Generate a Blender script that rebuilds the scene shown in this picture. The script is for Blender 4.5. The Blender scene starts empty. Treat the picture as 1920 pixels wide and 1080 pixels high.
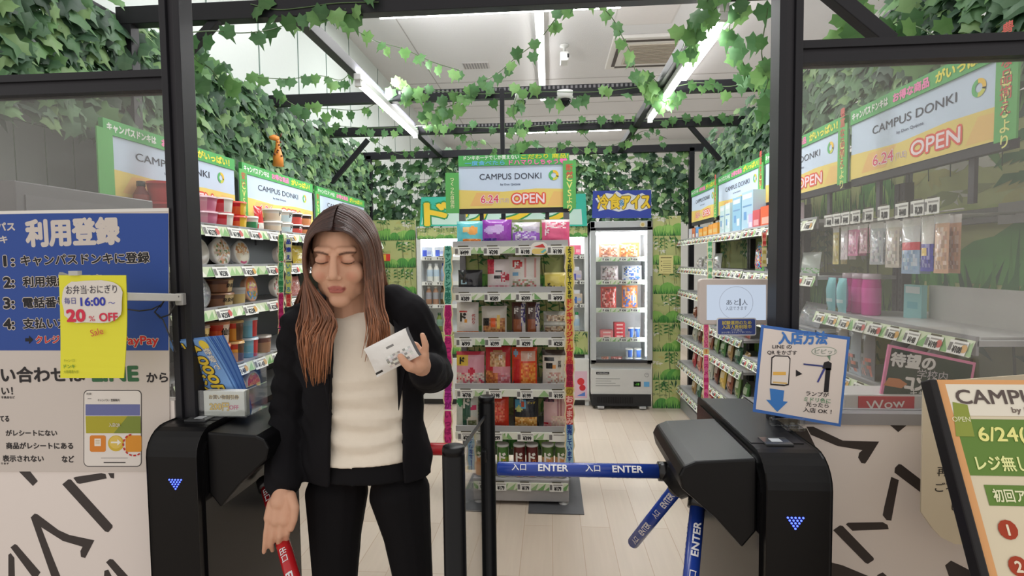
import bpy, bmesh, math, random
from mathutils import Vector, Matrix
import numpy as np
SC = bpy.context.scene
COL = SC.collection
R_ = random.Random(7)
PI = math.pi
# ---------------------------------------------------------------- camera, world, exposure
F = 1000.0                    # focal length in pixels of the 1920 px wide frame
CAM = Vector((0, 0, 1.4))
cam_d = bpy.data.cameras.new('camera')
cam_d.sensor_width = 36.0
cam_d.lens = F * 36.0 / 1920.0
cam_d.clip_start = 0.02
cam = bpy.data.objects.new('camera', cam_d)
COL.objects.link(cam)
ROT = (Matrix.Rotation(math.radians(4.15), 3, 'Z') @ Matrix.Rotation(math.radians(90 - 2.87), 3, 'X')
       @ Matrix.Rotation(-0.0115, 3, 'Z'))
cam.matrix_world = Matrix.Translation(CAM) @ ROT.to_4x4()
SC.camera = cam
SC.view_settings.view_transform = 'Standard'
SC.view_settings.look = 'None'
SC.view_settings.gamma = 1
SC.view_settings.exposure = 0.0
SC.view_settings.use_curve_mapping = False
SC.cycles.use_denoising = True
SC.cycles.max_bounces = 8
SC.cycles.transparent_max_bounces = 24
SC.cycles.sample_clamp_indirect = 6
world = bpy.data.worlds.new('hall_light')
SC.world = world
world.use_nodes = True
bg = world.node_tree.nodes['Background']
bg.inputs[0].default_value = (1.0, 0.955, 0.91, 1)
bg.inputs[1].default_value = 0.88


def area(name, loc, size, power, rot=(0, 0, 0), col=(0.985, 0.99, 1.0)):
    l = bpy.data.lights.new(name, 'AREA')
    l.shape = 'RECTANGLE'
    l.size, l.size_y = size
    l.energy = power
    l.color = col
    o = bpy.data.objects.new(name, l)
    o.location = loc
    o.rotation_euler = rot
    COL.objects.link(o)
    return o


# light of the fluorescent strips under the ceiling and along the trellis beams, plus one added strip
area('strip_and_fill_light', (-0.45, 5.08, 3.70), (2.2, 0.10), 33)
area('strip_and_fill_light', (-0.08, 6.3, 3.70), (0.10, 2.8), 27)
area('strip_and_fill_light', (1.75, 6.2, 3.70), (0.10, 2.2), 27)
area('strip_and_fill_light', (0.2, 9.8, 3.70), (2.2, 0.10), 27)
area('strip_and_fill_light', (-0.45, 2.5, 3.70), (2.2, 0.10), 33)  # unseen extra strip, no fitting built, added to fill the shop with light
area('tube_light', (-1.08, 3.65, 2.39), (0.04, 1.3), 9)
area('tube_light', (0.72, 3.2, 2.39), (0.04, 1.6), 9)

# upward lamps at the tubes, added and turned up to brighten the ceiling
area('tube_light', (-1.08, 3.65, 2.475), (0.04, 1.3), 82, (PI, 0, 0))
area('tube_light', (0.72, 3.2, 2.475), (0.04, 1.6), 82, (PI, 0, 0))


def at(px, py, Y):
    """point of the picture's ray that stands at depth Y"""
    d = ROT @ Vector(((px - 960) / F, -(py - 540) / F, -1.0))
    return CAM + d * (Y / d.y)


def atx(px, py, X):
    d = ROT @ Vector(((px - 960) / F, -(py - 540) / F, -1.0))
    return CAM + d * (X / d.x)


# ---------------------------------------------------------------- colours and materials
def lin(c):
    if len(c) == 3 and max(c) <= 1.0 and isinstance(c[0], float):
        return tuple(c)
    out = []
    for v in c[:3]:
        v /= 255.0
        out.append(v / 12.92 if v <= 0.04045 else ((v + 0.055) / 1.055) ** 2.4)
    return tuple(out)


MATS = {}


def new_mat(name):
    m = bpy.data.materials.new(name)
    m.use_nodes = True
    nt = m.node_tree
    b = nt.nodes['Principled BSDF']
    return m, nt, b


def vmat(name, rough=0.5, spec=0.5, metal=0.0, coat=0.0, bump=0.0, bscale=200, noise=0.0):
    """material whose colour is the printed / dyed colour stored on the mesh"""
    if name in MATS:
        return MATS[name]
    m, nt, b = new_mat(name)
    a = nt.nodes.new('ShaderNodeAttribute')
    a.attribute_name = 'Col'
    src = a.outputs['Color']
    if noise:
        tc = nt.nodes.new('ShaderNodeTexCoord')
        n = nt.nodes.new('ShaderNodeTexNoise')
        n.inputs['Scale'].default_value = 40
        nt.links.new(tc.outputs['Object'], n.inputs['Vector'])
        mr = nt.nodes.new('ShaderNodeMapRange')
        mr.inputs['To Min'].default_value = 1 - noise
        mr.inputs['To Max'].default_value = 1 + noise
        nt.links.new(n.outputs['Fac'], mr.inputs['Value'])
        mx = nt.nodes.new('ShaderNodeVectorMath')
        mx.operation = 'SCALE'
        nt.links.new(src, mx.inputs[0])
        nt.links.new(mr.outputs['Result'], mx.inputs['Scale'])
        src = mx.outputs[0]
    nt.links.new(src, b.inputs['Base Color'])
    b.inputs['Roughness'].default_value = rough
    b.inputs['Specular IOR Level'].default_value = spec
    b.inputs['Metallic'].default_value = metal
    b.inputs['Coat Weight'].default_value = coat
    if bump:
        tc = nt.nodes.new('ShaderNodeTexCoord')
        n = nt.nodes.new('ShaderNodeTexNoise')
        n.inputs['Scale'].default_value = bscale
        nt.links.new(tc.outputs['Object'], n.inputs['Vector'])
        bp = nt.nodes.new('ShaderNodeBump')
        bp.inputs['Strength'].default_value = bump
        bp.inputs['Distance'].default_value = 0.01
        nt.links.new(n.outputs['Fac'], bp.inputs['Height'])
        nt.links.new(bp.outputs['Normal'], b.inputs['Normal'])
    MATS[name] = m
    return m


def glass(name, tint=(1, 1, 1), refl=1.0, rough=0.02, haze=0.0, hazecol=(0.8, 0.8, 0.8)):
    if name in MATS:
        return MATS[name]
    m, nt, b = new_mat(name)
    nt.nodes.remove(b)
    out = nt.nodes['Material Output']
    t = nt.nodes.new('ShaderNodeBsdfTransparent')
    t.inputs[0].default_value = (*tint, 1)
    g = nt.nodes.new('ShaderNodeBsdfGlossy')
    g.inputs['Roughness'].default_value = rough
    fr = nt.nodes.new('ShaderNodeFresnel')
    ge = nt.nodes.new('ShaderNodeNewGeometry')       # same reflection on the way in and out of the thin pane
    ior = nt.nodes.new('ShaderNodeMapRange')
    ior.inputs['To Min'].default_value = 1.45
    ior.inputs['To Max'].default_value = 1 / 1.45
    nt.links.new(ge.outputs['Backfacing'], ior.inputs['Value'])
    nt.links.new(ior.outputs['Result'], fr.inputs['IOR'])
    mul = nt.nodes.new('ShaderNodeMath')
    mul.operation = 'MULTIPLY'
    mul.inputs[1].default_value = refl
    nt.links.new(fr.outputs[0], mul.inputs[0])
    mx = nt.nodes.new('ShaderNodeMixShader')
    nt.links.new(mul.outputs[0], mx.inputs[0])
    nt.links.new(t.outputs[0], mx.inputs[1])
    nt.links.new(g.outputs[0], mx.inputs[2])
    last = mx
    if haze:
        d = nt.nodes.new('ShaderNodeBsdfDiffuse')
        d.inputs[0].default_value = (*hazecol, 1)
        m2 = nt.nodes.new('ShaderNodeMixShader')
        m2.inputs[0].default_value = haze
        nt.links.new(last.outputs[0], m2.inputs[1])
        nt.links.new(d.outputs[0], m2.inputs[2])
        last = m2
    nt.links.new(last.outputs[0], out.inputs['Surface'])
    MATS[name] = m
    return m


def emit(name, col, strength):
    if name in MATS:
        return MATS[name]
    m, nt, b = new_mat(name)
    b.inputs['Base Color'].default_value = (0, 0, 0, 1)
    b.inputs['Emission Color'].default_value = (*lin(col), 1)
    b.inputs['Emission Strength'].default_value = strength
    MATS[name] = m
    return m


PAPER = vmat('printed_paper', 0.55, 0.3)
GLOSSY = vmat('glossy_print', 0.25, 0.5)
FILM = vmat('plastic_film', 0.22, 0.5, coat=0.5, bump=0.25, bscale=45)
PLAST = vmat('plastic', 0.4, 0.4, noise=0.03)
METAL = vmat('painted_metal', 0.38, 0.5, noise=0.03)
STEEL = vmat('black_steel', 0.45, 0.3, noise=0.06)
BLACKGLOSS = vmat('black_gloss', 0.14, 0.32, noise=0.03)
SATIN = vmat('satin_black', 0.33, 0.25, noise=0.04)
CLOTH = vmat('cloth', 0.9, 0.15, bump=0.12, bscale=700, noise=0.04)
GLASS = glass('clear_glass', (0.97, 0.98, 0.975), 1.5)
SHOPGLASS = glass('front_glass', (0.93, 0.93, 0.92), 1.3, 0.03, 0.05, (0.75, 0.72, 0.68))  # pale reflection haze of the hall mixed into the panes as diffuse colour
ACRYL = glass('clear_acrylic', (0.96, 0.98, 0.99), 2.5, 0.05)


def leafmat():
    m, nt, b = new_mat('ivy_leaf')
    nt.nodes.remove(b)
    out = nt.nodes['Material Output']
    a = nt.nodes.new('ShaderNodeAttribute')
    a.attribute_name = 'Col'
    p = nt.nodes.new('ShaderNodeBsdfPrincipled')
    p.inputs['Roughness'].default_value = 0.5
    p.inputs['Specular IOR Level'].default_value = 0.35
    t = nt.nodes.new('ShaderNodeBsdfTranslucent')
    mx = nt.nodes.new('ShaderNodeMixShader')
    mx.inputs[0].default_value = 0.3
    nt.links.new(a.outputs['Color'], p.inputs['Base Color'])
    nt.links.new(a.outputs['Color'], t.inputs[0])
    nt.links.new(p.outputs[0], mx.inputs[1])
    nt.links.new(t.outputs[0], mx.inputs[2])
    nt.links.new(mx.outputs[0], out.inputs['Surface'])
    return m


LEAF = leafmat()


# ---------------------------------------------------------------- mesh builder
class MB:
    def __init__(s):
        s.v, s.f, s.c, s.m, s.s = [], [], [], [], []

    def add(s, vs, fs, col=(200, 200, 200), m=0, smooth=False):
        n = len(s.v)
        s.v += [tuple(v) for v in vs]
        many = isinstance(col, list)
        lc = None if many else lin(col)
        for i, f in enumerate(fs):
            s.f.append(tuple(n + k for k in f))
            s.c.append(lin(col[i]) if many else lc)
            s.m.append(m)
            s.s.append(smooth)
        return s

    def box(s, x0, x1, y0, y1, z0, z1, col=(200, 200, 200), m=0, M=None):
        vs = [(x0, y0, z0), (x1, y0, z0), (x1, y1, z0), (x0, y1, z0), (x0, y0, z1), (x1, y0, z1), (x1, y1, z1), (x0, y1, z1)]
        if M is not None:
            vs = [M @ Vector(v) for v in vs]
        # order: front(-y), right, back, left, top, bottom
        return s.add(vs, [(0, 1, 5, 4), (1, 2, 6, 5), (2, 3, 7, 6), (3, 0, 4, 7), (4, 5, 6, 7), (3, 2, 1, 0)], col, m)

    def bar(s, a, b, w, h=None, col=(30, 30, 33), m=0, up=(0, 0, 1)):
        """square bar from a to b"""
        a, b = Vector(a), Vector(b)
        h = h or w
        d = (b - a).normalized()
        u = Vector(up)
        if abs(d.dot(u)) > 0.95:
            u = Vector((0, 1, 0))
        sx = d.cross(u).normalized()
        sz = sx.cross(d).normalized()
        vs = []
        for p in (a, b):
            for i, j in ((-1, -1), (1, -1), (1, 1), (-1, 1)):
                vs.append(p + sx * (i * w / 2) + sz * (j * h / 2))
        return s.add(vs, [(0, 1, 5, 4), (1, 2, 6, 5), (2, 3, 7, 6), (3, 0, 4, 7), (4, 5, 6, 7), (3, 2, 1, 0)], col, m)

    def tube(s, pts, rad, n=8, col=(40, 40, 40), m=0, caps=True, smooth=True, flat=1.0):
        pts = [Vector(p) for p in pts]
        if not isinstance(rad, (list, tuple)):
            rad = [rad] * len(pts)
        prev = None
        vs = []
        for i, p in enumerate(pts):
            d = (pts[min(i + 1, len(pts) - 1)] - pts[max(i - 1, 0)])
            d = d.normalized() if d.length > 1e-9 else Vector((0, 0, 1))
            if prev is None:
                u = Vector((0, 0, 1)) if abs(d.z) < 0.9 else Vector((0, 1, 0))
                prev = d.cross(u).normalized()
            sx = (prev - d * prev.dot(d)).normalized()
            prev = sx
            sy = d.cross(sx)
            for k in range(n):
                t = 2 * PI * k / n
                vs.append(p + sx * (math.cos(t) * rad[i]) + sy * (math.sin(t) * rad[i] * flat))
        fs = []
        for i in range(len(pts) - 1):
            for k in range(n):
                fs.append((i * n + k, i * n + (k + 1) % n, (i + 1) * n + (k + 1) % n, (i + 1) * n + k))
        if caps:
            fs.append(tuple(range(n - 1, -1, -1)))
            fs.append(tuple((len(pts) - 1) * n + k for k in range(n)))
        if isinstance(col, list):
            cc = []
            for i in range(len(pts) - 1):
                cc += [col[min(i, len(col) - 1)]] * n
            cc += [col[0], col[-1]] if caps else []
            col = cc
        return s.add(vs, fs, col, m, smooth)

    def lathe(s, prof, n=20, cx=0, cy=0, cz=0, col=(200, 200, 200), m=0, smooth=True, sx=1, sy=1):
        """prof: list of (r, z); col may be a list with one colour per band or per (band, side) callable"""
        vs, fs, cc = [], [], []
        for r, z in prof:
            for k in range(n):
                t = 2 * PI * k / n
                vs.append((cx + math.cos(t) * r * sx, cy + math.sin(t) * r * sy, cz + z))
        for i in range(len(prof) - 1):
            for k in range(n):
                fs.append((i * n + k, i * n + (k + 1) % n, (i + 1) * n + (k + 1) % n, (i + 1) * n + k))
                if callable(col):
                    cc.append(col(i, k / n))
                elif isinstance(col, list):
                    cc.append(col[min(i, len(col) - 1)])
        fs.append(tuple(range(n - 1, -1, -1)))
        fs.append(tuple((len(prof) - 1) * n + k for k in range(n)))
        if cc:
            cc += [cc[0], cc[-1]]
        return s.add(vs, fs, cc if cc else col, m, smooth)

    def poly(s, pts, y0, y1, col, m=0):
        """polygon given in (x, z), from y0 (front) to y1 (back)"""
        n = len(pts)
        vs = [(x, y0, z) for x, z in pts] + [(x, y1, z) for x, z in pts]
        fs = [tuple(range(n)), tuple(range(2 * n - 1, n - 1, -1))]
        for i in range(n):
            j = (i + 1) % n
            fs.append((i, i + n, j + n, j))
        return s.add(vs, fs, col, m)

    def flat(s, pts, y, col, m=0):
        return s.add([(x, y, z) for x, z in pts], [tuple(range(len(pts)))], col, m)

    def rect(s, x0, x1, z0, z1, y, col, m=0):
        return s.flat([(x0, z0), (x1, z0), (x1, z1), (x0, z1)], y, col, m)

    def disc(s, cx, cz, r, y, col, m=0, n=24, rz=None):
        rz = rz or r
        return s.flat([(cx + r * math.cos(2 * PI * k / n), cz + rz * math.sin(2 * PI * k / n)) for k in range(n)], y, col, m)

    def ring(s, cx, cz, r0, r1, y, col, a0=0, a1=2 * PI, n=24, m=0):
        vs, fs = [], []
        for k in range(n + 1):
            t = a0 + (a1 - a0) * k / n
            vs += [(cx + r0 * math.cos(t), y, cz + r0 * math.sin(t)), (cx + r1 * math.cos(t), y, cz + r1 * math.sin(t))]
        for k in range(n):
            fs.append((2 * k, 2 * k + 1, 2 * k + 3, 2 * k + 2))
        return s.add(vs, fs, col, m)

    def text(s, body, x, z, h, y, col, w=None, bold=0.0, anchor='c', m=0, rot=0.0, fmap=None, outline=None, vert=False):
        """lettering in the local sign plane (x, z), facing -y. h: cap height in metres; w: forces the width"""
        if outline:
            s.text(body, x, z, h, y + 0.0004, outline[0], w, bold + outline[1], anchor, m, rot, fmap, None, vert)
        if vert:
            nch = len(body)
            for i, ch in enumerate(body):
                s.text(ch, x, z + (nch / 2 - i - 0.5) * h * 1.12, h, y, col, None, bold, 'c', m, rot, fmap)
            return s
        V, Fs, (bx0, bx1, by0, by1) = glyphs(body, 0.0)
        if not V:
            return s
        cjk = any(ord(ch) > 0x2fff for ch in body)
        kz = h / (0.90 if cjk else 0.73)
        kx = w / (bx1 - bx0) if w else kz
        cx, cy = (bx0 + bx1) / 2, 0.36
        ox = 0 if anchor == 'c' else (kx * (bx1 - bx0) / 2 if anchor == 'l' else -kx * (bx1 - bx0) / 2)
        ca, sa = math.cos(rot), math.sin(rot)
        if fmap is not None:                      # lettering on curved things follows the curve
            V, Fs = finer(body, .34 * h / kz)
        ring = [(0, 0)]
        if bold > 0.008:
            nb = 4 if bold < 0.03 else 8
            ring = [(bold * math.cos(PI / 4 + 2 * PI * i / nb), bold * math.sin(PI / 4 + 2 * PI * i / nb)) for i in range(nb)]
        for ri, (da, db) in enumerate(ring):
            out = []
            yy = y - ri * 2e-5
            for (a, b) in V:
                lx, lz = (a - cx) * kx + da * kz + ox, (b - cy + db) * kz
                px, pz = x + lx * ca - lz * sa, z + lx * sa + lz * ca
                out.append(fmap(px, pz, yy) if fmap else (px, yy, pz))
            s.add(out, Fs, col, m)
        return s

    def build(s, name, mats, parent=None, loc=None, rz=0.0, bev=0.0, seg=2, smooth_all=False):
        me = bpy.data.meshes.new(name)
        me.from_pydata(s.v, [], s.f)
        for mm in (mats if isinstance(mats, (list, tuple)) else [mats]):
            me.materials.append(mm)
        me.polygons.foreach_set('material_index', s.m)
        me.polygons.foreach_set('use_smooth', [True] * len(s.f) if smooth_all else s.s)
        a = me.attributes.new('Col', 'FLOAT_COLOR', 'FACE')
        a.data.foreach_set('color', np.array([(*c, 1.0) for c in s.c], dtype=np.float32).ravel())
        me.update()
        o = bpy.data.objects.new(name, me)
        COL.objects.link(o)
        if parent is not None:
            o.parent = parent
        if loc is not None:
            o.location = loc
        o.rotation_euler.z = rz
        if bev:
            b = o.modifiers.new('bevel', 'BEVEL')
            b.width = bev
            b.segments = seg
            b.limit_method = 'ANGLE'
            b.angle_limit = math.radians(40)
        return o


_GL = {}


def glyphs(body, bold):
    k = (body, round(bold, 4))
    if k in _GL:
        return _GL[k]
    c = bpy.data.curves.new('lettering', 'FONT')
    c.body = body
    c.resolution_u = 3
    c.offset = bold
    o = bpy.data.objects.new('lettering', c)
    me = o.to_mesh()
    V = [(v.co.x, v.co.y) for v in me.vertices]
    Fs = [tuple(p.vertices) for p in me.polygons]
    bb = (min(v[0] for v in V), max(v[0] for v in V), min(v[1] for v in V), max(v[1] for v in V)) if V else (0, 1, 0, 1)
    o.to_mesh_clear()
    bpy.data.objects.remove(o)
    bpy.data.curves.remove(c)
    _GL[k] = (V, Fs, bb)
    return _GL[k]


_FN = {}


def finer(body, L):
    k = (body, round(L, 3))
    if k in _FN:
        return _FN[k]
    V, Fs, _ = glyphs(body, 0.0)
    V = list(V)
    mids = {}
    todo, out = [f for q in Fs for f in ([q] if len(q) == 3 else [(q[0], q[i], q[i + 1]) for i in range(1, len(q) - 1)])], []
    while todo:
        t = todo.pop()
        e = max(range(3), key=lambda i: (V[t[i]][0] - V[t[(i + 1) % 3]][0]) ** 2 + (V[t[i]][1] - V[t[(i + 1) % 3]][1]) ** 2)
        p, q, r = t[e], t[(e + 1) % 3], t[(e + 2) % 3]
        if math.hypot(V[p][0] - V[q][0], V[p][1] - V[q][1]) <= L:
            out.append(t)
            continue
        key = (min(p, q), max(p, q))
        if key not in mids:
            mids[key] = len(V)
            V.append(((V[p][0] + V[q][0]) / 2, (V[p][1] + V[q][1]) / 2))
        m = mids[key]
        todo += [(p, m, r), (m, q, r)]
    _FN[k] = (V, out)
    return _FN[k]


def tag(o, label=None, cat=None, group=None, kind=None):
    if label:
        o['label'] = label
    if cat:
        o['category'] = cat
    if group:
        o['group'] = group
    if kind:
        o['kind'] = kind
    return o


def thing(name, label, cat, loc=(0, 0, 0), rz=0.0, group=None):
    o = bpy.data.objects.new(name, None)
    o.empty_display_size = 0.05
    COL.objects.link(o)
    o.location = loc
    o.rotation_euler = (0, 0, rz)
    return tag(o, label, cat, group)


def copy_tree(o, parent=None):
    c = o.copy()
    COL.objects.link(c)
    if parent is not None:
        c.parent = parent
    for ch in list(o.children):
        copy_tree(ch, c)
    return c


ORD = ['first', 'second', 'third', 'fourth', 'fifth', 'sixth', 'seventh', 'eighth', 'ninth', 'tenth', 'eleventh', 'twelfth', 'thirteenth', 'fourteenth', 'fifteenth', 'sixteenth']


def jit(c, a=10):
    k = R_.uniform(-a, a)
    return tuple(max(0, min(255, v + k + R_.uniform(-a, a) * 0.4)) for v in c)


def mixc(a, b, t):
    return tuple(a[i] + (b[i] - a[i]) * t for i in range(3))
# ================================================================ the room
def node_mat(name, fn):
    m, nt, b = new_mat(name)
    fn(nt, b)
    return m


def _wood(nt, b):
    L = nt.links.new
    tc = nt.nodes.new('ShaderNodeTexCoord')
    mp = nt.nodes.new('ShaderNodeMapping')
    mp.inputs['Rotation'].default_value = (0, 0, PI / 2)
    L(tc.outputs['Object'], mp.inputs['Vector'])
    br = nt.nodes.new('ShaderNodeTexBrick')
    br.inputs['Color1'].default_value = (*lin((196, 183, 168)), 1)
    br.inputs['Color2'].default_value = (*lin((184, 169, 152)), 1)
    br.inputs['Mortar'].default_value = (*lin((170, 150, 130)), 1)
    br.inputs['Scale'].default_value = 1
    br.inputs['Mortar Size'].default_value = 0.002
    br.inputs['Brick Width'].default_value = 0.92
    br.inputs['Row Height'].default_value = 0.15
    br.inputs['Bias'].default_value = 0.1
    L(mp.outputs[0], br.inputs['Vector'])
    mp2 = nt.nodes.new('ShaderNodeMapping')
    mp2.inputs['Scale'].default_value = (28, 1.6, 1)
    L(tc.outputs['Object'], mp2.inputs['Vector'])
    n = nt.nodes.new('ShaderNodeTexNoise')
    n.inputs['Scale'].default_value = 1.6
    n.inputs['Detail'].default_value = 6
    L(mp2.outputs[0], n.inputs['Vector'])
    mr = nt.nodes.new('ShaderNodeMapRange')
    mr.inputs['To Min'].default_value = 0.90
    mr.inputs['To Max'].default_value = 1.06
    L(n.outputs['Fac'], mr.inputs['Value'])
    mx = nt.nodes.new('ShaderNodeVectorMath')
    mx.operation = 'SCALE'
    L(br.outputs['Color'], mx.inputs[0])
    L(mr.outputs['Result'], mx.inputs['Scale'])
    L(mx.outputs[0], b.inputs['Base Color'])
    b.inputs['Roughness'].default_value = 0.38
    b.inputs['Specular IOR Level'].default_value = 0.35


def _plaster(col, sc=120, st=0.15):
    def f(nt, b):
        tc = nt.nodes.new('ShaderNodeTexCoord')
        n = nt.nodes.new('ShaderNodeTexNoise')
        n.inputs['Scale'].default_value = sc
        n.inputs['Detail'].default_value = 4
        nt.links.new(tc.outputs['Object'], n.inputs['Vector'])
        bp = nt.nodes.new('ShaderNodeBump')
        bp.inputs['Strength'].default_value = st
        bp.inputs['Distance'].default_value = 0.01
        nt.links.new(n.outputs['Fac'], bp.inputs['Height'])
        nt.links.new(bp.outputs['Normal'], b.inputs['Normal'])
        b.inputs['Base Color'].default_value = (*lin(col), 1)
        b.inputs['Roughness'].default_value = 0.85
    return f


FLOORM = node_mat('pale_oak_planks', _wood)
CEILM = node_mat('ceiling_board', _plaster((228, 226, 228), 60, 0.3))
WALLM = node_mat('white_wall', _plaster((222, 222, 218), 200, 0.05))


def struct(name, mb, mats, **k):
    o = mb.build(name, mats, **k)
    o['kind'] = 'structure'
    return o


struct('floor', MB().box(-4.2, 4.2, -2.0, 11.2, -0.1, 0), FLOORM)
cb = MB().box(-2.4, 3.4, 1.6, 11.2, 3.8, 3.9)
struct('ceiling', cb, CEILM)
# left wall of tall white panels with dark joints
wl = MB().box(-2.3, -2.12, 1.6, 11.0, 0, 3.8, (206, 214, 210))
for y in [3.25, 3.85, 4.47, 5.05, 5.65, 6.6, 7.3, 8.1, 9.0]:
    wl.box(-2.121, -2.117, y - 0.006, y + 0.006, 0, 3.8, (92, 120, 108))
struct('wall_left', wl, vmat('white_panels', 0.4, 0.4, noise=0.02))
struct('wall_right', MB().box(3.2, 3.4, 1.6, 11.0, 0, 3.8), WALLM)
struct('wall_back', MB().box(-2.3, 3.4, 11.0, 11.2, 0, 3.8), WALLM)
# ceiling joints
cj = MB()
cj.box(-1.505, -1.495, 1.6, 11, 3.796, 3.8, (176, 170, 170))
for y in (7.2, 8.3, 9.0):
    cj.box(-2.1, 3.2, y, y + 0.012, 3.796, 3.8, (176, 170, 170))
struct('trim_1', cj, METAL)

# ---- black steel trellis: facade posts, rails, braces, roof beams
DK = (34, 34, 39)
DK2 = (48, 47, 52)


def member(name, a, b, w, h=None, col=DK, groove=True):
    a, b = Vector(a), Vector(b)
    m = MB().bar(a, b, w, h, col)
    return struct(name, m, STEEL, bev=0.002)


FY = 1.40
pl = at(341, 300, FY)
pr = at(1472, 300, FY)
for nm, p in (('trim_2', pl), ('trim_3', pr)):
    m = MB()
    # slotted aluminium profile: two lips and a recessed groove
    for dx in (-0.019, 0.019):
        m.box(p.x + dx - 0.009, p.x + dx + 0.009, FY - 0.028, FY + 0.028, 0, 2.62, DK)
    m.box(p.x - 0.011, p.x + 0.011, FY - 0.018, FY + 0.024, 0, 2.62, DK2)
    struct(nm, m, STEEL, bev=0.0015)
zl = at(160, 160, FY).z
zr = at(1700, 96, FY).z
for nm, x0, x1, z in (('trim_4', -2.6, pl.x - 0.028, zl), ('trim_5', pr.x + 0.028, 2.2, zr)):
    m = MB()
    m.box(x0, x1, FY - 0.024, FY + 0.024, z + 0.008, z + 0.027, DK)
    m.box(x0, x1, FY - 0.024, FY + 0.024, z - 0.027, z - 0.008, DK)
    m.box(x0, x1, FY - 0.014, FY + 0.02, z - 0.010, z + 0.010, DK2)
    struct(nm, m, STEEL)
zt = 2.62
# braces
a, b = at(1545, -22, 1.44), at(1668, 80, 1.44)
member('trim_6', a, b, 0.035)
BZ = 2.5
YB = 2.3
member('trim_7', (-1.9, YB, BZ), (1.5, YB, BZ), 0.055, 0.075)
member('trim_8', (-1.86, YB, 0.0), (-1.86, YB, BZ), 0.05)
member('trim_9', at(352, 98, YB), at(412, 34, YB), 0.035)
LB, RB = -1.11, 0.70
member('trim_10', (LB, YB, BZ), (LB, 5.45, BZ), 0.05, 0.06)
member('trim_11', (RB, 1.45, BZ), (RB, 5.45, BZ), 0.05, 0.06)
member('trim_12', (-1.95, 1.42, BZ), (-1.95, 5.45, BZ), 0.05, 0.05)
member('trim_13', (1.58, 1.42, BZ), (1.58, 5.45, BZ), 0.05, 0.05)
ztop = 2.50
for i, Y in enumerate((3.55, 4.45, 5.45)):
    m = MB().bar((-1.95, Y, BZ), (1.58, Y, BZ), 0.05, 0.07, DK)
    if i < 2:
        for k in range(60):                      # perforated upright web of the trellis channel
            x = -1.05 + k * 0.029
            m.box(x, x + 0.014, Y - 0.0265, Y - 0.024, BZ + 0.012, BZ + 0.03, (120, 118, 122))
    struct('trim_%d' % (14 + i), m, STEEL)
member('trim_17', at(690, 262, 4.45), at(612, 355, 4.45), 0.035)
member('trim_18', at(1290, 232, 4.45), at(1350, 300, 4.45), 0.035)
for i, x in enumerate((-1.86, -0.30, 1.40)):
    member('trim_%d' % (19 + i), (x, 5.45, 0), (x, 5.45, BZ), 0.05)
member('trim_22', (-0.30, 3.45, 1.5), (-0.30, 3.45, BZ), 0.028)

# ---- shop front: half-height printed panels, glass above
HW = (236, 227, 222)
INK = (62, 56, 56)
ztr = at(1610, 780, FY).z
xl0 = -2.6


def strokes(mb, polys, y):
    for P in polys:
        pts = []
        for px, py in P:
            p = at(px, py, FY - 0.03)
            pts.append((p.x, p.z))
        mb.poly(pts, y - 0.0006, y, INK)


wfr = MB().box(pr.x + 0.03, 2.2, FY - 0.03, FY + 0.01, 0, ztr - 0.012, HW)
strokes(wfr, [
    [(1490, 805), (1512, 803), (1550, 880), (1560, 925), (1545, 930), (1541, 922), (1520, 872)],
    [(1512, 800), (1525, 800), (1580, 826), (1648, 828), (1627, 862), (1622, 869), (1615, 868), (1609, 858), (1611, 849), (1617, 844), (1570, 836), (1520, 815)],
    [(1658, 788), (1692, 788), (1699, 798), (1684, 810)],
    [(1685, 870), (1690, 871), (1760, 925), (1762, 948), (1735, 930), (1677, 886), (1678, 877)],
    [(1671, 894), (1685, 900), (1671, 976), (1662, 975), (1655, 966), (1658, 950)],
    [(1586, 983), (1590, 980), (1655, 979), (1664, 984), (1666, 992), (1598, 995)],
    [(1562, 994), (1575, 985), (1580, 986), (1638, 1046), (1638, 1050), (1627, 1057), (1622, 1055)],
    [(1541, 1050), (1580, 1060), (1640, 1085), (1560, 1085), (1541, 1075)],
    [(1645, 1078), (1655, 1073), (1662, 1079), (1662, 1100), (1640, 1100)],
    [(1772, 1060), (1783, 1051), (1830, 1075), (1830, 1110), (1790, 1110)],
], FY - 0.03)
struct('wall_front_right', wfr, vmat('print_panel', 0.35, 0.4))
struct('trim_23', MB().box(pr.x + 0.03, 2.2, FY - 0.036, FY + 0.016, ztr - 0.012, ztr + 0.016, (150, 148, 150)), METAL)
wfl = MB().box(xl0, pl.x - 0.03, FY - 0.03, FY + 0.01, 0, 1.03, HW)
strokes(wfl, [
    [(30, 878), (52, 878), (71, 902), (62, 911)],
    [(117, 908), (128, 899), (133, 899), (211, 985), (211, 989), (203, 998), (197, 996)],
    [(138, 896), (142, 894), (190, 887), (198, 889), (200, 897), (150, 907), (145, 906)],
    [(203, 887), (214, 887), (214, 897), (208, 896)],
    [(58, 970), (65, 963), (70, 964), (110, 994), (130, 1003), (177, 1013), (160, 1046), (152, 1044), (151, 1033), (155, 1025), (118, 1014), (77, 988), (97, 1040), (115, 1085), (98, 1085)],
    [(20, 1026), (28, 1020), (32, 1022), (76, 1073), (70, 1082), (60, 1080)],
    [(16, 1040), (20, 1037), (27, 1046), (28, 1085), (16, 1085)],
    [(199, 1054), (206, 1048), (212, 1049), (240, 1080), (225, 1085)],
    [(196, 1070), (203, 1068), (212, 1085), (195, 1085)],
], FY - 0.03)
struct('wall_front_left', wfl, vmat('print_panel', 0.35, 0.4))
struct('window_1', MB().box(xl0, pl.x - 0.028, FY - 0.003, FY + 0.003, 1.03, zl - 0.027), SHOPGLASS)
struct('window_2', MB().box(pr.x + 0.028, 2.2, FY - 0.003, FY + 0.003, ztr + 0.016, zr - 0.027), SHOPGLASS)

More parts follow.
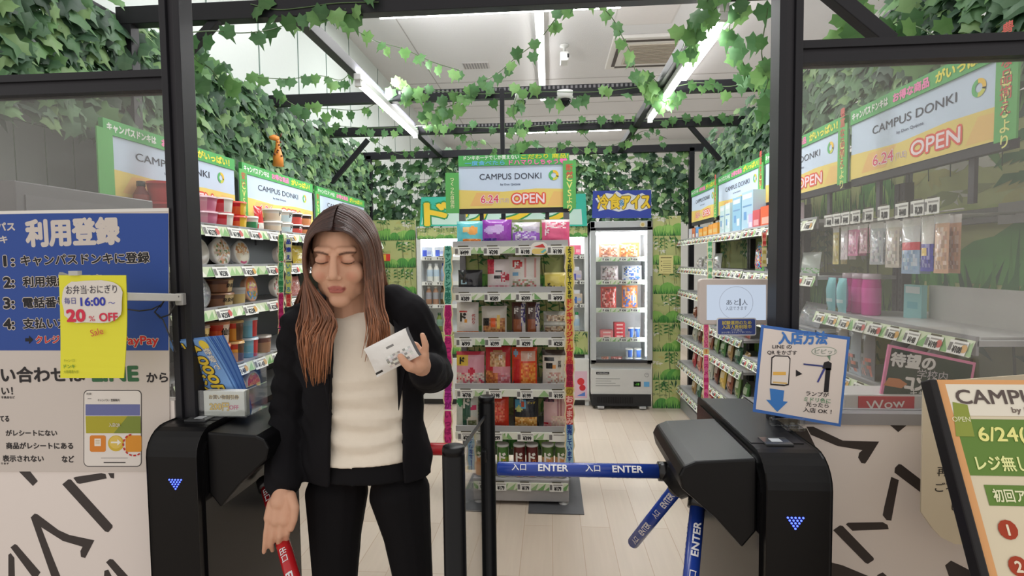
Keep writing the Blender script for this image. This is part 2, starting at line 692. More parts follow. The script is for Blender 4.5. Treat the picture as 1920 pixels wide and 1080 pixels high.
# ---- ceiling lamps
TUBE = emit('lamp_tube', (255, 253, 248), 22.0)


def strip_lamp(label, c, L, along, z=3.8):
    t = thing('ceiling_strip_light', label, 'ceiling light', (c[0], c[1], z))
    sx, sy = (L / 2, 0.045) if along == 'x' else (0.045, L / 2)
    MB().box(-sx, sx, -sy, sy, -0.06, 0.0, (235, 235, 235)).build('housing', METAL, t, bev=0.004)
    MB().box(-sx * .985 if along == 'x' else -0.03, sx * .985 if along == 'x' else 0.03, -0.03 if along == 'x' else -sy * .985, 0.03 if along == 'x' else sy * .985, -0.078, -0.06).build('diffuser', TUBE, t)


strip_lamp('bright strip light running across the ceiling above the shop entrance', (-0.47, 5.08), 2.3, 'x')
strip_lamp('bright strip light running away along the ceiling beside the air conditioner', (-0.09, 6.4), 3.0, 'y')
strip_lamp('bright strip light on the ceiling beyond the tube of the beam on the right', (1.75, 6.2), 2.4, 'y')
strip_lamp('distant strip light across the ceiling behind the ivy', (0.2, 9.8), 2.2, 'x')


def tube_lamp(label, x, y0, y1, z):
    t = thing('beam_tube_light', label, 'tube light', (x, (y0 + y1) / 2, z))
    h = (y1 - y0) / 2
    MB().box(-0.02, 0.02, -h - 0.02, h + 0.02, 0.0, 0.035, (225, 225, 225)).build('fitting', METAL, t, bev=0.003)
    MB().tube([(0, -h, -0.016), (0, h, -0.016)], 0.015, 12).build('tube', TUBE, t)
    for s in (-1, 1):
        MB().box(-0.017, 0.017, s * h - 0.012, s * h + 0.012, -0.034, 0.0, (215, 215, 215)).build('end_cap', METAL, t)


tube_lamp('lit tube lamp under the left trellis beam above the noodle rack', LB + 0.035, 3.0, 4.28, 2.43)
tube_lamp('lit tube lamp under the right trellis beam near the entrance', RB + 0.03, 2.35, 4.0, 2.43)

# ---- air conditioner, smoke sensor, cameras, vents on the ceiling
ac = thing('ceiling_air_conditioner', 'white ceiling cassette air conditioner with beige grille and dark slot', 'air conditioner', (1.16, 6.35, 3.8))
MB().box(-0.47, 0.47, -0.47, 0.47, -0.04, 0.0, (226, 222, 218)).build('panel', METAL, ac, bev=0.01)
sl = MB()
for k in range(4):
    ca, sa = (1, 0, -1, 0)[k], (0, 1, 0, -1)[k]
    cx, cy = 0.385 * ca, 0.385 * sa
    hx, hy = (0.02, 0.36) if ca else (0.36, 0.02)
    sl.box(cx - hx, cx + hx, cy - hy, cy + hy, -0.046, -0.039, (70, 60, 55))
sl.build('air_slot', STEEL, ac)
gr = MB().box(-0.29, 0.29, -0.29, 0.29, -0.048, -0.03, (214, 205, 192))
for k in range(14):
    y = -0.27 + k * 0.04
    gr.box(-0.27, 0.27, y, y + 0.017, -0.052, -0.047, (150, 138, 122))
gr.build('grille', METAL, ac)
ve = thing('ceiling_vent', 'small white slotted vent in the ceiling above the ivy', 'vent', at(893, 142, 6.6))
ve.location.z = 3.8
v = MB().box(-0.16, 0.16, -0.1, 0.1, -0.012, 0, (205, 200, 200))
for k in range(9):
    v.box(-0.15 + k * 0.034, -0.134 + k * 0.034, -0.09, 0.09, -0.015, -0.011, (140, 136, 138))
v.build('grille', METAL, ve)
hatch = thing('ceiling_hatch', 'square access hatch panel in the ceiling', 'hatch', (0.95, 5.35, 3.8))
MB().box(-0.3, 0.3, -0.3, 0.3, -0.006, 0, (214, 209, 207)).box(-0.28, 0.28, -0.28, 0.28, -0.009, -0.005, (226, 220, 219)).build('panel', METAL, hatch)


def dome(label, px, py, Y, r, lens):
    p = at(px, py, Y)
    t = thing('dome_camera', label, 'security camera', p)
    MB().lathe([(r * 1.02, 0.0), (r * 1.02, -r * .35), (r * .95, -r * .75), (r * .8, -r * .9)], 24, col=(225, 225, 224)).build('body', PLAST, t)
    MB().lathe([(r * .72, -r * .8), (r * .7, -r * 1.1), (r * .5, -r * 1.5), (r * .2, -r * 1.72), (0.001, -r * 1.75)], 20, col=(24, 24, 28)).build('lens_dome', BLACKGLOSS, t)
    MB().box(-0.01, 0.01, -0.01, 0.01, 0, BZ - p.z, (60, 60, 62)).build('mount', STEEL, t)


dome('white dome security camera with black lens hanging under the trellis', 1059, 172, 3.55, 0.056, 1)
dome('small flat white dome sensor hanging above the centre display', 977, 178, 3.55, 0.045, 0)
bc = thing('bullet_camera', 'small white bullet camera on a ceiling bracket', 'security camera', at(1058, 98, 6.1))
bc.location.z = 3.8
MB().lathe([(0.05, 0), (0.05, -0.02), (0.015, -0.03), (0.015, -0.1)], 16, col=(222, 222, 220)).build('bracket', PLAST, bc)
MB().box(-0.045, 0.045, -0.09, 0.09, -0.2, -0.1, (222, 222, 220)).build('body', PLAST, bc, bev=0.012)
MB().box(0.03, 0.05, -0.097, -0.08, -0.17, -0.13, (50, 48, 50)).build('lens', BLACKGLOSS, bc)

# ================================================================ ivy
LEAFSHAPE = [(0, -.08), (.22, -.26), (.34, -.02), (.52, .06), (.36, .3), (.3, .52), (.1, .56), (0, .95), (-.1, .56), (-.3, .52), (-.36, .3), (-.52, .06), (-.34, -.02), (-.22, -.26)]


def leaf(mb, p, nrm, up, size, col):
    n = Vector(nrm).normalized()
    u = Vector(up)
    u = (u - n * u.dot(n))
    u = u.normalized() if u.length > 1e-4 else n.orthogonal().normalized()
    r = u.cross(n)
    vs = [Vector(p) + n * (size * 0.06)]
    cy = .25
    for (a, b) in LEAFSHAPE:
        bend = -0.25 * abs(a) ** 1.3 - 0.14 * max(0, b - .3) ** 1.5
        vs.append(Vector(p) + r * (a * size) + u * ((b - cy) * size) + n * (bend * size))
    k = len(LEAFSHAPE)
    fs, cc = [], []
    for i in range(k):
        fs.append((0, 1 + i, 1 + (i + 1) % k))
        cc.append(mixc(col, (255, 255, 210), 0.04) if 4 <= i <= 9 else col)
    mb.add(vs, fs, cc, 0, True)


GREENS = [(56, 88, 64), (74, 112, 76), (90, 132, 86), (108, 150, 94), (52, 78, 60), (132, 166, 108), (106, 140, 108), (70, 104, 72)]
LIGHTG = [(84, 126, 74), (104, 148, 86), (122, 164, 98), (92, 134, 90), (76, 116, 72)]


def ivy_wall(label, fn, w, h0, h1, n, size, nrm, shag=0.05, seed=1):
    """dense artificial ivy mat; fn(u, z, d) -> point, u along the wall, d out of it"""
    r = random.Random(seed)
    t = thing('ivy_mat', label, 'artificial ivy')
    t['kind'] = 'stuff'
    mb = MB()
    for i in range(n):
        u = r.uniform(0, w)
        z = r.uniform(h0, h1)
        top = (z - h0) / (h1 - h0)
        if top > 0.93 and r.random() < .5:
            z += r.uniform(0, .13)
        d = r.uniform(-0.02, shag)
        c = r.choice(GREENS)
        k = r.uniform(-8, 10)
        c = tuple(max(8, v + k) for v in c)
        nn = Vector(nrm) + Vector((r.uniform(-.6, .6), r.uniform(-.6, .6), r.uniform(-.2, .75)))
        up = Vector((r.uniform(-.7, .7), r.uniform(-.7, .7), -1))
        leaf(mb, fn(u, z, d), nn, up, size * r.uniform(.7, 1.25), c)
    o = mb.build('leaves', LEAF, t)
    o['kind'] = 'stuff'
    nb = MB()
    step = 0.12
    k = 0
    while k * step <= w:
        u = k * step
        nb.tube([fn(u, h0 - .25, -0.03), fn(u + r.uniform(-.02, .02), (h0 + h1) / 2, -0.02), fn(u, h1, -0.03)], 0.0022, 4, (60, 92, 62))
        k += 1
    z = h0
    while z < h1:
        nb.tube([fn(0, z, -0.03), fn(w / 2, z + .01, -0.03), fn(w, z, -0.03)], 0.0022, 4, (60, 92, 62))
        z += step
    nb.build('net', PLAST, t)
    return t


ivy_wall('dense ivy mat hanging above the noodle rack along the left side', lambda u, z, d: (-1.89 + d, 1.45 + u, z), 4.0, 1.93, 2.47, 2500, 0.092, (1, -.35, .2), seed=3)
ivy_wall('dense ivy mat hanging above the rack along the right side', lambda u, z, d: (1.53 - d, 1.5 + u, z), 3.95, 1.96, 2.48, 1900, 0.094, (-1, -.4, .2), seed=4)
ivy_wall('dense ivy mat hanging across the back above the fridge and freezer', lambda u, z, d: (-1.84 + u, 5.50 - d, z), 3.25, 1.78, 2.45, 1350, 0.085, (0, -1, .2), seed=5)


def garland(label, pts, n, size, seed, group=None, dense=1, spread=0.02):
    r = random.Random(seed)
    pts = [Vector(p) for p in pts]
    # smooth polyline
    path = []
    for i in range(len(pts) - 1):
        for k in range(6):
            t = k / 6
            p0, p1, p2, p3 = pts[max(0, i - 1)], pts[i], pts[i + 1], pts[min(len(pts) - 1, i + 2)]
            path.append(0.5 * ((2 * p1) + (p2 - p0) * t + (2 * p0 - 5 * p1 + 4 * p2 - p3) * t * t + (3 * p1 - p0 - 3 * p2 + p3) * t ** 3))
    path.append(pts[-1])
    t = thing('ivy_garland', label, 'ivy garland', path[0])
    off = path[0]
    MB().tube([p - off for p in path], 0.0025, 5, (88, 112, 74)).build('stem', PLAST, t)
    mb = MB()
    for i in range(n):
        q = (i + r.uniform(-.25, .25)) / max(1, n - 1) * (len(path) - 1)
        q = min(max(q, 0), len(path) - 1.001)
        k = int(q)
        p = path[k].lerp(path[k + 1], q - k)
        c = r.choice(LIGHTG)
        nn = Vector((r.uniform(-.6, .6), -1, r.uniform(-.5, .5)))
        up = Vector((r.uniform(-.6, .6), r.uniform(-.3, .3), -1))
        leaf(mb, p - off + Vector((r.uniform(-spread, spread), r.uniform(-spread, spread), -size * .3 + r.uniform(-spread, spread))), nn, up, size * r.uniform(.7, 1.15), c)
    mb.build('foliage', LEAF, t)
    return t


def G(label, P, n, size=0.075, seed=0, spread=0.02):
    garland(label, [at(*p) for p in P], n, size, seed, spread=spread)


G('ivy garland strung from the front beam down towards the centre of the shop', [(612, 12, 2.35), (640, 38, 2.5), (700, 75, 2.8), (757, 92, 3.1), (813, 117, 3.3), (863, 132, 3.5)], 13, .085, 11)
G('short ivy garland hanging in front of the left brace', [(345, 62, 2.1), (400, 58, 2.2), (452, 62, 2.3), (510, 55, 2.4), (560, 36, 2.5)], 6, .085, 12)
G('ivy garland sagging across the left wall just above the ivy mat', [(480, 145, 2.9), (540, 148, 3.0), (600, 142, 3.1), (640, 150, 3.2), (662, 128, 3.2)], 12, .075, 13)
G('low ivy garland sagging across the left side below the lit tube', [(520, 175, 3.2), (560, 200, 3.3), (620, 204, 3.5), (680, 205, 3.6), (735, 175, 3.5)], 16, .08, 14, .03)
G('ivy garland under the second beam on the left side', [(620, 235, 4.3), (690, 240, 4.3), (760, 238, 4.3), (830, 232, 4.3)], 14, .08, 15, .03)
G('ivy garland drooping from the strip light towards the left of the centre', [(1072, -6, 2.6), (1042, 35, 2.7), (1010, 75, 2.8), (965, 110, 3.0), (930, 140, 3.2), (905, 152, 3.4)], 14, .08, 16, .03)
G('ivy garland drooping beside the air conditioner', [(1105, -8, 2.5), (1145, 30, 2.6), (1165, 65, 2.8), (1185, 105, 3.0), (1195, 140, 3.3), (1230, 165, 3.5)], 12, .075, 17, .03)
G('ivy garland hanging down beside the right tube lamp', [(1390, -6, 2.3), (1372, 30, 2.4), (1368, 75, 2.5), (1392, 115, 2.6), (1402, 145, 2.7)], 13, .085, 18, .03)
G('ivy garland strung from the right tube lamp to the right ivy mat', [(1255, 165, 3.4), (1310, 155, 3.2), (1370, 162, 3.1), (1440, 140, 2.9)], 10, .085, 19, .03)
G('ivy garland wound along the front of the first cross beam', [(780, 168, 3.48), (900, 176, 3.48), (1010, 172, 3.48), (1120, 172, 3.48), (1240, 158, 3.48)], 22, .085, 20, .05)
G('ivy garland wound along the second cross beam', [(800, 236, 4.4), (940, 240, 4.4), (1090, 230, 4.4), (1240, 226, 4.4), (1380, 215, 4.4)], 30, .08, 21, .05)
G('bushy ivy garland wound round the joint of the left beam', [(735, 160, 3.5), (775, 168, 3.5), (800, 205, 3.55), (840, 200, 3.55), (880, 180, 3.5)], 34, .09, 22, .06)
G('bushy ivy garland wound round the joint of the right beam', [(1205, 130, 3.4), (1235, 160, 3.45), (1228, 195, 3.5), (1262, 185, 3.5)], 22, .09, 23, .05)
G('ivy garland wound along the near end of the right beam', [(1335, -8, 2.0), (1310, 20, 2.2), (1292, 55, 2.3), (1280, 90, 2.5)], 20, .08, 24, .05)
G('ivy garland wound along the front beam at the top left', [(470, 8, 2.27), (520, 18, 2.27), (570, 14, 2.27), (630, 6, 2.27), (710, 4, 2.27)], 12, .09, 25, .04)
G('ivy garland hanging beside the thin post above the centre display', [(970, 175, 3.4), (962, 210, 3.4), (975, 245, 3.4), (965, 280, 3.4)], 12, .08, 26, .04)
G('thin ivy garland dangling in front of the back ivy on the left', [(690, 250, 4.6), (720, 275, 4.6), (760, 290, 4.8), (810, 270, 5.0)], 12, .07, 27, .03)
G('thin ivy garland dangling in front of the back ivy on the right', [(1080, 235, 4.6), (1120, 275, 4.6), (1170, 265, 4.7), (1210, 245, 4.7), (1250, 260, 4.8)], 14, .07, 28, .03)
G('ivy garland spilling over the front of the right ivy mat at the trellis corner', [(1600, 6, 2.3), (1615, 24, 2.25), (1650, 60, 2.3), (1690, 40, 2.2), (1760, 70, 2.0)], 30, .1, 29, .07)

G('sparse ivy sprig dangling in front of the back ivy left of the centre banner', [(855, 240, 4.45), (880, 270, 4.8), (905, 262, 4.9), (930, 285, 4.9)], 8, .07, 31, .03)
G('sparse ivy sprig dangling under the second beam right of the centre', [(1000, 262, 4.8), (1030, 280, 4.8), (1060, 268, 4.8), (1095, 285, 4.8)], 9, .07, 32, .03)
G('ivy garland hanging down from the right ivy mat beside the right post', [(1440, 14, 2.3), (1428, 100, 2.45), (1440, 150, 2.5), (1420, 195, 2.6)], 14, .085, 33, .05)
G('short ivy sprig hanging on the front of the left brace post', [(356, 96, 2.28), (372, 116, 2.26), (396, 130, 2.26), (420, 165, 2.3)], 12, .09, 34, .05)
# ================================================================ front: posters, gates, signs
class Sheet:
    """a flat printed thing standing at depth Y, facing the visitor; local plane (x, z) metres"""

    def __init__(s, px, py, Y):
        s.o = at(px, py, Y)
        s.Y = Y
        s.k = Y / F
        s.mb = MB()

    def q(s, px, py):
        p = at(px, py, s.Y) - s.o
        return p.x, p.z

    def P(s, pts):
        return [s.q(*p) for p in pts]

    def T(s, body, px, py, hpx, col, wpx=None, bold=0.02, anchor='c', lvl=1, rot=0.0, outline=None, mb=None, vert=False):
        x, z = s.q(px, py)
        (mb or s.mb).text(body, x, z, hpx * s.k, -0.0007 * lvl, col, wpx * s.k if wpx else None, bold, anchor, 0, rot + 0.012, None, outline, vert)

    def F(s, pts, col, lvl=1, mb=None):
        (mb or s.mb).flat(s.P(pts), -0.0004 * lvl, col)

    def R(s, x0, y0, x1, y1, col, lvl=1, mb=None):
        s.F([(x0, y1), (x1, y1), (x1, y0), (x0, y0)], col, lvl, mb)


def rrect(x0, y0, x1, y1, r, n=5):
    pts = []
    for cx, cy, a0 in ((x1 - r, y1 - r, 0), (x0 + r, y1 - r, PI / 2), (x0 + r, y0 + r, PI), (x1 - r, y0 + r, 1.5 * PI)):
        for k in range(n + 1):
            t = a0 + PI / 2 * k / n
            pts.append((cx + r * math.cos(t), cy + r * math.sin(t)))
    return pts


WH = (210, 201, 194)
# ---- registration poster on the left shop front
S = Sheet(150, 640, FY - 0.034)
root = thing('registration_poster', 'large blue and white poster on the left shop front with white Japanese heading', 'poster', S.o)
mb = MB()
mb.poly(S.P([(-120, 884), (242, 884), (318, 884), (316, 390), (-120, 402)]), 0.0, 0.002, WH)
mb.build('sheet', PAPER, root)
mb = MB()
S.R(-120, 400, 316, 657, (48, 80, 158), 1, mb)
S.F([(-120, 404), (316, 396), (316, 390), (-120, 398)], (230, 228, 224), 2, mb)
mb.build('blue_field', PAPER, root)
S.mb = MB()
S.T('利用登録', 136, 436, 50, WH, 196, 0.05)
S.T('キャンパス', 28, 425, 17, WH, 98, 0.04, 'r')
S.T('ドンキ', 14, 449, 15, WH, 50, 0.04, 'r')
IK = (28, 26, 30)
OW = (WH, 0.055)
for n, t, y, w in (('1', 'キャンパスドンキに登録', 489, 272), ('2', '利用規約に同意', 529, 170), ('3', '電話番号を認証', 568, 170), ('4', '支払い方法を登録', 607, 200)):
    S.T(n + ':', 8, y, 21, IK, 22, 0.045, 'l', 2, outline=OW)
    S.T(t, 40 if n == '1' else 44, y, 20, IK, w, 0.03, 'l', 2, outline=OW)
S.F([(48, 634), (55, 634), (55, 629), (63, 637), (55, 645), (55, 640), (48, 640)], IK, 3)
S.T('クレジットカード・', 68, 637, 16, (205, 40, 40), 152, 0.03, 'l', 2, outline=OW)
S.T('PayPay', 297, 637, 17, (205, 40, 40), 76, 0.03, 'r', 2, outline=OW)
S.T('お問い合わせは', 158, 702, 30, (44, 40, 42), 255, 0.035, 'r')
S.T('LINE', 216, 700, 30, (58, 108, 72), 96, 0.05)
S.T('から', 295, 708, 20, (44, 40, 42), 44, 0.035)
for t, x, y, h, w in (('い！', 24, 733, 17, 24), ('不具合など', 28, 745, 5, 30), ('てる', 17, 785, 13, 20), ('がレシートにない', 107, 812, 12, 112), ('商品がレシートにある', 137, 836, 13, 146),
                      ('表示されない', 82, 860, 13, 90), ('など', 139, 861, 14, 26), ('ります', 17, 869, 4, 17)):
    S.T(t, x, y, h, (44, 40, 42), w, 0.03, 'r')
S.mb.build('lettering', PAPER, root)
S.mb = MB()
ph = rrect(157, 731, 266, 875, 9)
S.F(ph, (70, 66, 66), 1)
S.F(rrect(158.5, 732.5, 264.5, 873.5, 8), (232, 226, 220), 2)
S.R(161, 758, 263, 779, (110, 116, 168), 3)
S.F([(162, 812), (265, 812), (264, 780), (161, 780)], (176, 168, 52), 3)
S.F([(214, 812), (265, 812), (264, 780), (240, 780)], (128, 142, 62), 4)
S.R(165, 747, 172, 748, (120, 116, 116), 3)
S.T('キャンパス・登録案内', 205, 750, 5, (80, 76, 76), 46, 0.02, 'c', 4)
S.T('10:20', 168, 738, 4, (90, 86, 86), 10, 0.02, 'c', 4)
S.T('入店QR', 217, 796, 8, (214, 210, 200), 24, 0.02, 'c', 6)
for x, c in ((184, (222, 136, 52)), (251, (222, 150, 52))):
    S.F(rrect(x - 15, 816, x + 15, 847, 4), c, 3)
S.F([(218 + 15 * math.cos(t * PI / 10), 831 + 15 * math.sin(t * PI / 10)) for t in range(20)], (214, 182, 62), 3)
S.F([(218 + 12 * math.cos(t * PI / 10), 829 + 12 * math.sin(t * PI / 10)) for t in range(20)], (226, 196, 96), 4)
S.F([(209, 827.5), (221, 827.5), (221, 823), (228, 829), (221, 835), (221, 830.5), (209, 830.5)], (240, 236, 226), 5)
S.R(178, 822, 190, 836, (240, 236, 226), 4)
for y in (825, 828, 831):
    S.R(180, y, 188, y + 1, (200, 170, 120), 5)
for k in range(9):
    a0 = PI * 0.55 + k * 0.42
    x, z = S.q(251, 834)
    S.mb.ring(x, z, 20 * S.k, 23 * S.k, -0.0024, (196, 48, 44), a0, a0 + 0.26, 3)
S.R(190, 858, 240, 859, (150, 146, 146), 3)
S.R(195, 866, 236, 868, (70, 66, 66), 3)
S.mb.build('phone_drawing', PAPER, root)

# ---- yellow sale notice hanging in front of the poster, on a bracket
SY = 1.22
S = Sheet(172, 612, SY)
root = thing('sale_notice', 'yellow handwritten sale sheet hanging in front of the blue poster', 'sign', S.o)
gb = MB()
nv = 10
vs, fs = [], []
for i in range(nv + 1):
    t = i / nv
    for px in (110 + 3 * t, 236 - 4 * t):
        x, z = S.q(px, 516 + 193 * t)
        vs.append((x, 0.006 * math.sin(t * PI) * (1 if px > 170 else .4), z))
for i in range(nv):
    fs.append((2 * i, 2 * i + 2, 2 * i + 3, 2 * i + 1))
n = len(vs)
vs += [(x, y + 0.0015, z) for x, y, z in vs]
fs += [tuple(k + n for k in f[::-1]) for f in fs]
gb.add(vs, fs, (232, 228, 62))
gb.build('sheet', PAPER, root)


def blob(x0, y0, x1, y1, n=18, amp=0.1, seed=1):
    r = random.Random(seed)
    return [((x0 + x1) / 2 + (x1 - x0) / 2 * (1 + r.uniform(-amp, amp)) * math.copysign(abs(math.cos(t)) ** .6, math.cos(t)),
             (y0 + y1) / 2 + (y1 - y0) / 2 * (1 + r.uniform(-amp, amp)) * math.copysign(abs(math.sin(t)) ** .6, math.sin(t))) for t in [2 * PI * k / n for k in range(n)]]


S.mb = MB()
S.F(blob(118, 525, 230, 606, 26, .05, 3), (226, 220, 212), 1)
S.T('お弁当·おにぎり', 172, 543, 17, (48, 44, 62), 108, 0.0, lvl=2)
S.T('毎日', 132, 564, 13, (60, 62, 150), 24, 0.0, lvl=2)
S.T('16:00', 175, 565, 17, (52, 62, 176), 52, 0.03, lvl=2)
S.T('〜', 210, 568, 12, (52, 62, 176), 14, 0.0, lvl=2)
S.T('20', 143, 591, 24, (214, 52, 78), 38, 0.05, lvl=2)
S.T('%', 173, 597, 11, (214, 70, 90), 13, 0.0, lvl=2)
S.T('OFF', 204, 594, 17, (214, 52, 78), 38, 0.03, lvl=2)
S.T('Sale', 182, 622, 14, (206, 72, 74), 27, -0.005, rot=0.2, lvl=2)
S.T('キャンパス', 131, 676, 6, (126, 146, 40), 24, 0.0, lvl=2)
S.T('ドンキ', 131, 687, 8, (96, 150, 52), 24, 0.02, lvl=2)
S.T('大阪電通大店', 134, 697, 6, (126, 146, 40), 32, 0.0, lvl=2)
S.mb.build('lettering', PAPER, root)
cl = MB()
x, z = S.q(141, 514)
cl.box(x - .012, x + .012, -.006, .006, z - .003, z + .008, (190, 190, 186))
cl.build('clip', PLAST, root)

# white bracket arm with cables
p0, p1 = at(344, 558, FY - 0.03), at(236, 556, 1.24)
root = thing('wall_bracket', 'white metal bracket arm reaching from the left post behind the yellow sheet', 'bracket', p0)
o = p0
m = MB().bar((0, 0, 0), p1 - o, 0.014, 0.02, (205, 205, 200))
m.build('arm', METAL, root, bev=0.002)
m = MB().box(-0.016, 0.006, -0.012, 0.012, -0.02, 0.012, (168, 168, 166)).tube([(-0.005, -0.02, 0.004), (-0.005, -0.008, 0.004)], 0.006, 8, (110, 110, 110))
m.build('clamp', METAL, root, bev=0.002)
p2 = at(244, 520, 1.235) - o
for a, bpt in (((236, 556), (112, 514)),):
    m = MB().bar(p1 - o, at(112, 514, SY + .006) - o, 0.01, 0.012, (150, 150, 148))
    m.build('rail', METAL, root, bev=0.002)
root = thing('cable_loop', 'thin black cable looping under the white bracket arm', 'cable', p0)
m = MB()
pts = [(300, 576), (310, 560), (322, 560), (328, 572), (318, 590), (300, 596), (290, 585), (300, 572), (285, 580), (262, 583), (240, 580)]
m.tube([at(x, y, 1.345) - o for x, y in pts], 0.0022, 6, (38, 38, 40))
m.tube([at(x, y, 1.35) - o for x, y in [(296, 590), (306, 600), (318, 630), (330, 660)]], 0.0018, 6, (60, 60, 62))
m.build('wire', PLAST, root)

# ---- turnstile gates
GC = (13, 13, 15)


def gate(label, lane, Yf, s, armcol, word, group, dirs):
    """s: direction from the lane face into the lane (+1: +x)"""
    w, L, H, r = 0.14, 0.52, 0.98, 0.065
    root = thing('turnstile_gate', label, 'turnstile', (lane, Yf + L / 2, 0))
    prof = [(-L / 2, 0)]
    for k in range(7):
        t = PI - PI / 2 * k / 6
        prof.append((-L / 2 + r + r * math.cos(t), H - r + r * math.sin(t)))
    for k in range(4):
        t = PI / 2 - PI / 2 * k / 3
        prof.append((L / 2 - .02 + .02 * math.cos(t), H - .02 + .02 * math.sin(t)))
    prof.append((L / 2, 0))

    def ext(pr, x0, x1, col):
        n = len(pr)
        vs = [(x0, y, z) for y, z in pr] + [(x1, y, z) for y, z in pr]
        fs = [tuple(range(n)), tuple(range(2 * n - 1, n - 1, -1))] + [(i, (i + 1) % n, (i + 1) % n + n, i + n) for i in range(n)]
        return vs, fs, col
    m = MB()
    m.add(*ext(prof, -s * 0.006, -s * w, GC))
    m.build('cabinet', SATIN, root, bev=0.004)
    cy, cz = 0, 0.5
    inner = [(y * 0.93, cz + (z - cz) * 0.965) for y, z in prof]
    m = MB()
    m.add(*ext(inner, 0.0, -s * 0.02, (14, 14, 16)))
    m.build('side_panel', BLACKGLOSS, root, bev=0.002)
    m = MB()
    m.box(-s * (w - .012) if s > 0 else .012, -s * .012 if s > 0 else w - .012, -L / 2 + .10, L / 2 - .03, H, H + .0015, (30, 30, 33))
    m.build('top_plate', SATIN, root)
    m = MB()
    xm = -s * w / 2
    m.box(xm - .03, xm + .03, -L / 2 + .085, -L / 2 + .135, H, H + .004, (70, 72, 74))
    m.box(xm - .012, xm + .012, -L / 2 + .10, -L / 2 + .122, H + .004, H + .005, (200, 205, 210))
    m.build('card_reader', BLACKGLOSS, root, bev=0.001)
    # mechanism housing leaning into the lane
    pl_ = [(0, .97), (.13, .962), (.155, .951), (.165, .93), (.158, .90), (.085, .835), (.03, .772), (0, .81)]
    y0, y1 = -L / 2 + .03, -L / 2 + .33
    m = MB().poly([(s * a, b) for a, b in pl_], y0, y1, GC)
    m.build('housing', SATIN, root, bev=0.005)
    hc = Vector((s * 0.115, -L / 2 + .19, .865))
    m = MB().tube([hc + Vector((-s * .05, 0, .05)), hc, hc + Vector((s * .03, 0, -.03))], [.05, .05, .035], 20, (20, 20, 22))
    m.build('hub', SATIN, root)
    for d, bo, ln in dirs:
        if bo is None:                       # given by two points of the room
            b0 = d[0] - root.location
            d = (d[1] - d[0]).normalized()
        else:
            d = Vector((d[0] * s, d[1], d[2])).normalized()
            b0 = hc + Vector((bo[0] * s, bo[1], bo[2]))
        m = MB()
        rr = 0.0175
        m.tube([b0, b0 + d * .03], rr * 1.35, 16, (22, 22, 24))
        m.tube([b0 + d * .02, b0 + d * (ln - .004), b0 + d * ln], [rr, rr, rr * .8], 20, armcol)
        arm = m.build('barrier_arm', GLOSSY, root)
        # lettering wrapped on the tube
        ax = d if (d.x > 0 or abs(d.x) < .2) else -d
        start = b0 if ax is d else b0 + d * ln
        vdir = Vector((0, -1, 0.75))
        e1 = (vdir - ax * vdir.dot(ax)).normalized()
        e2 = e1.cross(ax).normalized()
        if e2.z < 0:
            e2 = -e2

        def wrap(px, pz, y, off=0.0):
            a = (pz / rr) + off
            return start + ax * px + (e1 * math.cos(a) + e2 * math.sin(a)) * (rr + .0008 - y)
        m = MB()
        words = word
        for off in (0.0, 2.2, -2.2):
            fm = lambda px, pz, y, off=off: wrap(px, pz, y, off)
            x = ln * 0.13
            while x < ln * .86:
                m.text(words[0], x, 0, .016, 0, (226, 226, 230), .036, .02, 'c', 0, 0, fm)
                m.text(words[1], x + .105 * 0.82, 0, .0165, 0, (226, 226, 230), .074, .03, 'c', 0, 0, fm)
                x += .185
        m.build('lettering', GLOSSY, arm)
    # lamp arrow on the front
    m = MB()
    xm, zc = -s * w * .48, .845
    for row in range(5):
        nn = 5 - row
        for k in range(nn):
            x = xm + (k - (nn - 1) / 2) * .0078
            z = zc + .012 - row * .0058
            m.tube([(x, -L / 2 - .0012, z), (x, -L / 2 + .002, z)], .0021, 8, (90, 110, 255))
            if row < 4 and k < nn - 1:
                pass
    m.build('arrow_light', emit('blue_led', (60, 80, 255), 6.0), root)
    return root


gate('black turnstile gate with blue entry arms beside the entry sign', 0.44, 1.13, -1, (32, 62, 150), ('入口', 'ENTER'), 'turnstile gates', [
    ((1, 0, 0), (.03, .015, .005), .435), ((.2, .64, -.74), (0, .03, -.03), .40), ((.25, -.60, -.76), (-.03, -.02, -.04), .43)])
gate('black turnstile gate with red exit arms beside the registration poster', -0.885, 1.26, 1, (186, 30, 38), ('出口', 'EXIT'), 'turnstile gates', [
    ((1, 0, 0), (.03, .02, .005), .45), ((at(497, 900, 1.42), at(562, 1130, 1.19)), None, .45)])

# ---- lane divider of two posts, a glass pane and a rod
root = thing('lane_divider', 'black lane divider of two round posts with a glass pane between the gates', 'barrier', (-0.215, 1.44, 0))
for (px, py, Y, r) in ((850, 835, 1.217, .0268), (912, 742, 1.667, .0262)):
    p = at(px, py, Y)
    m = MB().lathe([(r * 1.9, 0), (r * 1.9, .008), (r, .012), (r, p.z - .022), (r * .93, p.z - .018), (r, p.z - .016), (r, p.z - .008), (r * .93, p.z - .002), (r * .7, p.z), (.001, p.z)], 24, p.x + .215, p.y - 1.44, 0, (16, 16, 18))
    m.build('post', SATIN, root)
pa, pb = at(866, 842, 1.24) , at(910, 780, 1.64)
pa, pb = pa - Vector((-0.215, 1.44, 0)), pb - Vector((-0.215, 1.44, 0))
m = MB().add([(pa.x - .003, pa.y, .12), (pb.x - .003, pb.y, .12), (pb.x - .003, pb.y, pb.z), (pa.x - .003, pa.y, pa.z), (pa.x + .003, pa.y, .12), (pb.x + .003, pb.y, .12), (pb.x + .003, pb.y, pb.z), (pa.x + .003, pa.y, pa.z)],
             [(0, 1, 2, 3), (7, 6, 5, 4), (3, 2, 6, 7)])
m.build('pane', GLASS, root)
m = MB().bar(pa, pb, .007, .006, (30, 30, 33))
m.build('top_rod', SATIN, root)
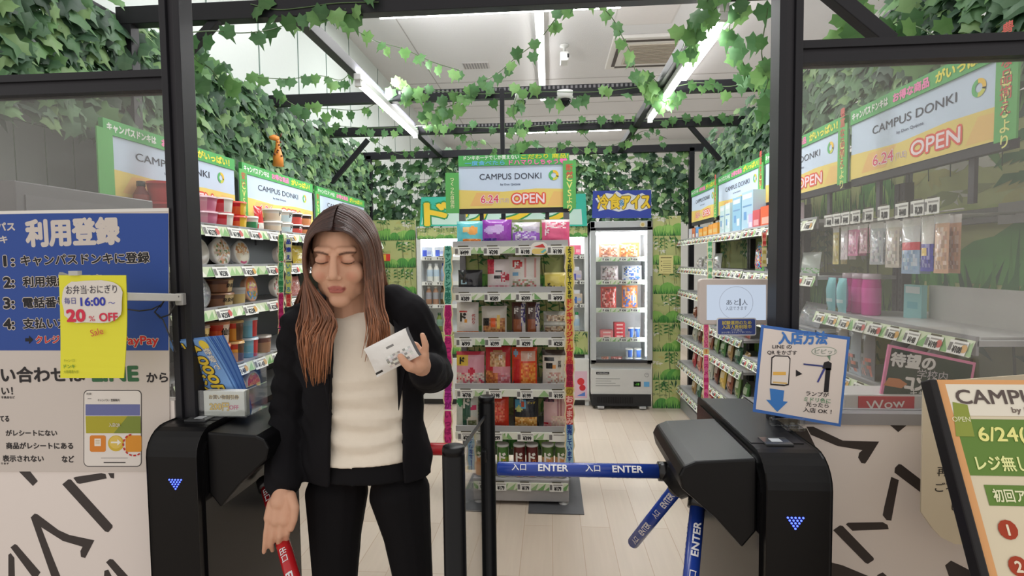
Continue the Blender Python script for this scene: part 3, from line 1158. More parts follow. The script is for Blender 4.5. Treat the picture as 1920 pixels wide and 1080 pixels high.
p = at(909, 848, 1.64) - Vector((-0.215, 1.44, 0))
m = MB().box(p.x - .008, p.x + .008, p.y - .03, p.y + .01, p.z - .026, p.z + .014, (24, 24, 27))
m.build('clamp', SATIN, root, bev=0.005)

# ---- entry sign on a clear clip on the gate
SY = 1.33
S = Sheet(1500, 702, SY)
root = thing('entry_guide_sign', 'white sign with blue border and blue arrow clipped beside the entry gate', 'sign', S.o)
MB().poly(S.P([(1412, 772), (1576, 800), (1594, 632), (1428, 609)]), 0, .003, (70, 116, 192)).build('board', PAPER, root)
S.mb = MB()
S.F([(1417, 767), (1572, 794), (1588, 637), (1432, 615)], (232, 222, 216), 1)
tl = -0.155
S.T('入店方法', 1505, 634, 22, (74, 128, 204), 84, .045, lvl=2, rot=tl + .14)
S.T('LINE の', 1466, 650, 8, (54, 50, 52), 34, .015, lvl=2, rot=-.03)
S.T('QR をかざす', 1466, 661, 8, (54, 50, 52), 52, .015, lvl=2, rot=-.03)
ppts = [(1444, 722), (1470, 724), (1479, 722), (1482, 672), (1478, 667), (1452, 666), (1446, 670)]
S.F(ppts, (52, 48, 50), 2)
S.F([(1446, 719), (1471, 721), (1477, 719), (1480, 674), (1477, 669), (1453, 668), (1448, 672)], (236, 228, 222), 3)
S.R(1449, 697, 1473, 703, (240, 190, 96), 4)
S.F([(1449, 718), (1475, 720), (1475, 717), (1449, 715)], (226, 190, 120), 4)
S.F([(1492, 693), (1492, 706), (1504, 701)], (40, 38, 42), 3)
S.F([(1443, 728), (1470, 732), (1468, 752), (1477, 753), (1457, 772), (1436, 749), (1445, 750)], (66, 130, 206), 3)
S.F([(1545 + 24 * math.cos(t * PI / 9), 659 + 9 * math.sin(t * PI / 9)) for t in range(18)], (120, 150, 128), 2)
S.F([(1545 + 23 * math.cos(t * PI / 9), 659 + 8 * math.sin(t * PI / 9)) for t in range(18)], (234, 228, 222), 3)
S.F([(1550, 667), (1557, 666), (1556, 677)], (120, 150, 128), 2)
S.T('ピピッ！', 1546, 659, 9, (110, 132, 118), 36, .0, lvl=4, rot=-.05)
S.F([(1544, 735), (1553, 735), (1557, 690), (1548, 690)], (44, 42, 46), 3)
S.F([(1541, 690), (1545, 679), (1553, 677), (1559, 681), (1558, 694), (1550, 694)], (44, 42, 46), 3)
S.F([(1506, 684), (1543, 688), (1543, 685), (1506, 681)], (64, 72, 130), 4)
S.F([(1531, 716), (1534, 717), (1547, 692), (1543, 691)], (70, 76, 150), 4)
for t, y, w in (('ランプが', 739, 40), ('ミドリ色に', 750, 47), ('光ったら', 759, 40), ('入店 OK ！', 770, 50)):
    S.T(t, 1532, y, 8.5, (96, 150, 110) if y == 750 else (50, 46, 48), w, .015, lvl=2, rot=-.09)
S.mb.build('lettering', PAPER, root)
m = MB()
x, z = S.q(1480, 792)
m.box(x - .045, x + .035, -.008, .008, z - .008, z + .012)
m.box(x - .006, x + .02, -.012, .014, z - .02, z - .004)
m.box(x - .012, x + .03, -.02, .02, .982 - S.o.z, .99 - S.o.z)
m.box(x + .002, x + .012, -.004, .004, .985 - S.o.z, z)
m.build('clip', ACRYL, root, bev=.003)

# ---- tablet display on an arm from the right post
SY = 1.5
S = Sheet(1384, 566, SY)
root = thing('tablet_display', 'beige framed tablet with glowing screen mounted beside the right post', 'display', S.o)
MB().poly(S.P(rrect(1311, 523, 1456, 609, 7)), 0, .022, (212, 200, 192)).build('frame', PLAST, root, bev=.003)
sc = MB()
S.R(1325, 534, 1436, 600, (205, 218, 234), 2, sc)
sc.build('screen', emit('tablet_glow', (205, 218, 236), 0.85), root)
S.mb = MB()
x, z = S.q(1380, 568)
S.mb.ring(x, z, 29.6 * S.k, 30.2 * S.k, -.0012, (184, 194, 210), n=40)
S.T('あと', 1373, 567, 10, (70, 76, 90), 22, .0, lvl=3)
S.T('1', 1387, 566, 14, (60, 66, 80), None, .0, lvl=3)
S.T('人', 1396, 567, 10, (70, 76, 90), 10, .0, lvl=3)
S.T('入店できます', 1380, 578, 7, (110, 118, 134), 38, .0, lvl=3)
S.mb.build('lettering', PAPER, root)
a0 = at(1449, 600, 1.515) - S.o
m = MB().bar(a0, Vector((pr.x - S.o.x - .02, FY - S.o.y + .03, a0.z)), .014, .03, (60, 58, 58))
m.build('mount_arm', STEEL, root, bev=.003)
m = MB().tube([at(1454, 572, 1.50) - S.o, at(1462, 571, 1.5) - S.o], .004, 8, (226, 226, 224)).tube([at(x, y, 1.47) - S.o for x, y in [(1462, 571), (1474, 571), (1482, 577), (1478, 586), (1466, 590), (1456, 589)]], .002, 6, (216, 216, 214))
m.build('power_cable', PLAST, root)
S = Sheet(1381, 613, 1.492)
root = thing('capacity_notice', 'small blue notice with yellow lettering under the glowing tablet screen', 'sign', S.o)
MB().poly(S.P(rrect(1344, 596, 1418, 629, 4)), 0, .002, (232, 230, 228)).build('card', PAPER, root)
S.mb = MB()
S.F(rrect(1346, 598, 1416, 627, 3), (76, 92, 158), 1)
S.T('試験運用のため', 1381, 605, 7, (240, 216, 96), 52, .02, lvl=2)
S.T('入店人数制限中', 1381, 613, 7, (240, 216, 96), 52, .02, lvl=2)
S.T('ご不便を', 1381, 619, 3.4, (226, 226, 230), 20, .01, lvl=2)
S.T('おかけ致しますがご了承ください', 1381, 623, 3.6, (226, 226, 230), 54, .01, lvl=2)
S.mb.build('lettering', PAPER, root)
m = MB()
x, z = S.q(1381, 634)
m.box(x - .04, x + .04, .003, .009, z - .006, z + .012).box(x - .012, x + .012, .003, .013, z - .022, z - .004)
m.build('clip', ACRYL, root, bev=.003)

# ---- flyers on the left gate
p = at(420, 776, 1.40)
root = thing('flyer_holder', 'clear acrylic holder standing on the left gate top', 'holder', (p.x, 1.44, .9815))
hx0, hx1 = at(364, 770, 1.40).x - p.x, at(475, 770, 1.40).x - p.x - .008
m = MB()
m.box(hx0, hx1, -.06, -.057, 0, .075).box(hx0, hx0 + .003, -.06, .05, 0, .075).box(hx1 - .003, hx1, -.06, .05, 0, .075).box(hx0, hx1, .047, .05, 0, .16).box(hx0, hx1, -.06, .05, 0, .003)
m.build('tray', ACRYL, root)
fl = thing('flyer_stack', 'stack of blue flyers with yellow lettering in the clear holder', 'flyers', (p.x, 1.44, .985))


def flyer_at(u, w, d):
    """u along the height, w across, d out of the stack"""
    bend = .07 * u * u
    return Vector((hx0 + .012 + w - .03 * u - .01 * u * u, .025 - .045 * u - bend * .2 - d, u * .228 - .02 * u * u - w * .06 * 0))


m = MB()
for layer in range(9):
    vs, fs = [], []
    for i in range(9):
        for j in range(2):
            q = flyer_at(i / 8, j * .118, layer * .0035)
            q.z += .012 * j * (i / 8)
            q.x -= layer * .0035 * (i / 8)
            vs.append(q)
    for i in range(8):
        fs.append((2 * i, 2 * i + 1, 2 * i + 3, 2 * i + 2))
    nvx = len(vs)
    vs += [v + Vector((0, .0012, 0)) for v in vs]
    fs += [tuple(k + nvx for k in f[::-1]) for f in fs] + [(0, 2, 2 + nvx, nvx)]
    m.add(vs, fs, (120, 166, 226) if layer % 3 else (84, 128, 204))
m.build('sheets', PAPER, fl)
ff = lambda px, pz, y: flyer_at(pz / .2 + .0, px, 9 * .0035 + .001 - y) + Vector((-.0315 * (pz / .2), 0, .012 * px / .118 * (pz / .2)))
m = MB()
for q in range(10):
    b0_, b1_ = .02 + .0176 * q, .02 + .0176 * (q + 1)
    m.add([ff(a, b, .0004) for a, b in ((.004, b0_), (.113, b0_), (.113, b1_), (.004, b1_))], [(0, 1, 2, 3)], (128, 172, 230))
m.text('プレゼント', .034, .105, .030, -.001, (238, 206, 70), .165, .04, 'c', 0, -PI / 2, ff, ((40, 46, 80), .06))
m.text('4,000円', .070, .105, .036, -.001, (238, 206, 70), .16, .04, 'c', 0, -PI / 2, ff, ((40, 46, 80), .06))
m.text('登録で', .098, .14, .018, -.001, (240, 236, 226), .06, .02, 'c', 0, -PI / 2, ff, ((60, 80, 140), .02))
m.add([ff(.10 + .012 * math.cos(t * .52), .178 + .014 * math.sin(t * .52), -.0005) for t in range(12)], [tuple(range(12))], (240, 214, 80))
m.build('lettering', PAPER, fl)
cp = thing('coupon_cards', 'block of white coupon cards with yellow price lettering in front of blue flyers', 'cards', (p.x, 1.44, .985))
cx0 = hx0 + .04
m = MB().box(cx0, hx1 - .008, -.055, -.030, 0, .068, [(232, 230, 220), (226, 222, 206), (222, 220, 214), (240, 236, 224), (236, 234, 226), (200, 200, 200)])
m.build('cards', PAPER, cp)
m = MB()
cw = (cx0 + hx1 - .008) / 2
m.text('お買い物割引券', cw, .052, .011, -.0556, (52, 48, 60), .085, .02, outline=((240, 200, 80), .05))
m.text('200円', cw - .014, .026, .022, -.0556, (238, 196, 66), .055, .03, outline=((120, 96, 60), .03))
m.text('OFF', cw + .028, .024, .012, -.0556, (214, 90, 130), .026, .03)
m.build('lettering', PAPER, cp)

# ---- A-frame board at the right and the notice behind it
Yt, Yb2 = 1.02, 0.90
T0, B0 = at(1737, 712, Yt), at(1835, 1085, Yb2)
up = (T0 - B0).normalized()
root = thing('standing_board', 'cream and green opening notice board in a black edged stand at the right edge', 'sign board', T0)
nrm = Vector((1, 0, 0)).cross(up).normalized()
if nrm.y > 0:
    nrm = -nrm
Lb = (T0.z - 0.05) / up.z
bf = lambda x, d, y: Vector((x, 0, 0)) - up * d - nrm * (y)       # x from the left edge, d down the board, y behind the face


def quad(mb, x0, x1, d0, d1, y, col):
    mb.add([bf(x0, d1, y), bf(x1, d1, y), bf(x1, d0, y), bf(x0, d0, y)], [(0, 1, 2, 3)], col)


def slab(mb, x0, x1, d0, d1, y0, y1, col):
    vs = [bf(x, d, y) for y in (y0, y1) for (x, d) in ((x0, d1), (x1, d1), (x1, d0), (x0, d0))]
    mb.add(vs, [(0, 1, 2, 3), (7, 6, 5, 4), (0, 4, 5, 1), (1, 5, 6, 2), (2, 6, 7, 3), (3, 7, 4, 0)], col)


BW = 0.62
m = MB()
slab(m, 0, .014, 0, Lb, -.008, .02, (32, 30, 32))
slab(m, BW - .014, BW, 0, Lb, -.008, .02, (32, 30, 32))
slab(m, .014, BW - .014, Lb - .014, Lb, -.008, .02, (32, 30, 32))
m.build('frame', STEEL, root, bev=.003)
m = MB()
slab(m, .010, BW - .010, 0.002, Lb - .01, 0, .012, (226, 214, 186))
m.build('board', PAPER, root)
m = MB()
quad(m, .014, .03, 0.0, Lb, -.0008, (226, 168, 112))
quad(m, .03, .6, .0, .008, -.0008, (226, 168, 112))
quad(m, .03, .6, .008, .064, -.0008, (236, 230, 214))
quad(m, .03, .6, .070, .165, -.0008, (104, 138, 62))
quad(m, .048, .6, .18, .213, -.0008, (104, 138, 62))
quad(m, .045, .19, .435, .468, -.0008, (104, 138, 62))
m.add([bf(a, b, -.0014) for a, b in ((.024, .10), (.055, .10), (.058, .045), (.034, .040))], [(0, 1, 2, 3)], (146, 158, 70))
m.build('print', PAPER, root)
m = MB()
bt = lambda px, pz, y: bf(px, -pz, y)


def BT(body, x, d, h, col, w, bold=.02, anchor='l'):
    m.text(body, x, -d, h, -.002, col, w, bold, anchor, 0, 0, bt)


BT('CAMPUS DONKI', .042, .030, .026, (96, 84, 80), .30)
BT('by Don Quijote', .13, .053, .010, (120, 106, 98), .11)
BT('6/24(火)', .062, .095, .030, (244, 240, 150), .125, .025)
BT('OPEN!', .21, .095, .034, (244, 240, 150), .16, .03)
BT('レジ無しで、簡単・便利なお買い物', .045, .145, .024, (240, 244, 170), .36, .025)
BT('初回アカウント登録方法', .058, .197, .020, (240, 240, 200), .19, .025)
BT('LINEでお友達登録', .096, .252, .016, (120, 124, 60), .17, .01)
BT('お支払い方法を選択', .098, .305, .016, (110, 116, 50), .17, .015)
BT('(クレジットカードまたは', .11, .331, .010, (120, 124, 70), .15, .0)
BT('入店QR表示で完了', .102, .362, .018, (120, 124, 60), .18, .01)
BT('※PayPayは残高500円', .106, .385, .009, (130, 134, 80), .15, .0)
BT('店舗ご利用方法', .055, .451, .020, (240, 240, 200), .13, .025)
BT('入店QRを', .10, .528, .013, (96, 100, 50), .07, .01)
BT('ゲートにかざして入店', .068, .553, .013, (96, 100, 50), .14, .01)
for n_, d in (('1', .25), ('2', .305), ('3', .36)):
    m.add([bf(.066 + .0155 * math.cos(t * .5236), d + .0155 * math.sin(t * .5236), -.0016) for t in range(12)], [tuple(range(12))], (170, 62, 34))
    BT(n_, .066, d, .017, (240, 226, 200), None, .03, 'c')
for xx, n_ in ((.12, 'STEP1'), (.29, 'STEP2')):
    m.add([bf(xx + .06 * math.cos(t * .3491), .498 + .016 * math.sin(t * .3491), -.0016) for t in range(18)], [tuple(range(18))], (170, 62, 34))
    BT(n_, xx, .498, .018, (240, 226, 200), .07, .03, 'c')
BT('OPEN', .040, .07, .009, (240, 240, 200), .03, .0, 'c')
m.build('lettering', PAPER, root)
m = MB()                                          # little drawing of a visitor holding a phone to the gate
quad(m, .098, .116, .578, .66, -.0012, (52, 50, 54))
quad(m, .100, .114, .585, .60, -.0016, (200, 200, 196))
m.add([bf(.165 + .020 * math.cos(t * .5236), .60 + .024 * math.sin(t * .5236), -.0012) for t in range(12)], [tuple(range(12))], (238, 196, 156))
m.add([bf(a, b, -.0016) for a, b in ((.145, .600), (.187, .605), (.187, .578), (.165, .570), (.148, .580))], [tuple(range(5))], (60, 52, 50))
m.add([bf(a, b, -.001) for a, b in ((.142, .72), (.20, .72), (.198, .64), (.18, .624), (.155, .626), (.15, .655))], [tuple(range(6))], (214, 122, 62))
quad(m, .132, .148, .60, .645, -.0018, (60, 70, 74))
m.build('drawing', PAPER, root)
m = MB()
m.bar(bf(.42, .02, .02), Vector((.42, .50, -T0.z + .012)), .03, .02, (32, 30, 32))
m.build('rear_leg', STEEL, root)
S = Sheet(1790, 880, 1.30)
root = thing('rounded_notice', 'beige rounded notice panel behind the standing board', 'notice', S.o)
pts = [(1748, 990), (1765, 1008), (1790, 1020), (1900, 1030), (1960, 1032), (1960, 700), (1745, 716), (1733, 722), (1731, 735), (1727, 960)]
MB().poly(S.P(pts), 0, .004, (218, 206, 182)).build('panel', PAPER, root)
S.mb = MB()
S.T('再入店の際は', 1757, 884, 17, (50, 46, 46), 120, .01, 'l')
S.T('ご不明点は', 1753, 914, 17, (50, 46, 46), 100, .01, 'l')
S.T('しください', 1784, 950, 15, (50, 46, 46), 90, .01, 'l')
S.mb.build('lettering', PAPER, root)
m = MB()
x, z = S.q(1850, 735)
m.box(x - .01, x + .01, .004, FY - .03 - 1.30, z - .01, z + .01, (190, 188, 184))
m.build('hook', METAL, root)
# ================================================================ products
def painter(shapes, base):
    """shapes on the unit square, later ones on top: ('r', x0, y0, x1, y1, col), ('c', cx, cy, r, col), ('n', x0, y0, x1, y1, [cols])"""
    def f(u, v):
        c = base
        for s in shapes:
            if s[0] == 'r':
                if s[1] <= u <= s[3] and s[2] <= v <= s[4]:
                    c = s[5]
            elif s[0] == 'c':
                if (u - s[1]) ** 2 + ((v - s[2]) * 1.3) ** 2 <= s[3] ** 2:
                    c = s[4]
            elif s[0] == 'n':
                if s[1] <= u <= s[3] and s[2] <= v <= s[4]:
                    c = jit(R_.choice(s[5]), 14)
            elif s[0] == 't':
                if v < s[1] + s[2] * u:
                    c = s[3]
        return c
    return f


def bag_mesh(w, h, d, base, shapes=(), texts=(), nu=16, nv=20, seed=0, mat=None):
    """standing pillow bag: bulged front and back, flat crimped ends; origin at the bottom centre, front faces -y"""
    r = random.Random(seed)
    f = painter(shapes, base)
    ph = [r.uniform(0, 6) for _ in range(6)]

    def bulge(u, v):
        b = max(0.0, 1 - abs(2 * u - 1) ** 2.6) * max(0.0, 1 - abs(2 * v - 1.04) ** 3.2)
        b = max(0.0, b)
        wr = .05 * math.sin(9 * u + ph[0]) * math.sin(5 * v + ph[1]) + .04 * math.sin(17 * v + ph[2] + 3 * u)
        return b * (1 + wr)

    def side(u, v):
        pinch = 1 - .035 * (1 - abs(2 * v - 1) ** 4)
        return (u - .5) * w * pinch, v * h

    def front(x, z, y):
        u, v = x / w + .5, z / h
        return (x, -d / 2 * bulge(min(1, max(0, u)), min(1, max(0, v))) - .001 + y, z)
    mb = MB()
    for sgn in (-1, 1):
        vs, fs, cc = [], [], []
        for j in range(nv + 1):
            for i in range(nu + 1):
                u, v = i / nu, j / nv
                x, z = side(u, v)
                vs.append((x, sgn * d / 2 * bulge(u, v), z))
        for j in range(nv):
            for i in range(nu):
                a = j * (nu + 1) + i
                q = (a, a + 1, a + nu + 2, a + nu + 1)
                fs.append(q if sgn < 0 else q[::-1])
                cc.append(f((i + .5) / nu, (j + .5) / nv) if sgn < 0 else base)
        mb.add(vs, fs, cc, 0, True)
    for t in texts:
        body, u, v, hh, col = t[:5]
        k = t[5] if len(t) > 5 else {}
        mb.text(body, (u - .5) * w, v * h, hh, -.0012, col, k.get('w'), k.get('b', .03), 'c', 0, k.get('rot', 0), front, k.get('o'), k.get('v', False))
    return mb


def single(mb, name, label, cat, loc, rz=0.0, group=None, mat=None, lean=0.0, bev=0):
    o = mb.build(name, mat or FILM, None, loc, rz, bev=bev)
    o.rotation_euler.x = lean
    return tag(o, label, cat, group)


def cup_mesh(r, h, cols, lid=(236, 232, 226), taper=.8, n=18, panel=None, text=None):
    """paper noodle cup with rim and lid; panel: colour on the front quarter"""
    prof = [(r * taper, 0), (r * (taper + .04), .004), (r * .93, h * .62), (r * .97, h * .86), (r * 1.03, h * .88), (r * 1.03, h * .9), (r, h * .9), (r, h), (r * .98, h), (.001, h + .001)]

    def cf(i, a):
        if i >= 4:
            return lid
        c = cols[min(i, len(cols) - 1)]
        if panel and i in (1, 2, 3) and .66 < a < .86:
            return panel
        return c
    mb = MB().lathe(prof, n, col=cf)
    if text:
        rr = r * .93

        def wrap(x, z, y):
            rad = r * (taper + (.93 - taper) * min(1, z / (h * .62))) + .0012 - y
            a = -PI / 2 + x / rad
            return (rad * math.cos(a), rad * math.sin(a), z)
        for t in text:
            mb.text(t[0], t[1], t[2] * h, t[3], 0, t[4], None, .03, 'c', 0, 0, wrap)
    return mb


def dish_mesh(w, h, base, rim, shapes=(), texts=(), d=.03):
    """oval lidded dish standing on its edge, lid facing -y"""
    f = painter(shapes, base)
    mb = MB()
    vs, fs, cc = [(0, -d * .5, h / 2)], [], []
    n, rings = 24, 6
    for k in range(1, rings + 1):
        t = k / rings
        for i in range(n):
            a = 2 * PI * i / n
            vs.append((w / 2 * t * math.cos(a), -d * .5 * (1 - t ** 3 * .6), h / 2 + h / 2 * t * math.sin(a)))
    for i in range(n):
        fs.append((0, 1 + i, 1 + (i + 1) % n))
        cc.append(f(.5, .5))
    for k in range(rings - 1):
        for i in range(n):
            a = 1 + k * n + i
            b = 1 + k * n + (i + 1) % n
            fs.append((a, a + n, b + n, b))
            t, an = (k + 1.5) / rings, 2 * PI * (i + .5) / n
            cc.append(rim if k == rings - 2 else f(.5 + .5 * t * math.cos(an), .5 + .5 * t * math.sin(an)))
    m0 = len(vs)
    for i in range(n):
        a = 2 * PI * i / n
        vs.append((w * .36 * math.cos(a), d, h / 2 + h * .36 * math.sin(a)))
    for i in range(n):
        a = 1 + (rings - 1) * n + i
        b = 1 + (rings - 1) * n + (i + 1) % n
        fs.append((a, m0 + i, m0 + (i + 1) % n, b))
        cc.append(rim)
    fs.append(tuple(range(m0, m0 + n)))
    cc.append(rim)
    mb.add(vs, fs, cc, 0, True)
    for t in texts:
        mb.text(t[0], (t[1] - .5) * w, t[2] * h, t[3], -d * .5 - .0012, t[4], None, .03)
    return mb


def box_mesh(w, d, h, col, shapes=(), texts=()):
    mb = MB().box(-w / 2, w / 2, -d / 2, d / 2, 0, h, [jit(col, 3)] * 6)
    for s in shapes:
        x0, z0, x1, z1, c = s
        mb.rect((x0 - .5) * w, (x1 - .5) * w, z0 * h, z1 * h, -d / 2 - .0006, c)
    for t in texts:
        mb.text(t[0], (t[1] - .5) * w, t[2] * h, t[3], -d / 2 - .0012, t[4], None, .03)
    return mb


def bottle_mesh(r, h, body, cap, label=None, neck=.4, n=16):
    prof = [(r * .92, 0), (r, .006), (r, h * .3), (r, h * .55), (r, h * .66), (r * neck, h * .84), (r * neck, h * .87), (r * (neck + .05), h * .88), (r * (neck + .05), h), (.001, h)]
    cols = [body, body, label or body, label or body, body, body, cap, cap, cap]
    return MB().lathe(prof, n, col=cols)


def can_mesh(r, h, cols, panel=None, text=None):
    prof = [(r * .94, 0), (r, .004), (r, h * .03), (r, h * .35), (r, h * .62), (r, h * .93), (r * 1.03, h * .935), (r * 1.03, h * .99), (r * .9, h), (.001, h * .985)]
    c = [(190, 190, 190), (190, 190, 190), cols[0], cols[1], cols[2], (200, 200, 198), (210, 210, 208), (210, 210, 208), (206, 206, 200)]
    mb = MB().lathe(prof, 20, col=c)
    wrap = lambda x, z, y: ((r + .001 - y) * math.cos(-PI / 2 + x / r), (r + .001 - y) * math.sin(-PI / 2 + x / r), z)
    if text:
        for t in text:
            mb.text(t[0], t[1], t[2] * h, t[3], 0, t[4], t[5] if len(t) > 5 else None, .05, 'c', 0, 0, wrap)
    return mb


# ---- price tags: one mesh per price
_TAG = {}


def price_tag(parent, price, x, y, z, w=.075, h=.042, tilt=0.0, pic=None):
    k = (price, w, h, pic)
    if k not in _TAG:
        mb = MB().box(-w / 2, w / 2, 0, .0012, -h / 2, h / 2, (232, 232, 226))
        mb.rect(-w * .48, -w * .30, -h * .3, h * .3, -.0004, (120, 118, 116))
        mb.rect(-w * .22, w * .45, h * .22, h * .34, -.0004, (150, 148, 144))
        mb.rect(-w * .3, w * .35, h * .5, h * .5 + .006, -.0002, (74, 70, 50))
        if pic:
            mb.disc(w * .36, -h * .02, h * .3, -.0005, pic, n=12)
        if price:
            mb.text('¥' + price, w * (.02 if pic else .1), -h * .14, h * .46, -.0006, (34, 34, 36), w * .5, .04)
        _TAG[k] = mb.build('price_tag', PAPER, parent)
        o = _TAG[k]
    else:
        o = _TAG[k].copy()
        COL.objects.link(o)
        o.parent = parent
    o.location = (x, y, z)
    o.rotation_euler = (tilt, 0, 0)
    return o


# ---- jungle print
JC = dict(base=(188, 194, 132), hill=(128, 184, 92), hill2=(92, 158, 78), blade=(58, 118, 62), blade2=(84, 146, 70), palm=(222, 220, 206), dark=(46, 84, 60), stem=(88, 96, 66))


def jungle(mb, x0, x1, z0, z1, y, tile=.27, seed=1, tileh=None):
    r = random.Random(seed)
    tileh = tileh or tile
    mb.rect(x0, x1, z0, z1, y, JC['base'])
    e = .0004
    cnt = [0]

    def flat(pts, yy, c):
        cnt[0] += 1
        mb.flat(pts, yy - cnt[0] * 2e-6, c)
    zi = z0
    nx = max(1, round((x1 - x0) / tile))
    tw = (x1 - x0) / nx
    while zi < z1 - .02:
        th = min(tileh, z1 - zi)
        for ix in range(nx):
            a = x0 + ix * tw
            X = lambda t: a + tw * min(1, max(0, t))
            Z = lambda t: zi + min(th, tileh * t)
            if th > tileh * .6:
                for k in range(8):                       # cream and white palm fans
                    cx, cz = r.uniform(.1, .9), r.uniform(.45, .95)
                    c = r.choice([JC['palm'], (190, 186, 120), (176, 190, 120), (150, 160, 110)])
                    for q in range(7):
                        an = r.uniform(.2, 2.9)
                        L = r.uniform(.12, .26)
                        dx, dz = math.cos(an) * L, -math.sin(an) * L * .8 + .06
                        px_, pz_ = -dz * .16, dx * .16
                        flat([(X(cx), Z(cz)), (X(cx + dx * .5 + px_), Z(cz + dz * .5 + pz_)), (X(cx + dx), Z(max(.02, cz + dz))), (X(cx + dx * .5 - px_), Z(cz + dz * .5 - pz_))], y - e, c)
            for k in range(4):
                cx, rr = r.uniform(.05, .95), r.uniform(.2, .36)
                pts = [(X(cx - rr), Z(.03))] + [(X(cx - rr * math.cos(q * PI / 8)), Z(.03 + rr * 1.15 * math.sin(q * PI / 8))) for q in range(9)] + [(X(cx + rr), Z(.03))]
                flat(pts, y - 2 * e, r.choice([JC['hill'], JC['hill2'], (150, 196, 104)]))
            for k in range(44):
                cx = (k + r.uniform(-.5, 1.5)) / 44
                hh = r.uniform(.12, .38) if k % 2 else r.uniform(.10, .2)
                w = .016
                flat([(X(cx - w), Z(0)), (X(cx + w), Z(0)), (X(cx + r.uniform(-.06, .06)), Z(hh))], y - 3 * e, r.choice([JC['blade'], JC['blade2'], JC['dark'], (72, 136, 60)]))
            for k in range(5 if th > tileh * .6 else 0):      # broad leaves hanging in from the upper edge
                cx, L, an = r.uniform(.05, .95), r.uniform(.16, .34), r.uniform(-.6, .6)
                dx, dz = math.sin(an) * L, -math.cos(an) * L
                flat([(X(cx), Z(1)), (X(cx + dx * .4 + L * .13), Z(1 + dz * .4)), (X(cx + dx), Z(1 + dz)), (X(cx + dx * .4 - L * .13), Z(1 + dz * .4))], y - 2.5 * e, r.choice([(96, 146, 76), (70, 120, 66), (150, 176, 96), JC['dark']]))
            if th > tileh * .6:
                for k in range(3):                       # hanging dark fern leaf with stem
                    cx = r.uniform(.15, .85)
                    flat([(X(cx), Z(1)), (X(cx + .012), Z(1)), (X(cx + .06), Z(.35)), (X(cx + .045), Z(.35))], y - 3 * e, JC['stem'])
                    for q in range(6):
                        zz = .62 + q * .06
                        s_ = -1 if q % 2 else 1
                        flat([(X(cx + .03), Z(zz)), (X(cx + s_ * .10), Z(zz + .015)), (X(cx + s_ * .15), Z(zz - .06))], y - 3.5 * e, r.choice([(70, 122, 66), JC['blade']]))
        zi += tileh
    return mb


# ================================================================ header boards
# 0.0
def header(label, loc, rz, w, h, strip_side, top=None, group='opening banners above the racks', strip_text=('', '')):
    root = thing('opening_banner', label, 'banner', loc, rz, group)
    bh = h * .20
    sw = .075
    MB().box(-w / 2, w / 2, 0, .02, 0, h - bh, (206, 222, 242)).build('board', PAPER, root)
    MB().box(-w / 2 - .0, w / 2, -.006, .014, h - bh, h, (86, 176, 96)).build('top_strip', PAPER, root)
    sx = w / 2 - sw * .5 if strip_side > 0 else -w / 2 - sw * .5
    MB().box(sx, sx + sw, -.012, -.006, -.01, h * .86, (98, 178, 96)).build('side_strip', PAPER, root)
    m = MB()
    e = -.0008
    m.flat([(-w / 2, 0), (w / 2, 0), (w / 2, h * .34), (w * .2, h * .36), (-w * .1, h * .31), (-w / 2, h * .36)], e, (236, 212, 120))
    m.flat([(-w * .4, h * .05), (-w * .2, h * .05), (-w * .12, h * .3), (-w * .34, h * .3)], e * 1.3, (238, 190, 120))
    m.flat([(w * .3, h * .03), (w * .48, h * .03), (w * .48, h * .28), (w * .36, h * .3)], e * 1.3, (238, 196, 120))
    x0 = -w * .03
    m.text('CAMPUS DONKI', x0, h * .60, h * .115, e * 2, (56, 60, 76), w * .56, .0)
    m.text('by Don Quijote', x0, h * .45, h * .038, e * 2, (70, 80, 110), w * .18, .015)
    cx, cz, rr = w * .36, h * .60, h * .095
    m.ring(cx, cz, rr * .5, rr, e * 2, (244, 200, 70), -.4, PI * .75)
    m.ring(cx, cz, rr * .5, rr, e * 2.2, (96, 184, 110), PI * .55, PI * 1.45)
    m.ring(cx, cz, rr * .5, rr, e * 2, (210, 214, 90), PI * 1.4, PI * 1.95)
    m.text('6.24', -w * .22, h * .18, h * .15, e * 2.5, (226, 74, 104), w * .16, .01, outline=((250, 240, 240), .05))
    m.text('(TUE)', -w * .085, h * .15, h * .08, e * 2.5, (206, 186, 214), w * .08, .0)
    m.text('OPEN', w * .13, h * .18, h * .18, e * 3, (250, 232, 236), w * .29, .02, outline=((232, 92, 72), .10))
    m.build('lettering', PAPER, root)
    m = MB()
    zc = h - bh / 2
    if top:
        for (t, x, dz, hh, c, ww) in top:
            m.text(t, x * w, zc + dz * bh, hh * bh, -.0072, c, ww * w, .03)
    else:
        m.text('キャンパスドンキは', -w * .33, zc, bh * .55, -.0072, (238, 244, 236), w * .30, .04)
        m.text('お得な商品', -w * .02, zc, bh * .55, -.0072, (250, 140, 190), w * .24, .05)
        m.text('がいっぱい！', w * .29, zc, bh * .62, -.0072, (240, 232, 80), w * .30, .05)
    for t, dz, c in ((strip_text[0], .66, (214, 90, 80)), (strip_text[1], .26, (236, 236, 140))):
        if t:
            m.text(t, sx + sw / 2, h * dz, sw * .52, -.0128, c, None, .02, vert=True)
    m.build('strip_lettering', PAPER, root)
    m = MB()
    for x in (-w * .3, w * .3):
        m.box(x - .012, x + .012, .02, .032, -.17, h * .6, (66, 64, 68))
    m.box(-w / 2, w / 2, .002, .03, -.03, 0.0, (44, 43, 48))
    m.build('support', STEEL, root)
    return root


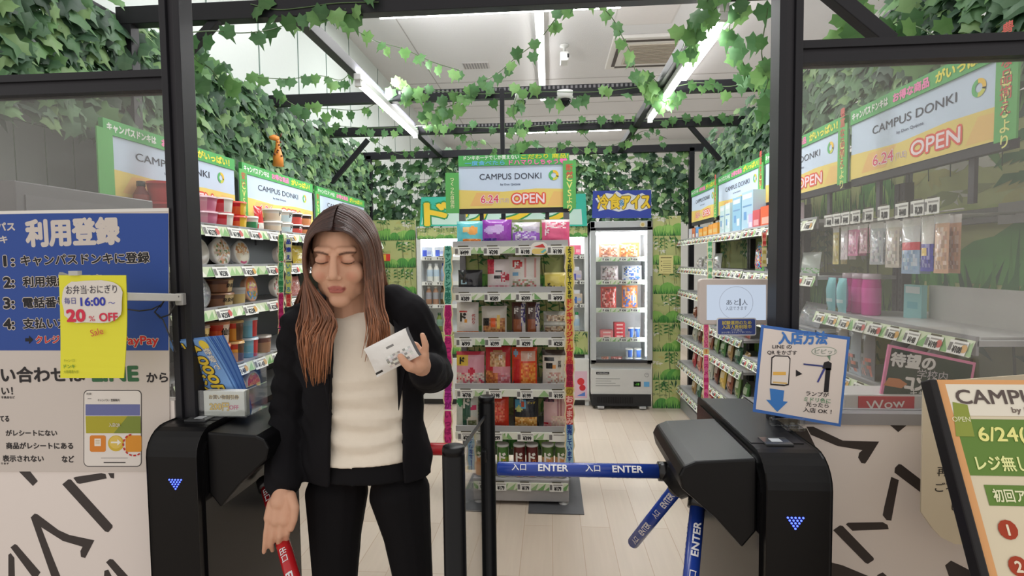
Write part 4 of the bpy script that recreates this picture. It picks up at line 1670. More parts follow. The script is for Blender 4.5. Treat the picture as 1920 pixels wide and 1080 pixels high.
for i, (y0, y1, t) in enumerate(((2.00, 2.90, 'nearest the entrance behind the pink noodle bowls'), (2.95, 3.88, 'second from the entrance above the white cups'), (3.93, 4.98, 'third from the entrance beside the back corner'))):
    header('opening banner on top of the noodle rack, ' + t, (-1.76, (y0 + y1) / 2, 1.685), PI / 2, y1 - y0 - .02, .30, -1, strip_text=('安い', 'CVSより') if i else ('', ''))
for i, (y0, y1, t) in enumerate(((1.62, 2.44, 'seen through the front glass, nearest the entrance'), (2.47, 3.36, 'second from the entrance beside the right post'), (3.39, 4.26, 'third from the entrance behind the light blue cartons'), (4.29, 5.05, 'farthest back beside the jungle print'))):
    header('opening banner above the right rack, ' + t, (1.30, (y0 + y1) / 2, 1.735), -PI / 2, y1 - y0 - .02, .29, 1, strip_text=('豊富な品揃え', 'CVSより'))

# ================================================================ centre display
GYC = (176, 174, 174)
pg = at(960, 700, 3.02)
GX = pg.x
root = thing('centre_display', 'grey snack display shelf standing in the middle of the shop under the opening banner', 'display shelf', (GX, 3.02, 0))
W2 = .325
zs = [at(960, py, 3.0).z for py in (466, 553, 638, 735, 815)]
zbase = at(980, 912, 2.99).z
m = MB()
for s in (-1, 1):
    m.box(s * W2 - .018, s * W2 + .018, .30, .345, 0.03, 1.72, (120, 118, 122))
m.build('uprights', METAL, root)
m = MB()
m.box(-W2, W2, .33, .345, .16, 1.66, (116, 132, 104))
m.build('back_board', METAL, root)
m = MB()
jungle(m, -W2, W2, .2, 1.66, .329, .33, 5)
m.build('back_print', PAPER, root)
m = MB().box(-.315, W2 - .005, -.02, .36, .02, .115, GYC)
m.box(-.315, W2 - .005, -.025, .02, .115, .15, (156, 155, 156))
m.build('base', METAL, root, bev=.003)
m = MB()
for x in (-.28, .29):
    m.lathe([(.028, 0), (.028, .01), (.01, .015), (.01, .03)], 14, x, 0.0, 0, (190, 190, 188))
m.build('foot', METAL, root)
m = MB()
for x0, x1, y0 in ((-.36, -.15, -.1), (.09, .40, -.13)):
    m.box(x0, x1, y0, .4, 0.0, .004, (78, 78, 80))
tag(m.build('base_plate', STEEL), 'dark steel base plates under the feet of the centre display', 'base plate').location = (GX, 3.02, 0.001)
prices = [('499', '298', '198', '198'), ('389', '589', '399', '99'), ('99', '399', '299', '258'), ('78', '198', '199', '195'), ('298', '299', '399', '')]
txs = [870, 924, 983, 1043]
for r_, (z, pr_) in enumerate(zip(zs, prices)):
    m = MB()
    m.box(-W2 - .005, W2, -.0, .33, z - .005, z + .012, (170, 169, 170))
    m.box(-W2 - .005, W2, -.006, .004, z + .012, z + .045, (166, 165, 166))
    for k in range(3):
        x = -W2 + .165 * (k + 1)
        m.box(x - .003, x + .003, .0, .3, z + .01, z + .05, (60, 60, 64))
    sh = m.build('shelf', METAL, root, bev=.001)
    m = MB().box(-W2 - .005, W2, -.02, -.008, z - .028, z + .012, (226, 228, 214))
    rr = random.Random(40 + r_)
    for k in range(16):
        x = rr.uniform(-W2, W2 - .05)
        m.flat([(x, z - .026), (x + .04, z - .026), (x + .07 * rr.random(), z + .01)], -.0205 - k * 1e-5, rr.choice([(120, 168, 104), (150, 186, 130), (176, 200, 150)]))
    rail = m.build('price_rail', PAPER, sh)
    for k, (t, p) in enumerate(zip(txs, pr_)):
        x = at(t, 600, 3.0).x - GX
        price_tag(sh, p, x, -.024, z - .012, .093, .050)
m = MB().box(-.315, W2 - .01, -.032, -.02, zbase - .02, zbase + .02, (214, 220, 196))
for k in range(14):
    x = -.29 + k * .043
    m.flat([(x, zbase - .02), (x + .035, zbase - .02), (x + .05, zbase + .02)], -.0325 - k * 1e-5, rr.choice([(120, 168, 104), (150, 186, 130)]))
sh = m.build('price_rail', PAPER, root)
for t in (898, 937, 983, 1043):
    price_tag(sh, '179', at(t, 900, 3.0).x - GX, -.037, zbase, .078, .050)

header('opening banner with two lines of lettering standing on top of the centre display', (GX + .01, 3.20, at(960, 390, 3.2).z), 0, .66, .315, 1,
       top=[('ドンキホーテでしか買えない', -.2, .26, .40, (232, 244, 232), .50), ('こだわり 商品!', .28, .26, .42, (226, 222, 70), .42), ('一度食べたら', -.26, -.24, .42, (110, 190, 226), .36), ('ドハマりしちゃう♥', .22, -.24, .46, (250, 120, 190), .52)], group=None,
       strip_text=('断然', 'CVSより'))
m = MB().box(-.04, .04, 0, .006, -.12, .12, (98, 178, 96))
m.text('つくった自信作', 0, .0, .024, -.001, (236, 240, 190), None, .02, vert=True)
p = at(848, 362, 3.19)
tag(m.build('side_banner', PAPER, None, p), 'narrow green vertical banner at the left end of the centre opening banner', 'banner')

DO = (28, 28, 30)


def do(u, v, h, c=DO):
    return ('ド', u, v, h, c, {'b': .06})


MANGO = [('r', 0, .0, 1, 1, (96, 196, 206)), ('c', .62, .62, .22, (240, 166, 74)), ('c', .38, .66, .15, (232, 196, 130)), ('n', .25, .04, .95, .28, [(226, 130, 60), (240, 160, 90)]), ('r', 0, .9, 1, 1, (140, 216, 210))]
PURP = [('r', 0, 0, 1, 1, (150, 62, 176)), ('c', .28, .6, .2, (198, 170, 226)), ('c', .55, .64, .22, (206, 176, 230)), ('n', .05, .02, .5, .3, [(70, 30, 130), (90, 50, 150)]), ('r', .55, .05, .95, .22, (200, 70, 190))]
GRAPE = [('r', 0, 0, 1, .55, (150, 96, 196)), ('n', .1, .05, .9, .6, [(146, 90, 190), (168, 120, 210), (220, 210, 236)]), ('r', 0, .78, 1, 1, (214, 208, 214)), ('n', .0, .6, .4, .9, [(110, 150, 80), (214, 210, 216)])]
PINK = [('r', 0, .0, 1, .62, (226, 92, 136)), ('n', .1, .64, .9, .92, [(236, 170, 190), (220, 90, 120), (240, 216, 220)]), ('r', 0, .92, 1, 1, (234, 216, 218))]
BLACK = [('r', 0, 0, 1, 1, (34, 34, 40)), ('c', .25, .45, .14, (150, 180, 196)), ('c', .27, .48, .10, (40, 40, 46))]
REDW = [('r', 0, 0, 1, 1, (226, 214, 214)), ('n', .0, .55, .3, 1, [(190, 40, 66), (206, 60, 84)]), ('n', .6, .3, 1, .6, [(190, 40, 70), (226, 200, 204)]), ('r', .3, .42, .62, .48, (40, 36, 40)), ('r', .35, .62, .7, .67, (50, 44, 50)), ('n', 0, 0, 1, .2, [(228, 190, 194), (220, 150, 160)])]
WBIG = [('r', 0, 0, 1, 1, (222, 216, 210)), ('c', .27, .78, .17, (196, 44, 44)), ('n', .1, .04, .9, .33, [(200, 196, 186), (150, 150, 120), (206, 120, 120), (222, 216, 210)]), ('r', .12, .44, .32, .54, (120, 170, 206))] + [('r', .52 + .1 * k, .4, .545 + .1 * k, .93, (206, 150, 146)) for k in range(4)]
YEL = [('r', 0, 0, 1, 1, (222, 204, 104)), ('n', .0, .0, 1, .3, [(60, 56, 40), (226, 206, 110)]), ('r', 0, .92, 1, 1, (236, 222, 150))]
WDO = [('r', 0, 0, 1, 1, (224, 218, 214)), ('r', .12, .72, .5, .76, (196, 60, 56)), ('r', .40, .40, .52, .5, (226, 150, 50)), ('n', 0, 0, 1, .16, [(216, 120, 60), (230, 150, 90), (196, 110, 60)])]
NUT = [('r', 0, 0, 1, 1, (206, 200, 190)), ('n', .05, .0, .95, .6, [(186, 130, 84), (206, 150, 96), (160, 100, 66)]), ('r', .38, .3, .55, .62, (226, 96, 44)), ('r', .6, .25, .78, .7, (226, 186, 76)), ('r', .08, .36, .3, .62, (44, 38, 36))]
BROWN = [('r', 0, 0, 1, 1, (86, 52, 44)), ('r', .1, .05, .7, .5, (150, 84, 50)), ('r', .1, .56, .6, .92, (74, 44, 40)), ('r', .75, 0, 1, 1, (214, 206, 206)), ('n', .7, .3, 1, .95, [(70, 60, 120), (210, 204, 206)])]
CLEAR = [('r', 0, 0, 1, 1, (150, 148, 140)), ('n', .05, .1, .95, .42, [(176, 150, 120), (120, 96, 76), (200, 186, 166)]), ('n', .15, .6, .95, .85, [(176, 150, 120), (130, 106, 86), (200, 186, 166)]), ('r', 0, .45, 1, .56, (196, 196, 190))]
MIXP = [('r', 0, 0, 1, 1, (226, 160, 176)), ('r', 0, .62, .45, .9, (226, 190, 74)), ('n', 0, .0, 1, .4, [(226, 214, 210), (214, 90, 110), (240, 196, 190), (196, 170, 160)]), ('c', .55, .45, .12, (206, 40, 70)), ('r', 0, 0, 1, .06, (226, 170, 60)), ('r', 0, .9, 1, 1, (206, 60, 84))]
REDP = [('r', 0, 0, 1, 1, (196, 40, 52)), ('c', .5, .68, .3, (196, 150, 104)), ('n', .2, .52, .8, .85, [(206, 160, 110), (180, 120, 80), (226, 190, 150)]), ('n', 0, 0, .55, .38, [(206, 120, 66), (220, 140, 80), (180, 96, 56)]), ('r', .3, .36, 1, .5, (222, 150, 160)), ('n', .5, 0, 1, .36, [(222, 160, 170), (206, 110, 120)])]
ORNG = [('r', 0, 0, 1, 1, (226, 76, 40)), ('n', .35, .03, .95, .62, [(236, 130, 50), (226, 100, 40), (240, 160, 70)]), ('r', .05, .05, .3, .7, (206, 40, 40)), ('c', .15, .85, .1, (140, 180, 210)), ('r', .4, .66, .95, .9, (226, 180, 160))]
WBLK = [('r', 0, 0, 1, 1, (222, 214, 204)), ('r', 0, .86, 1, 1, (70, 54, 50)), ('r', .06, .7, .42, .82, (36, 34, 36)), ('r', .1, .52, .36, .64, (36, 34, 36)), ('r', .38, .48, .5, .58, (226, 150, 60)), ('n', .1, .05, .92, .4, [(222, 214, 204), (196, 150, 140), (222, 214, 204)])]
GREENP = [('r', 0, 0, 1, 1, (206, 212, 204)), ('c', .18, .8, .17, (64, 150, 96)), ('r', .34, .05, .68, .98, (36, 84, 62)), ('c', .75, .18, .26, (216, 210, 196)), ('n', .55, .05, .95, .26, [(110, 120, 84), (140, 146, 110)]), ('c', .82, .62, .12, (214, 70, 116))]
ORED = [('r', 0, 0, 1, 1, (220, 62, 40)), ('n', .1, .2, .8, .8, [(226, 90, 66), (236, 130, 100), (214, 70, 50)]), ('r', 0, .9, 1, 1, (196, 50, 36)), ('n', 0, 0, 1, .1, [(150, 60, 50), (220, 90, 66)])]
BLKC = [('r', 0, 0, 1, 1, (34, 38, 46)), ('r', .05, .62, .5, .86, (90, 170, 206)), ('n', .06, .0, .94, .36, [(226, 170, 84), (240, 196, 120), (206, 140, 60)]), ('c', .22, .58, .13, (206, 214, 130)), ('r', .32, .66, .46, .78, (214, 90, 50))]
PKW = [('r', 0, 0, 1, 1, (216, 176, 176)), ('n', 0, 0, 1, .2, [(190, 50, 60), (220, 150, 150)]), ('n', .3, .1, .9, .4, [(230, 206, 190), (224, 190, 180)]), ('n', 0, .8, .45, 1, [(60, 40, 60), (110, 60, 80)])] + [('r', .55 + .12 * k, .4, .6 + .12 * k, .95, (170, 110, 120)) for k in range(3)]

BAGS = [
    # row, px centre, px top, px bottom, px width, design, base, texts, label
    (0, 880, 414, 456, 50, MANGO, (96, 196, 206), [], 'turquoise bag with mango picture at the left end of the top display shelf'),
    (0, 931, 411, 456, 56, PURP, (150, 62, 176), [], 'purple bag with two lilac pouches on it on the top shelf of the centre display'),
    (0, 986, 416, 456, 52, GRAPE, (196, 190, 206), [do(.2, .36, .03, (236, 230, 240))], 'clear and violet candy bag, second from right on the top shelf of the centre display'),
    (0, 1042, 411, 456, 52, PINK, (226, 92, 136), [do(.2, .5, .035, (244, 220, 228))], 'pink candy bag at the right end of the top shelf of the centre display'),
    (1, 881, 506, 542, 46, BLACK, (34, 34, 40), [], 'black bag at the left end of the second shelf of the centre display'),
    (1, 934, 486, 542, 42, REDW, (226, 214, 214), [], 'red and white bag leaning on the second shelf of the centre display'),
    (1, 983, 481, 543, 60, WBIG, (222, 216, 210), [do(.27, .77, .035, (240, 236, 230))], 'big white bag with red flower emblem standing in the centre display'),
    (1, 1043, 511, 542, 44, YEL, (222, 204, 104), [do(.2, .35, .022)], 'low yellow bag at the right end of the second shelf of the centre display'),
    (2, 876, 567, 626, 42, WDO, (224, 218, 214), [do(.32, .56, .05), ('代わり', .78, .5, .018, (190, 70, 70), {'v': True})], 'white bag with a large black character at the left end of the third shelf'),
    (2, 926, 574, 626, 48, NUT, (206, 200, 190), [do(.2, .5, .03)], 'clear bag of nuts with orange and yellow lettering on the third shelf'),
    (2, 972, 567, 626, 26, BROWN, (86, 52, 44), [do(.35, .74, .035, (232, 226, 220))], 'left one of two tall brown packets on the third shelf'),
    (2, 999, 567, 626, 26, BROWN, (86, 52, 44), [do(.35, .74, .035, (232, 226, 220))], 'right one of two tall brown packets on the third shelf'),
    (2, 1042, 584, 626, 46, CLEAR, (150, 148, 140), [], 'clear packet of brown nuts at the right end of the third shelf'),
    (3, 881, 660, 716, 54, MIXP, (226, 160, 176), [do(.22, .74, .04)], 'pink and yellow party snack bag at the left end of the fourth shelf'),
    (3, 933, 650, 717, 48, REDP, (196, 40, 52), [do(.62, .72, .03, (240, 232, 226))], 'red peanut bag on the fourth shelf of the centre display'),
    (3, 983, 652, 718, 48, ORNG, (226, 76, 40), [('ド', .72, .78, .035, (240, 226, 214), {'b': .06})], 'orange bag of snack sticks on the fourth shelf of the centre display'),
    (3, 1042, 657, 717, 50, WBLK, (222, 214, 204), [('好みで選ぶ', .86, .55, .012, (44, 40, 40), {'v': True}), ('豆柿', .64, .62, .018, (44, 40, 40), {'v': True})], 'white bag with black column lettering at the right end of the fourth shelf'),
    (4, 875, 742, 806, 42, GREENP, (206, 212, 204), [('ド', .5, .75, .055, (222, 224, 216), {'b': .05})], 'white and green bag behind the lane post on the fifth shelf'),
    (4, 934, 742, 808, 40, ORED, (220, 62, 40), [], 'orange red bag right of the lane post on the fifth shelf'),
    (4, 986, 741, 810, 48, BLKC, (34, 38, 46), [('ド', .34, .84, .032, (236, 236, 236), {'b': .05}), ('ビッグ', .72, .76, .014, (226, 206, 90), {})], 'black bag with golden crisps on the fifth shelf of the centre display'),
    (4, 1042, 742, 810, 46, PKW, (216, 176, 176), [], 'dusty pink bag at the right end of the fifth shelf'),
]
for i, (row, px, pt, pb, pw, des, base, tx, lab) in enumerate(BAGS):
    Y = 3.06
    k = Y / F
    z0 = zs[row] + .013
    zt_ = at(px, pt, Y).z
    x = at(px, (pt + pb) / 2, Y).x
    mb = bag_mesh(pw * k * 1.02, zt_ - z0, .055 if pw > 30 else .03, base, des, tx, seed=i)
    single(mb, 'snack_bag', lab, 'snack bag', (x, Y + .012, z0), 0, 'snack bags on the centre display', lean=-.10)
CANS = [(899, (206, 150, 140), (206, 130, 120), (90, 130, 80), 'pinkish snack tube hidden partly by the lane post'), (943, (176, 190, 70), (120, 150, 50), (74, 124, 56), 'green snack tube right of the lane post'),
        (974, (170, 80, 40), (110, 44, 36), (96, 34, 34), 'left one of two dark red snack tubes on the lowest shelf'), (998, (170, 80, 40), (110, 44, 36), (96, 34, 34), 'right one of two dark red snack tubes on the lowest shelf'),
        (1027, (214, 170, 130), (206, 160, 116), (84, 116, 60), 'left one of two green and tan snack tubes on the lowest shelf'), (1052, (214, 170, 130), (206, 160, 116), (84, 116, 60), 'right one of two green and tan snack tubes on the lowest shelf')]
for px, c0, c1, c2, lab in CANS:
    p = at(px, 860, 3.05)
    zb = .152
    h = at(px, 831, 3.05).z - zb
    mb = can_mesh(.035, h, (c0, c1, c2), text=[('ド', 0, .62, .055, (236, 232, 226)), ('口', .012, .5, .018, (226, 140, 50))])
    single(mb, 'snack_tube', lab, 'snack tube', (p.x, 3.05, zb), 0, 'snack tubes on the lowest shelf', GLOSSY)


# ---- vertical strip banners
def strip_banner(label, px, segs, Y, wpx, parent_y=None, group=None):
    """segs: (py0, py1, colour, letter colour, text)"""
    y0, y1 = segs[0][0], segs[-1][1]
    o = at(px, (y0 + y1) / 2, Y)
    root = thing('strip_banner', label, 'strip banner', o, 0, group)
    k = Y / F
    rr = random.Random(int(px))
    m = MB()
    for a, b, c, lc, t in segs:
        n = max(3, int((b - a) / 9))
        for edge, grow, col, yy in ((0, 1.35, (232, 214, 170), 0), (1, 1.0, c, -.0006)):
            L, Rr = [], []
            for i in range(n + 1):
                py = a + (b - a) * i / n
                p = at(px, py, Y) - o
                w = wpx * k / 2 * grow * (1 + .16 * math.sin(i * 2.1 + px))
                L.append((p.x - w, p.z))
                Rr.append((p.x + w, p.z))
            if edge == 0:
                m.poly(L + Rr[::-1], 0, .0015, col)
            else:
                m.flat(L + Rr[::-1], yy, col)
    m.build('strip', PAPER, root)
    m = MB()
    for a, b, c, lc, t in segs:
        n = len(t)
        for i, ch in enumerate(t):
            p = at(px, a + (b - a) * (i + .5) / n, Y) - o
            hh = min((b - a) / n * .92, wpx * 1.0) * k
            m.text(ch, p.x, p.z, hh, -.0013, lc, None, .05)
    m.build('lettering', PAPER, root)
    return root


strip_banner('long strip banner of coloured lettering hanging at the right edge of the centre display', 1068, [(462, 560, (222, 206, 84), (40, 50, 36), 'ようこそお越し下さいませ'), (560, 682, (226, 176, 90), (206, 50, 60), 'ドンキオリジナル商品'), (682, 726, (206, 60, 86), (150, 30, 60), '情熱価格'), (726, 742, (190, 160, 60), (150, 120, 40), 'の'), (742, 796, (206, 70, 70), (246, 190, 180), 'おつまみ'), (796, 885, (150, 190, 214), (36, 70, 150), '販売しています!!')], 2.975, 13)
strip_banner('strip banner of green and magenta lettering hanging left of the centre display', 840, [(461, 570, (120, 190, 170), (40, 120, 100), 'キャンパスドンキ限定'), (572, 628, (214, 56, 130), (170, 30, 100), '値段が安い'), (630, 700, (214, 56, 130), (176, 30, 110), 'おつまみ'), (702, 768, (196, 50, 160), (150, 30, 120), 'お菓子が'), (770, 832, (214, 56, 130), (170, 30, 100), 'いっぱい')], 2.975, 13)
strip_banner('short blue strip banner ending in a yellow patch seen beside the near lane post', 879, [(832, 872, (90, 100, 150), (40, 50, 110), '勢揃い'), (874, 886, (226, 190, 60), (120, 90, 30), 'だよ')], 2.96, 13)
m = MB()
p = at(1011, 466, 2.96)
m.poly(rrect(-.048, -.036, .048, .036, .034), 0, .002, (232, 228, 220))
m.flat(rrect(-.04, -.03, .04, .0, .014), -.0006, (226, 200, 120))
m.flat([(-.03, .01), (.02, .026), (.035, .004), (0, .006)], -.0006, (206, 70, 66))
m.flat([(.005, -.02), (.036, .0), (.038, -.012), (.02, -.026)], -.0007, (110, 190, 190))
tag(m.build('shelf_card', PAPER, None, p), 'round white card clipped to the top price rail of the centre display', 'card')
# ================================================================ racks along both sides
DARK = (58, 57, 62)


def rack(label, loc, rz, L, depth, shelves, tags, back, jt=.45, seed=1, low=0.12, tagw=.075, tagh=.042, pics=True, rail_tilt=.35, top=1.70):
    """front faces local -y at y=0; shelves: heights of the price rails"""
    root = thing('shelf_rack', label, 'shelf rack', loc, rz, 'shelf racks')
    m = MB().box(-L / 2, L / 2, depth - .02, depth, 0.0, top, back)
    m.build('back_panel', METAL, root)
    if jt:
        m = MB()
        jungle(m, -L / 2 + .02, L / 2 - .02,   .12, top, depth - .021, jt, seed, jt)
        m.build('back_print', PAPER, root)
    m = MB()
    for s in (-1, 1):
        x = s * (L / 2 - .015)
        m.box(x - .015, x + .015, depth - .06, depth - .021, 0, 1.72, DARK)
        for k in range(50):
            z = .1 + k * .032
            m.box(x - .004, x + .004, depth - .0605, depth - .059, z, z + .016, (20, 20, 22))
    m.build('uprights', METAL, root)
    MB().box(-L / 2, L / 2, .02, depth - .02, 0, .10, (150, 150, 152)).build('plinth', METAL, root)
    rr = random.Random(seed)
    for z, tl in zip(shelves, tags):
        m = MB().box(-L / 2 + .002, L / 2 - .002, 0.0, depth - .022, z + .006, z + .022, (176, 176, 176))
        m.box(-L / 2 + .002, L / 2 - .002, -.004, .004, z - .02, z + .034, (150, 150, 152))
        sh = m.build('shelf', METAL, root)
        m = MB()
        c, s_ = math.cos(rail_tilt), math.sin(rail_tilt)
        zz = z + .022

        def rp(x, d, y=0):
            return (x, -.006 - s_ * d - y, zz - c * d)
        hgt = .05
        m.add([rp(-L / 2, 0), rp(-L / 2, hgt), rp(L / 2, hgt), rp(L / 2, 0)], [(0, 1, 2, 3)], (206, 216, 184))
        for k in range(int(L / .045)):
            x = -L / 2 + k * .045
            m.add([rp(x, hgt * .95, .0004 + k * 1e-5), rp(x + .05, hgt * .95, .0004 + k * 1e-5), rp(x + rr.uniform(.0, .06), .005, .0004 + k * 1e-5)], [(0, 1, 2)], rr.choice([(124, 172, 110), (150, 188, 130), (176, 200, 150), (232, 234, 220)]))
        m.build('price_rail', PAPER, sh)
        n = len(tl)
        for k, p in enumerate(tl):
            x = -L / 2 + L * (k + .5) / n + rr.uniform(-.008, .008)
            t = price_tag(sh, p, x, -.006 - s_ * hgt * .55 - .003, zz - c * hgt * .55, tagw, tagh, -rail_tilt, rr.choice([(196, 90, 84), (206, 160, 90), None]) if pics else None)
    return root


LX, RX = -1.60, 1.19
LZ = [1.562, 1.368, 1.165, .865, .63, .38, .13]
P1 = ['278', '278', '198', '198', '178', '178', '248']
for i, (y0, t) in enumerate(((2.12, 'beside the front left post'), (3.08, 'second from the entrance'), (4.04, 'deepest in the shop'))):
    sets = [['278', '278', '198', '198', '148'], ['258', '238', '238', '238'], ['258', '258', '238', '238'], ['148', '148', '148', '148', '148'], ['198', '198', '198'], ['228', '228', '228'], ['98', '98', '98']]
    rack('dark noodle rack on the left wall, ' + t, (LX, y0 + .47, 0), PI / 2, .94, .42, LZ, sets, DARK, 0, 11 + i, tagw=.12, tagh=.055)
RZA = [1.545, 1.30, 1.09, .868, .667, .43, .19]
RZB = [1.55, 1.295, 1.04, .77, .518, .19]
RZN = [1.14, .90, .62, .30]
nine = ['98', '128', '158', '198', '98', '128', '148', '198', '108']
for i, (yc, L, zz_, t) in enumerate(((4.68, .84, RZA, 'the deepest one beside the jungle print column'), (3.82, .86, RZA, 'the one behind the light blue cartons'), (2.93, .90, RZB, 'the one beyond the glowing tablet'), (2.02, .90, RZN, 'the one with hooks seen through the front glass'))):
    rack('jungle print shelf rack on the right, ' + t, (RX, yc, 0), -PI / 2, L, .40, zz_, [nine] * len(zz_), (96, 96, 92), .58 if i == 3 else .5, 21 + i, tagw=.07, tagh=.042, top=1.95)


def put(mb, name, label, cat, side, Y, z, inset=.06, group=None, mat=None, lean=0.0, turn=0.0, bev=0):
    """stand a product on a rack shelf; side 'L' or 'R', Y along the rack, inset behind the front edge"""
    x, rz = (LX - inset, PI / 2) if side == 'L' else (RX + inset, -PI / 2)
    return single(mb, name, label, cat, (x, Y, z), rz + turn, group, mat or GLOSSY, lean, bev)


def lshelf(k):
    return LZ[k] + .0225


# ---- left rack: cups, bowls, trays
GL = 'noodle cups and dishes on the left rack'
RED, PNK, ORA, WHT, BLU, GRY = (206, 36, 44), (222, 160, 176), (214, 96, 46), (226, 222, 214), (110, 176, 206), (170, 170, 172)
r1, h1 = .058, .082
stack = [
    # shelf, Y, count, radius, height, colours, panel, text, lid, words
    (0, 2.22, 2, .062, .105, [RED, RED, (190, 30, 40)], None, [('辛', 0, .5, .05, (24, 20, 22))], RED, 'red noodle cup with a black character on the top left shelf'),
    (0, 2.345, 1, .05, .075, [GRY, GRY, (190, 190, 190)], None, None, (206, 206, 204), 'grey bowl on the top left shelf beside the post'),
    (0, 2.47, 2, .072, .086, [PNK, PNK, (226, 176, 190)], (206, 120, 150), None, (230, 196, 206), 'pink noodle bowl on the top left shelf'),
    (0, 2.625, 2, .058, .092, [(222, 130, 140), (212, 80, 90), RED], (228, 224, 216), None, (236, 226, 220), 'red cup stacked on the top left shelf right of the pink bowls'),
    (0, 2.765, 2, .048, .09, [RED, (226, 100, 50), RED], (230, 186, 60), None, (230, 90, 80), 'slim red and yellow cup on the top left shelf'),
    (0, 2.885, 1, .045, .10, [WHT, (60, 140, 90), WHT], None, None, (230, 228, 220), 'white cup with a green band on the top left shelf'),
    (0, 3.13, 2, .056, .088, [WHT, (232, 214, 190), WHT], None, [('ド', 0, .6, .03, (30, 28, 30))], (236, 234, 230), 'white cup with a black character on the top left shelf'),
    (0, 3.27, 2, .054, .088, [WHT, (206, 226, 232), WHT], None, [('ド', 0, .6, .03, (30, 28, 30))], (236, 234, 230), 'pale blue white cup with a black character on the top left shelf'),
    (0, 3.41, 2, .052, .088, [(206, 70, 66), (216, 90, 80), (60, 44, 44)], None, [('ド', 0, .7, .03, (236, 230, 226))], (236, 230, 226), 'red cup with a dark band deep on the top left shelf'),
    (0, 3.54, 2, .052, .088, [(216, 140, 96), (220, 150, 100), (70, 50, 46)], None, None, (236, 230, 226), 'tan cup with a dark band deep on the top left shelf'),
    (2, 2.58, 2, .07, .07, [(110, 74, 56), (140, 96, 70), (96, 60, 48)], (206, 180, 130), [('奈良天理', 0, .5, .02, (36, 30, 28))], (150, 110, 84), 'brown noodle bowl on the third left shelf'),
    (2, 2.735, 1, .045, .09, [(176, 168, 160), (206, 180, 120), (186, 184, 180)], None, None, (206, 204, 200), 'clear cup on the third left shelf'),
    (3, 2.40, 2, .056, .112, [(166, 40, 40), (186, 60, 50), (206, 70, 56)], (226, 196, 120), [('担々麺', .012, .55, .02, (60, 40, 30))], (220, 190, 170), 'dark red noodle cup on the fourth left shelf'),
    (3, 2.56, 2, .056, .112, [(206, 80, 40), (214, 96, 50), (196, 60, 40)], (222, 200, 180), [('仙台', 0, .55, .035, (34, 28, 30))], (226, 150, 110), 'orange noodle cup with black writing on the fourth left shelf'),
    (3, 2.70, 2, .047, .108, [(226, 150, 60), (230, 166, 70), (206, 70, 50)], (90, 60, 40), None, (230, 190, 130), 'amber noodle cup on the fourth left shelf'),
    (3, 2.83, 2, .05, .108, [BLU, (120, 186, 214), (140, 196, 220)], (196, 60, 60), None, (206, 222, 230), 'light blue noodle cup on the fourth left shelf'),
    (3, 2.97, 1, .05, .10, [(150, 110, 90), (170, 130, 100), (120, 80, 70)], None, None, (190, 180, 170), 'brownish cup deep on the fourth left shelf'),
    (4, 2.62, 1, .07, .07, [(150, 60, 60), (170, 150, 150), (190, 186, 184)], None, None, (206, 204, 202), 'clear lidded bowl on the fifth left shelf'),
]
for k, (sh, Y, n, r, h, cols, pan, tx, lid, w) in enumerate(stack):
    if sh == 0:
        h *= .82
    for q in range(n):
        mb = cup_mesh(r, h, cols, lid, panel=pan, text=tx)
        put(mb, 'noodle_cup', (('upper ' if q else 'lower ') if n == 2 else '') + w, 'cup', 'L', Y, lshelf(sh) + q * (h + .002), .075, GL, turn=R_.uniform(-.3, .3))
for k in range(3):
    put(cup_mesh(.05, .085, [RED, (226, 190, 170), RED], (230, 224, 218)), 'noodle_cup', '%s cup in the row of small red cups behind the grey cabinet' % ORD[k], 'cup', 'L', 2.19 + .115 * k, lshelf(0), .22, GL)
mb = bottle_mesh(.03, .17, (120, 30, 36), (40, 36, 38), (150, 50, 44), .5)
put(mb, 'sauce_bottle', 'dark red sauce bottle with black cap beside the large red cups', 'bottle', 'L', 2.15, lshelf(0), .12, GL)
mb = bag_mesh(.09, .15, .03, (206, 36, 44), [('r', .2, .1, .8, .3, (228, 224, 216)), ('r', .0, .3, 1, .34, (240, 230, 220))])
put(mb, 'noodle_packet', 'tall red packet standing between cups on the top left shelf', 'packet', 'L', 2.985, lshelf(0), .07, mat=FILM, lean=-.1)
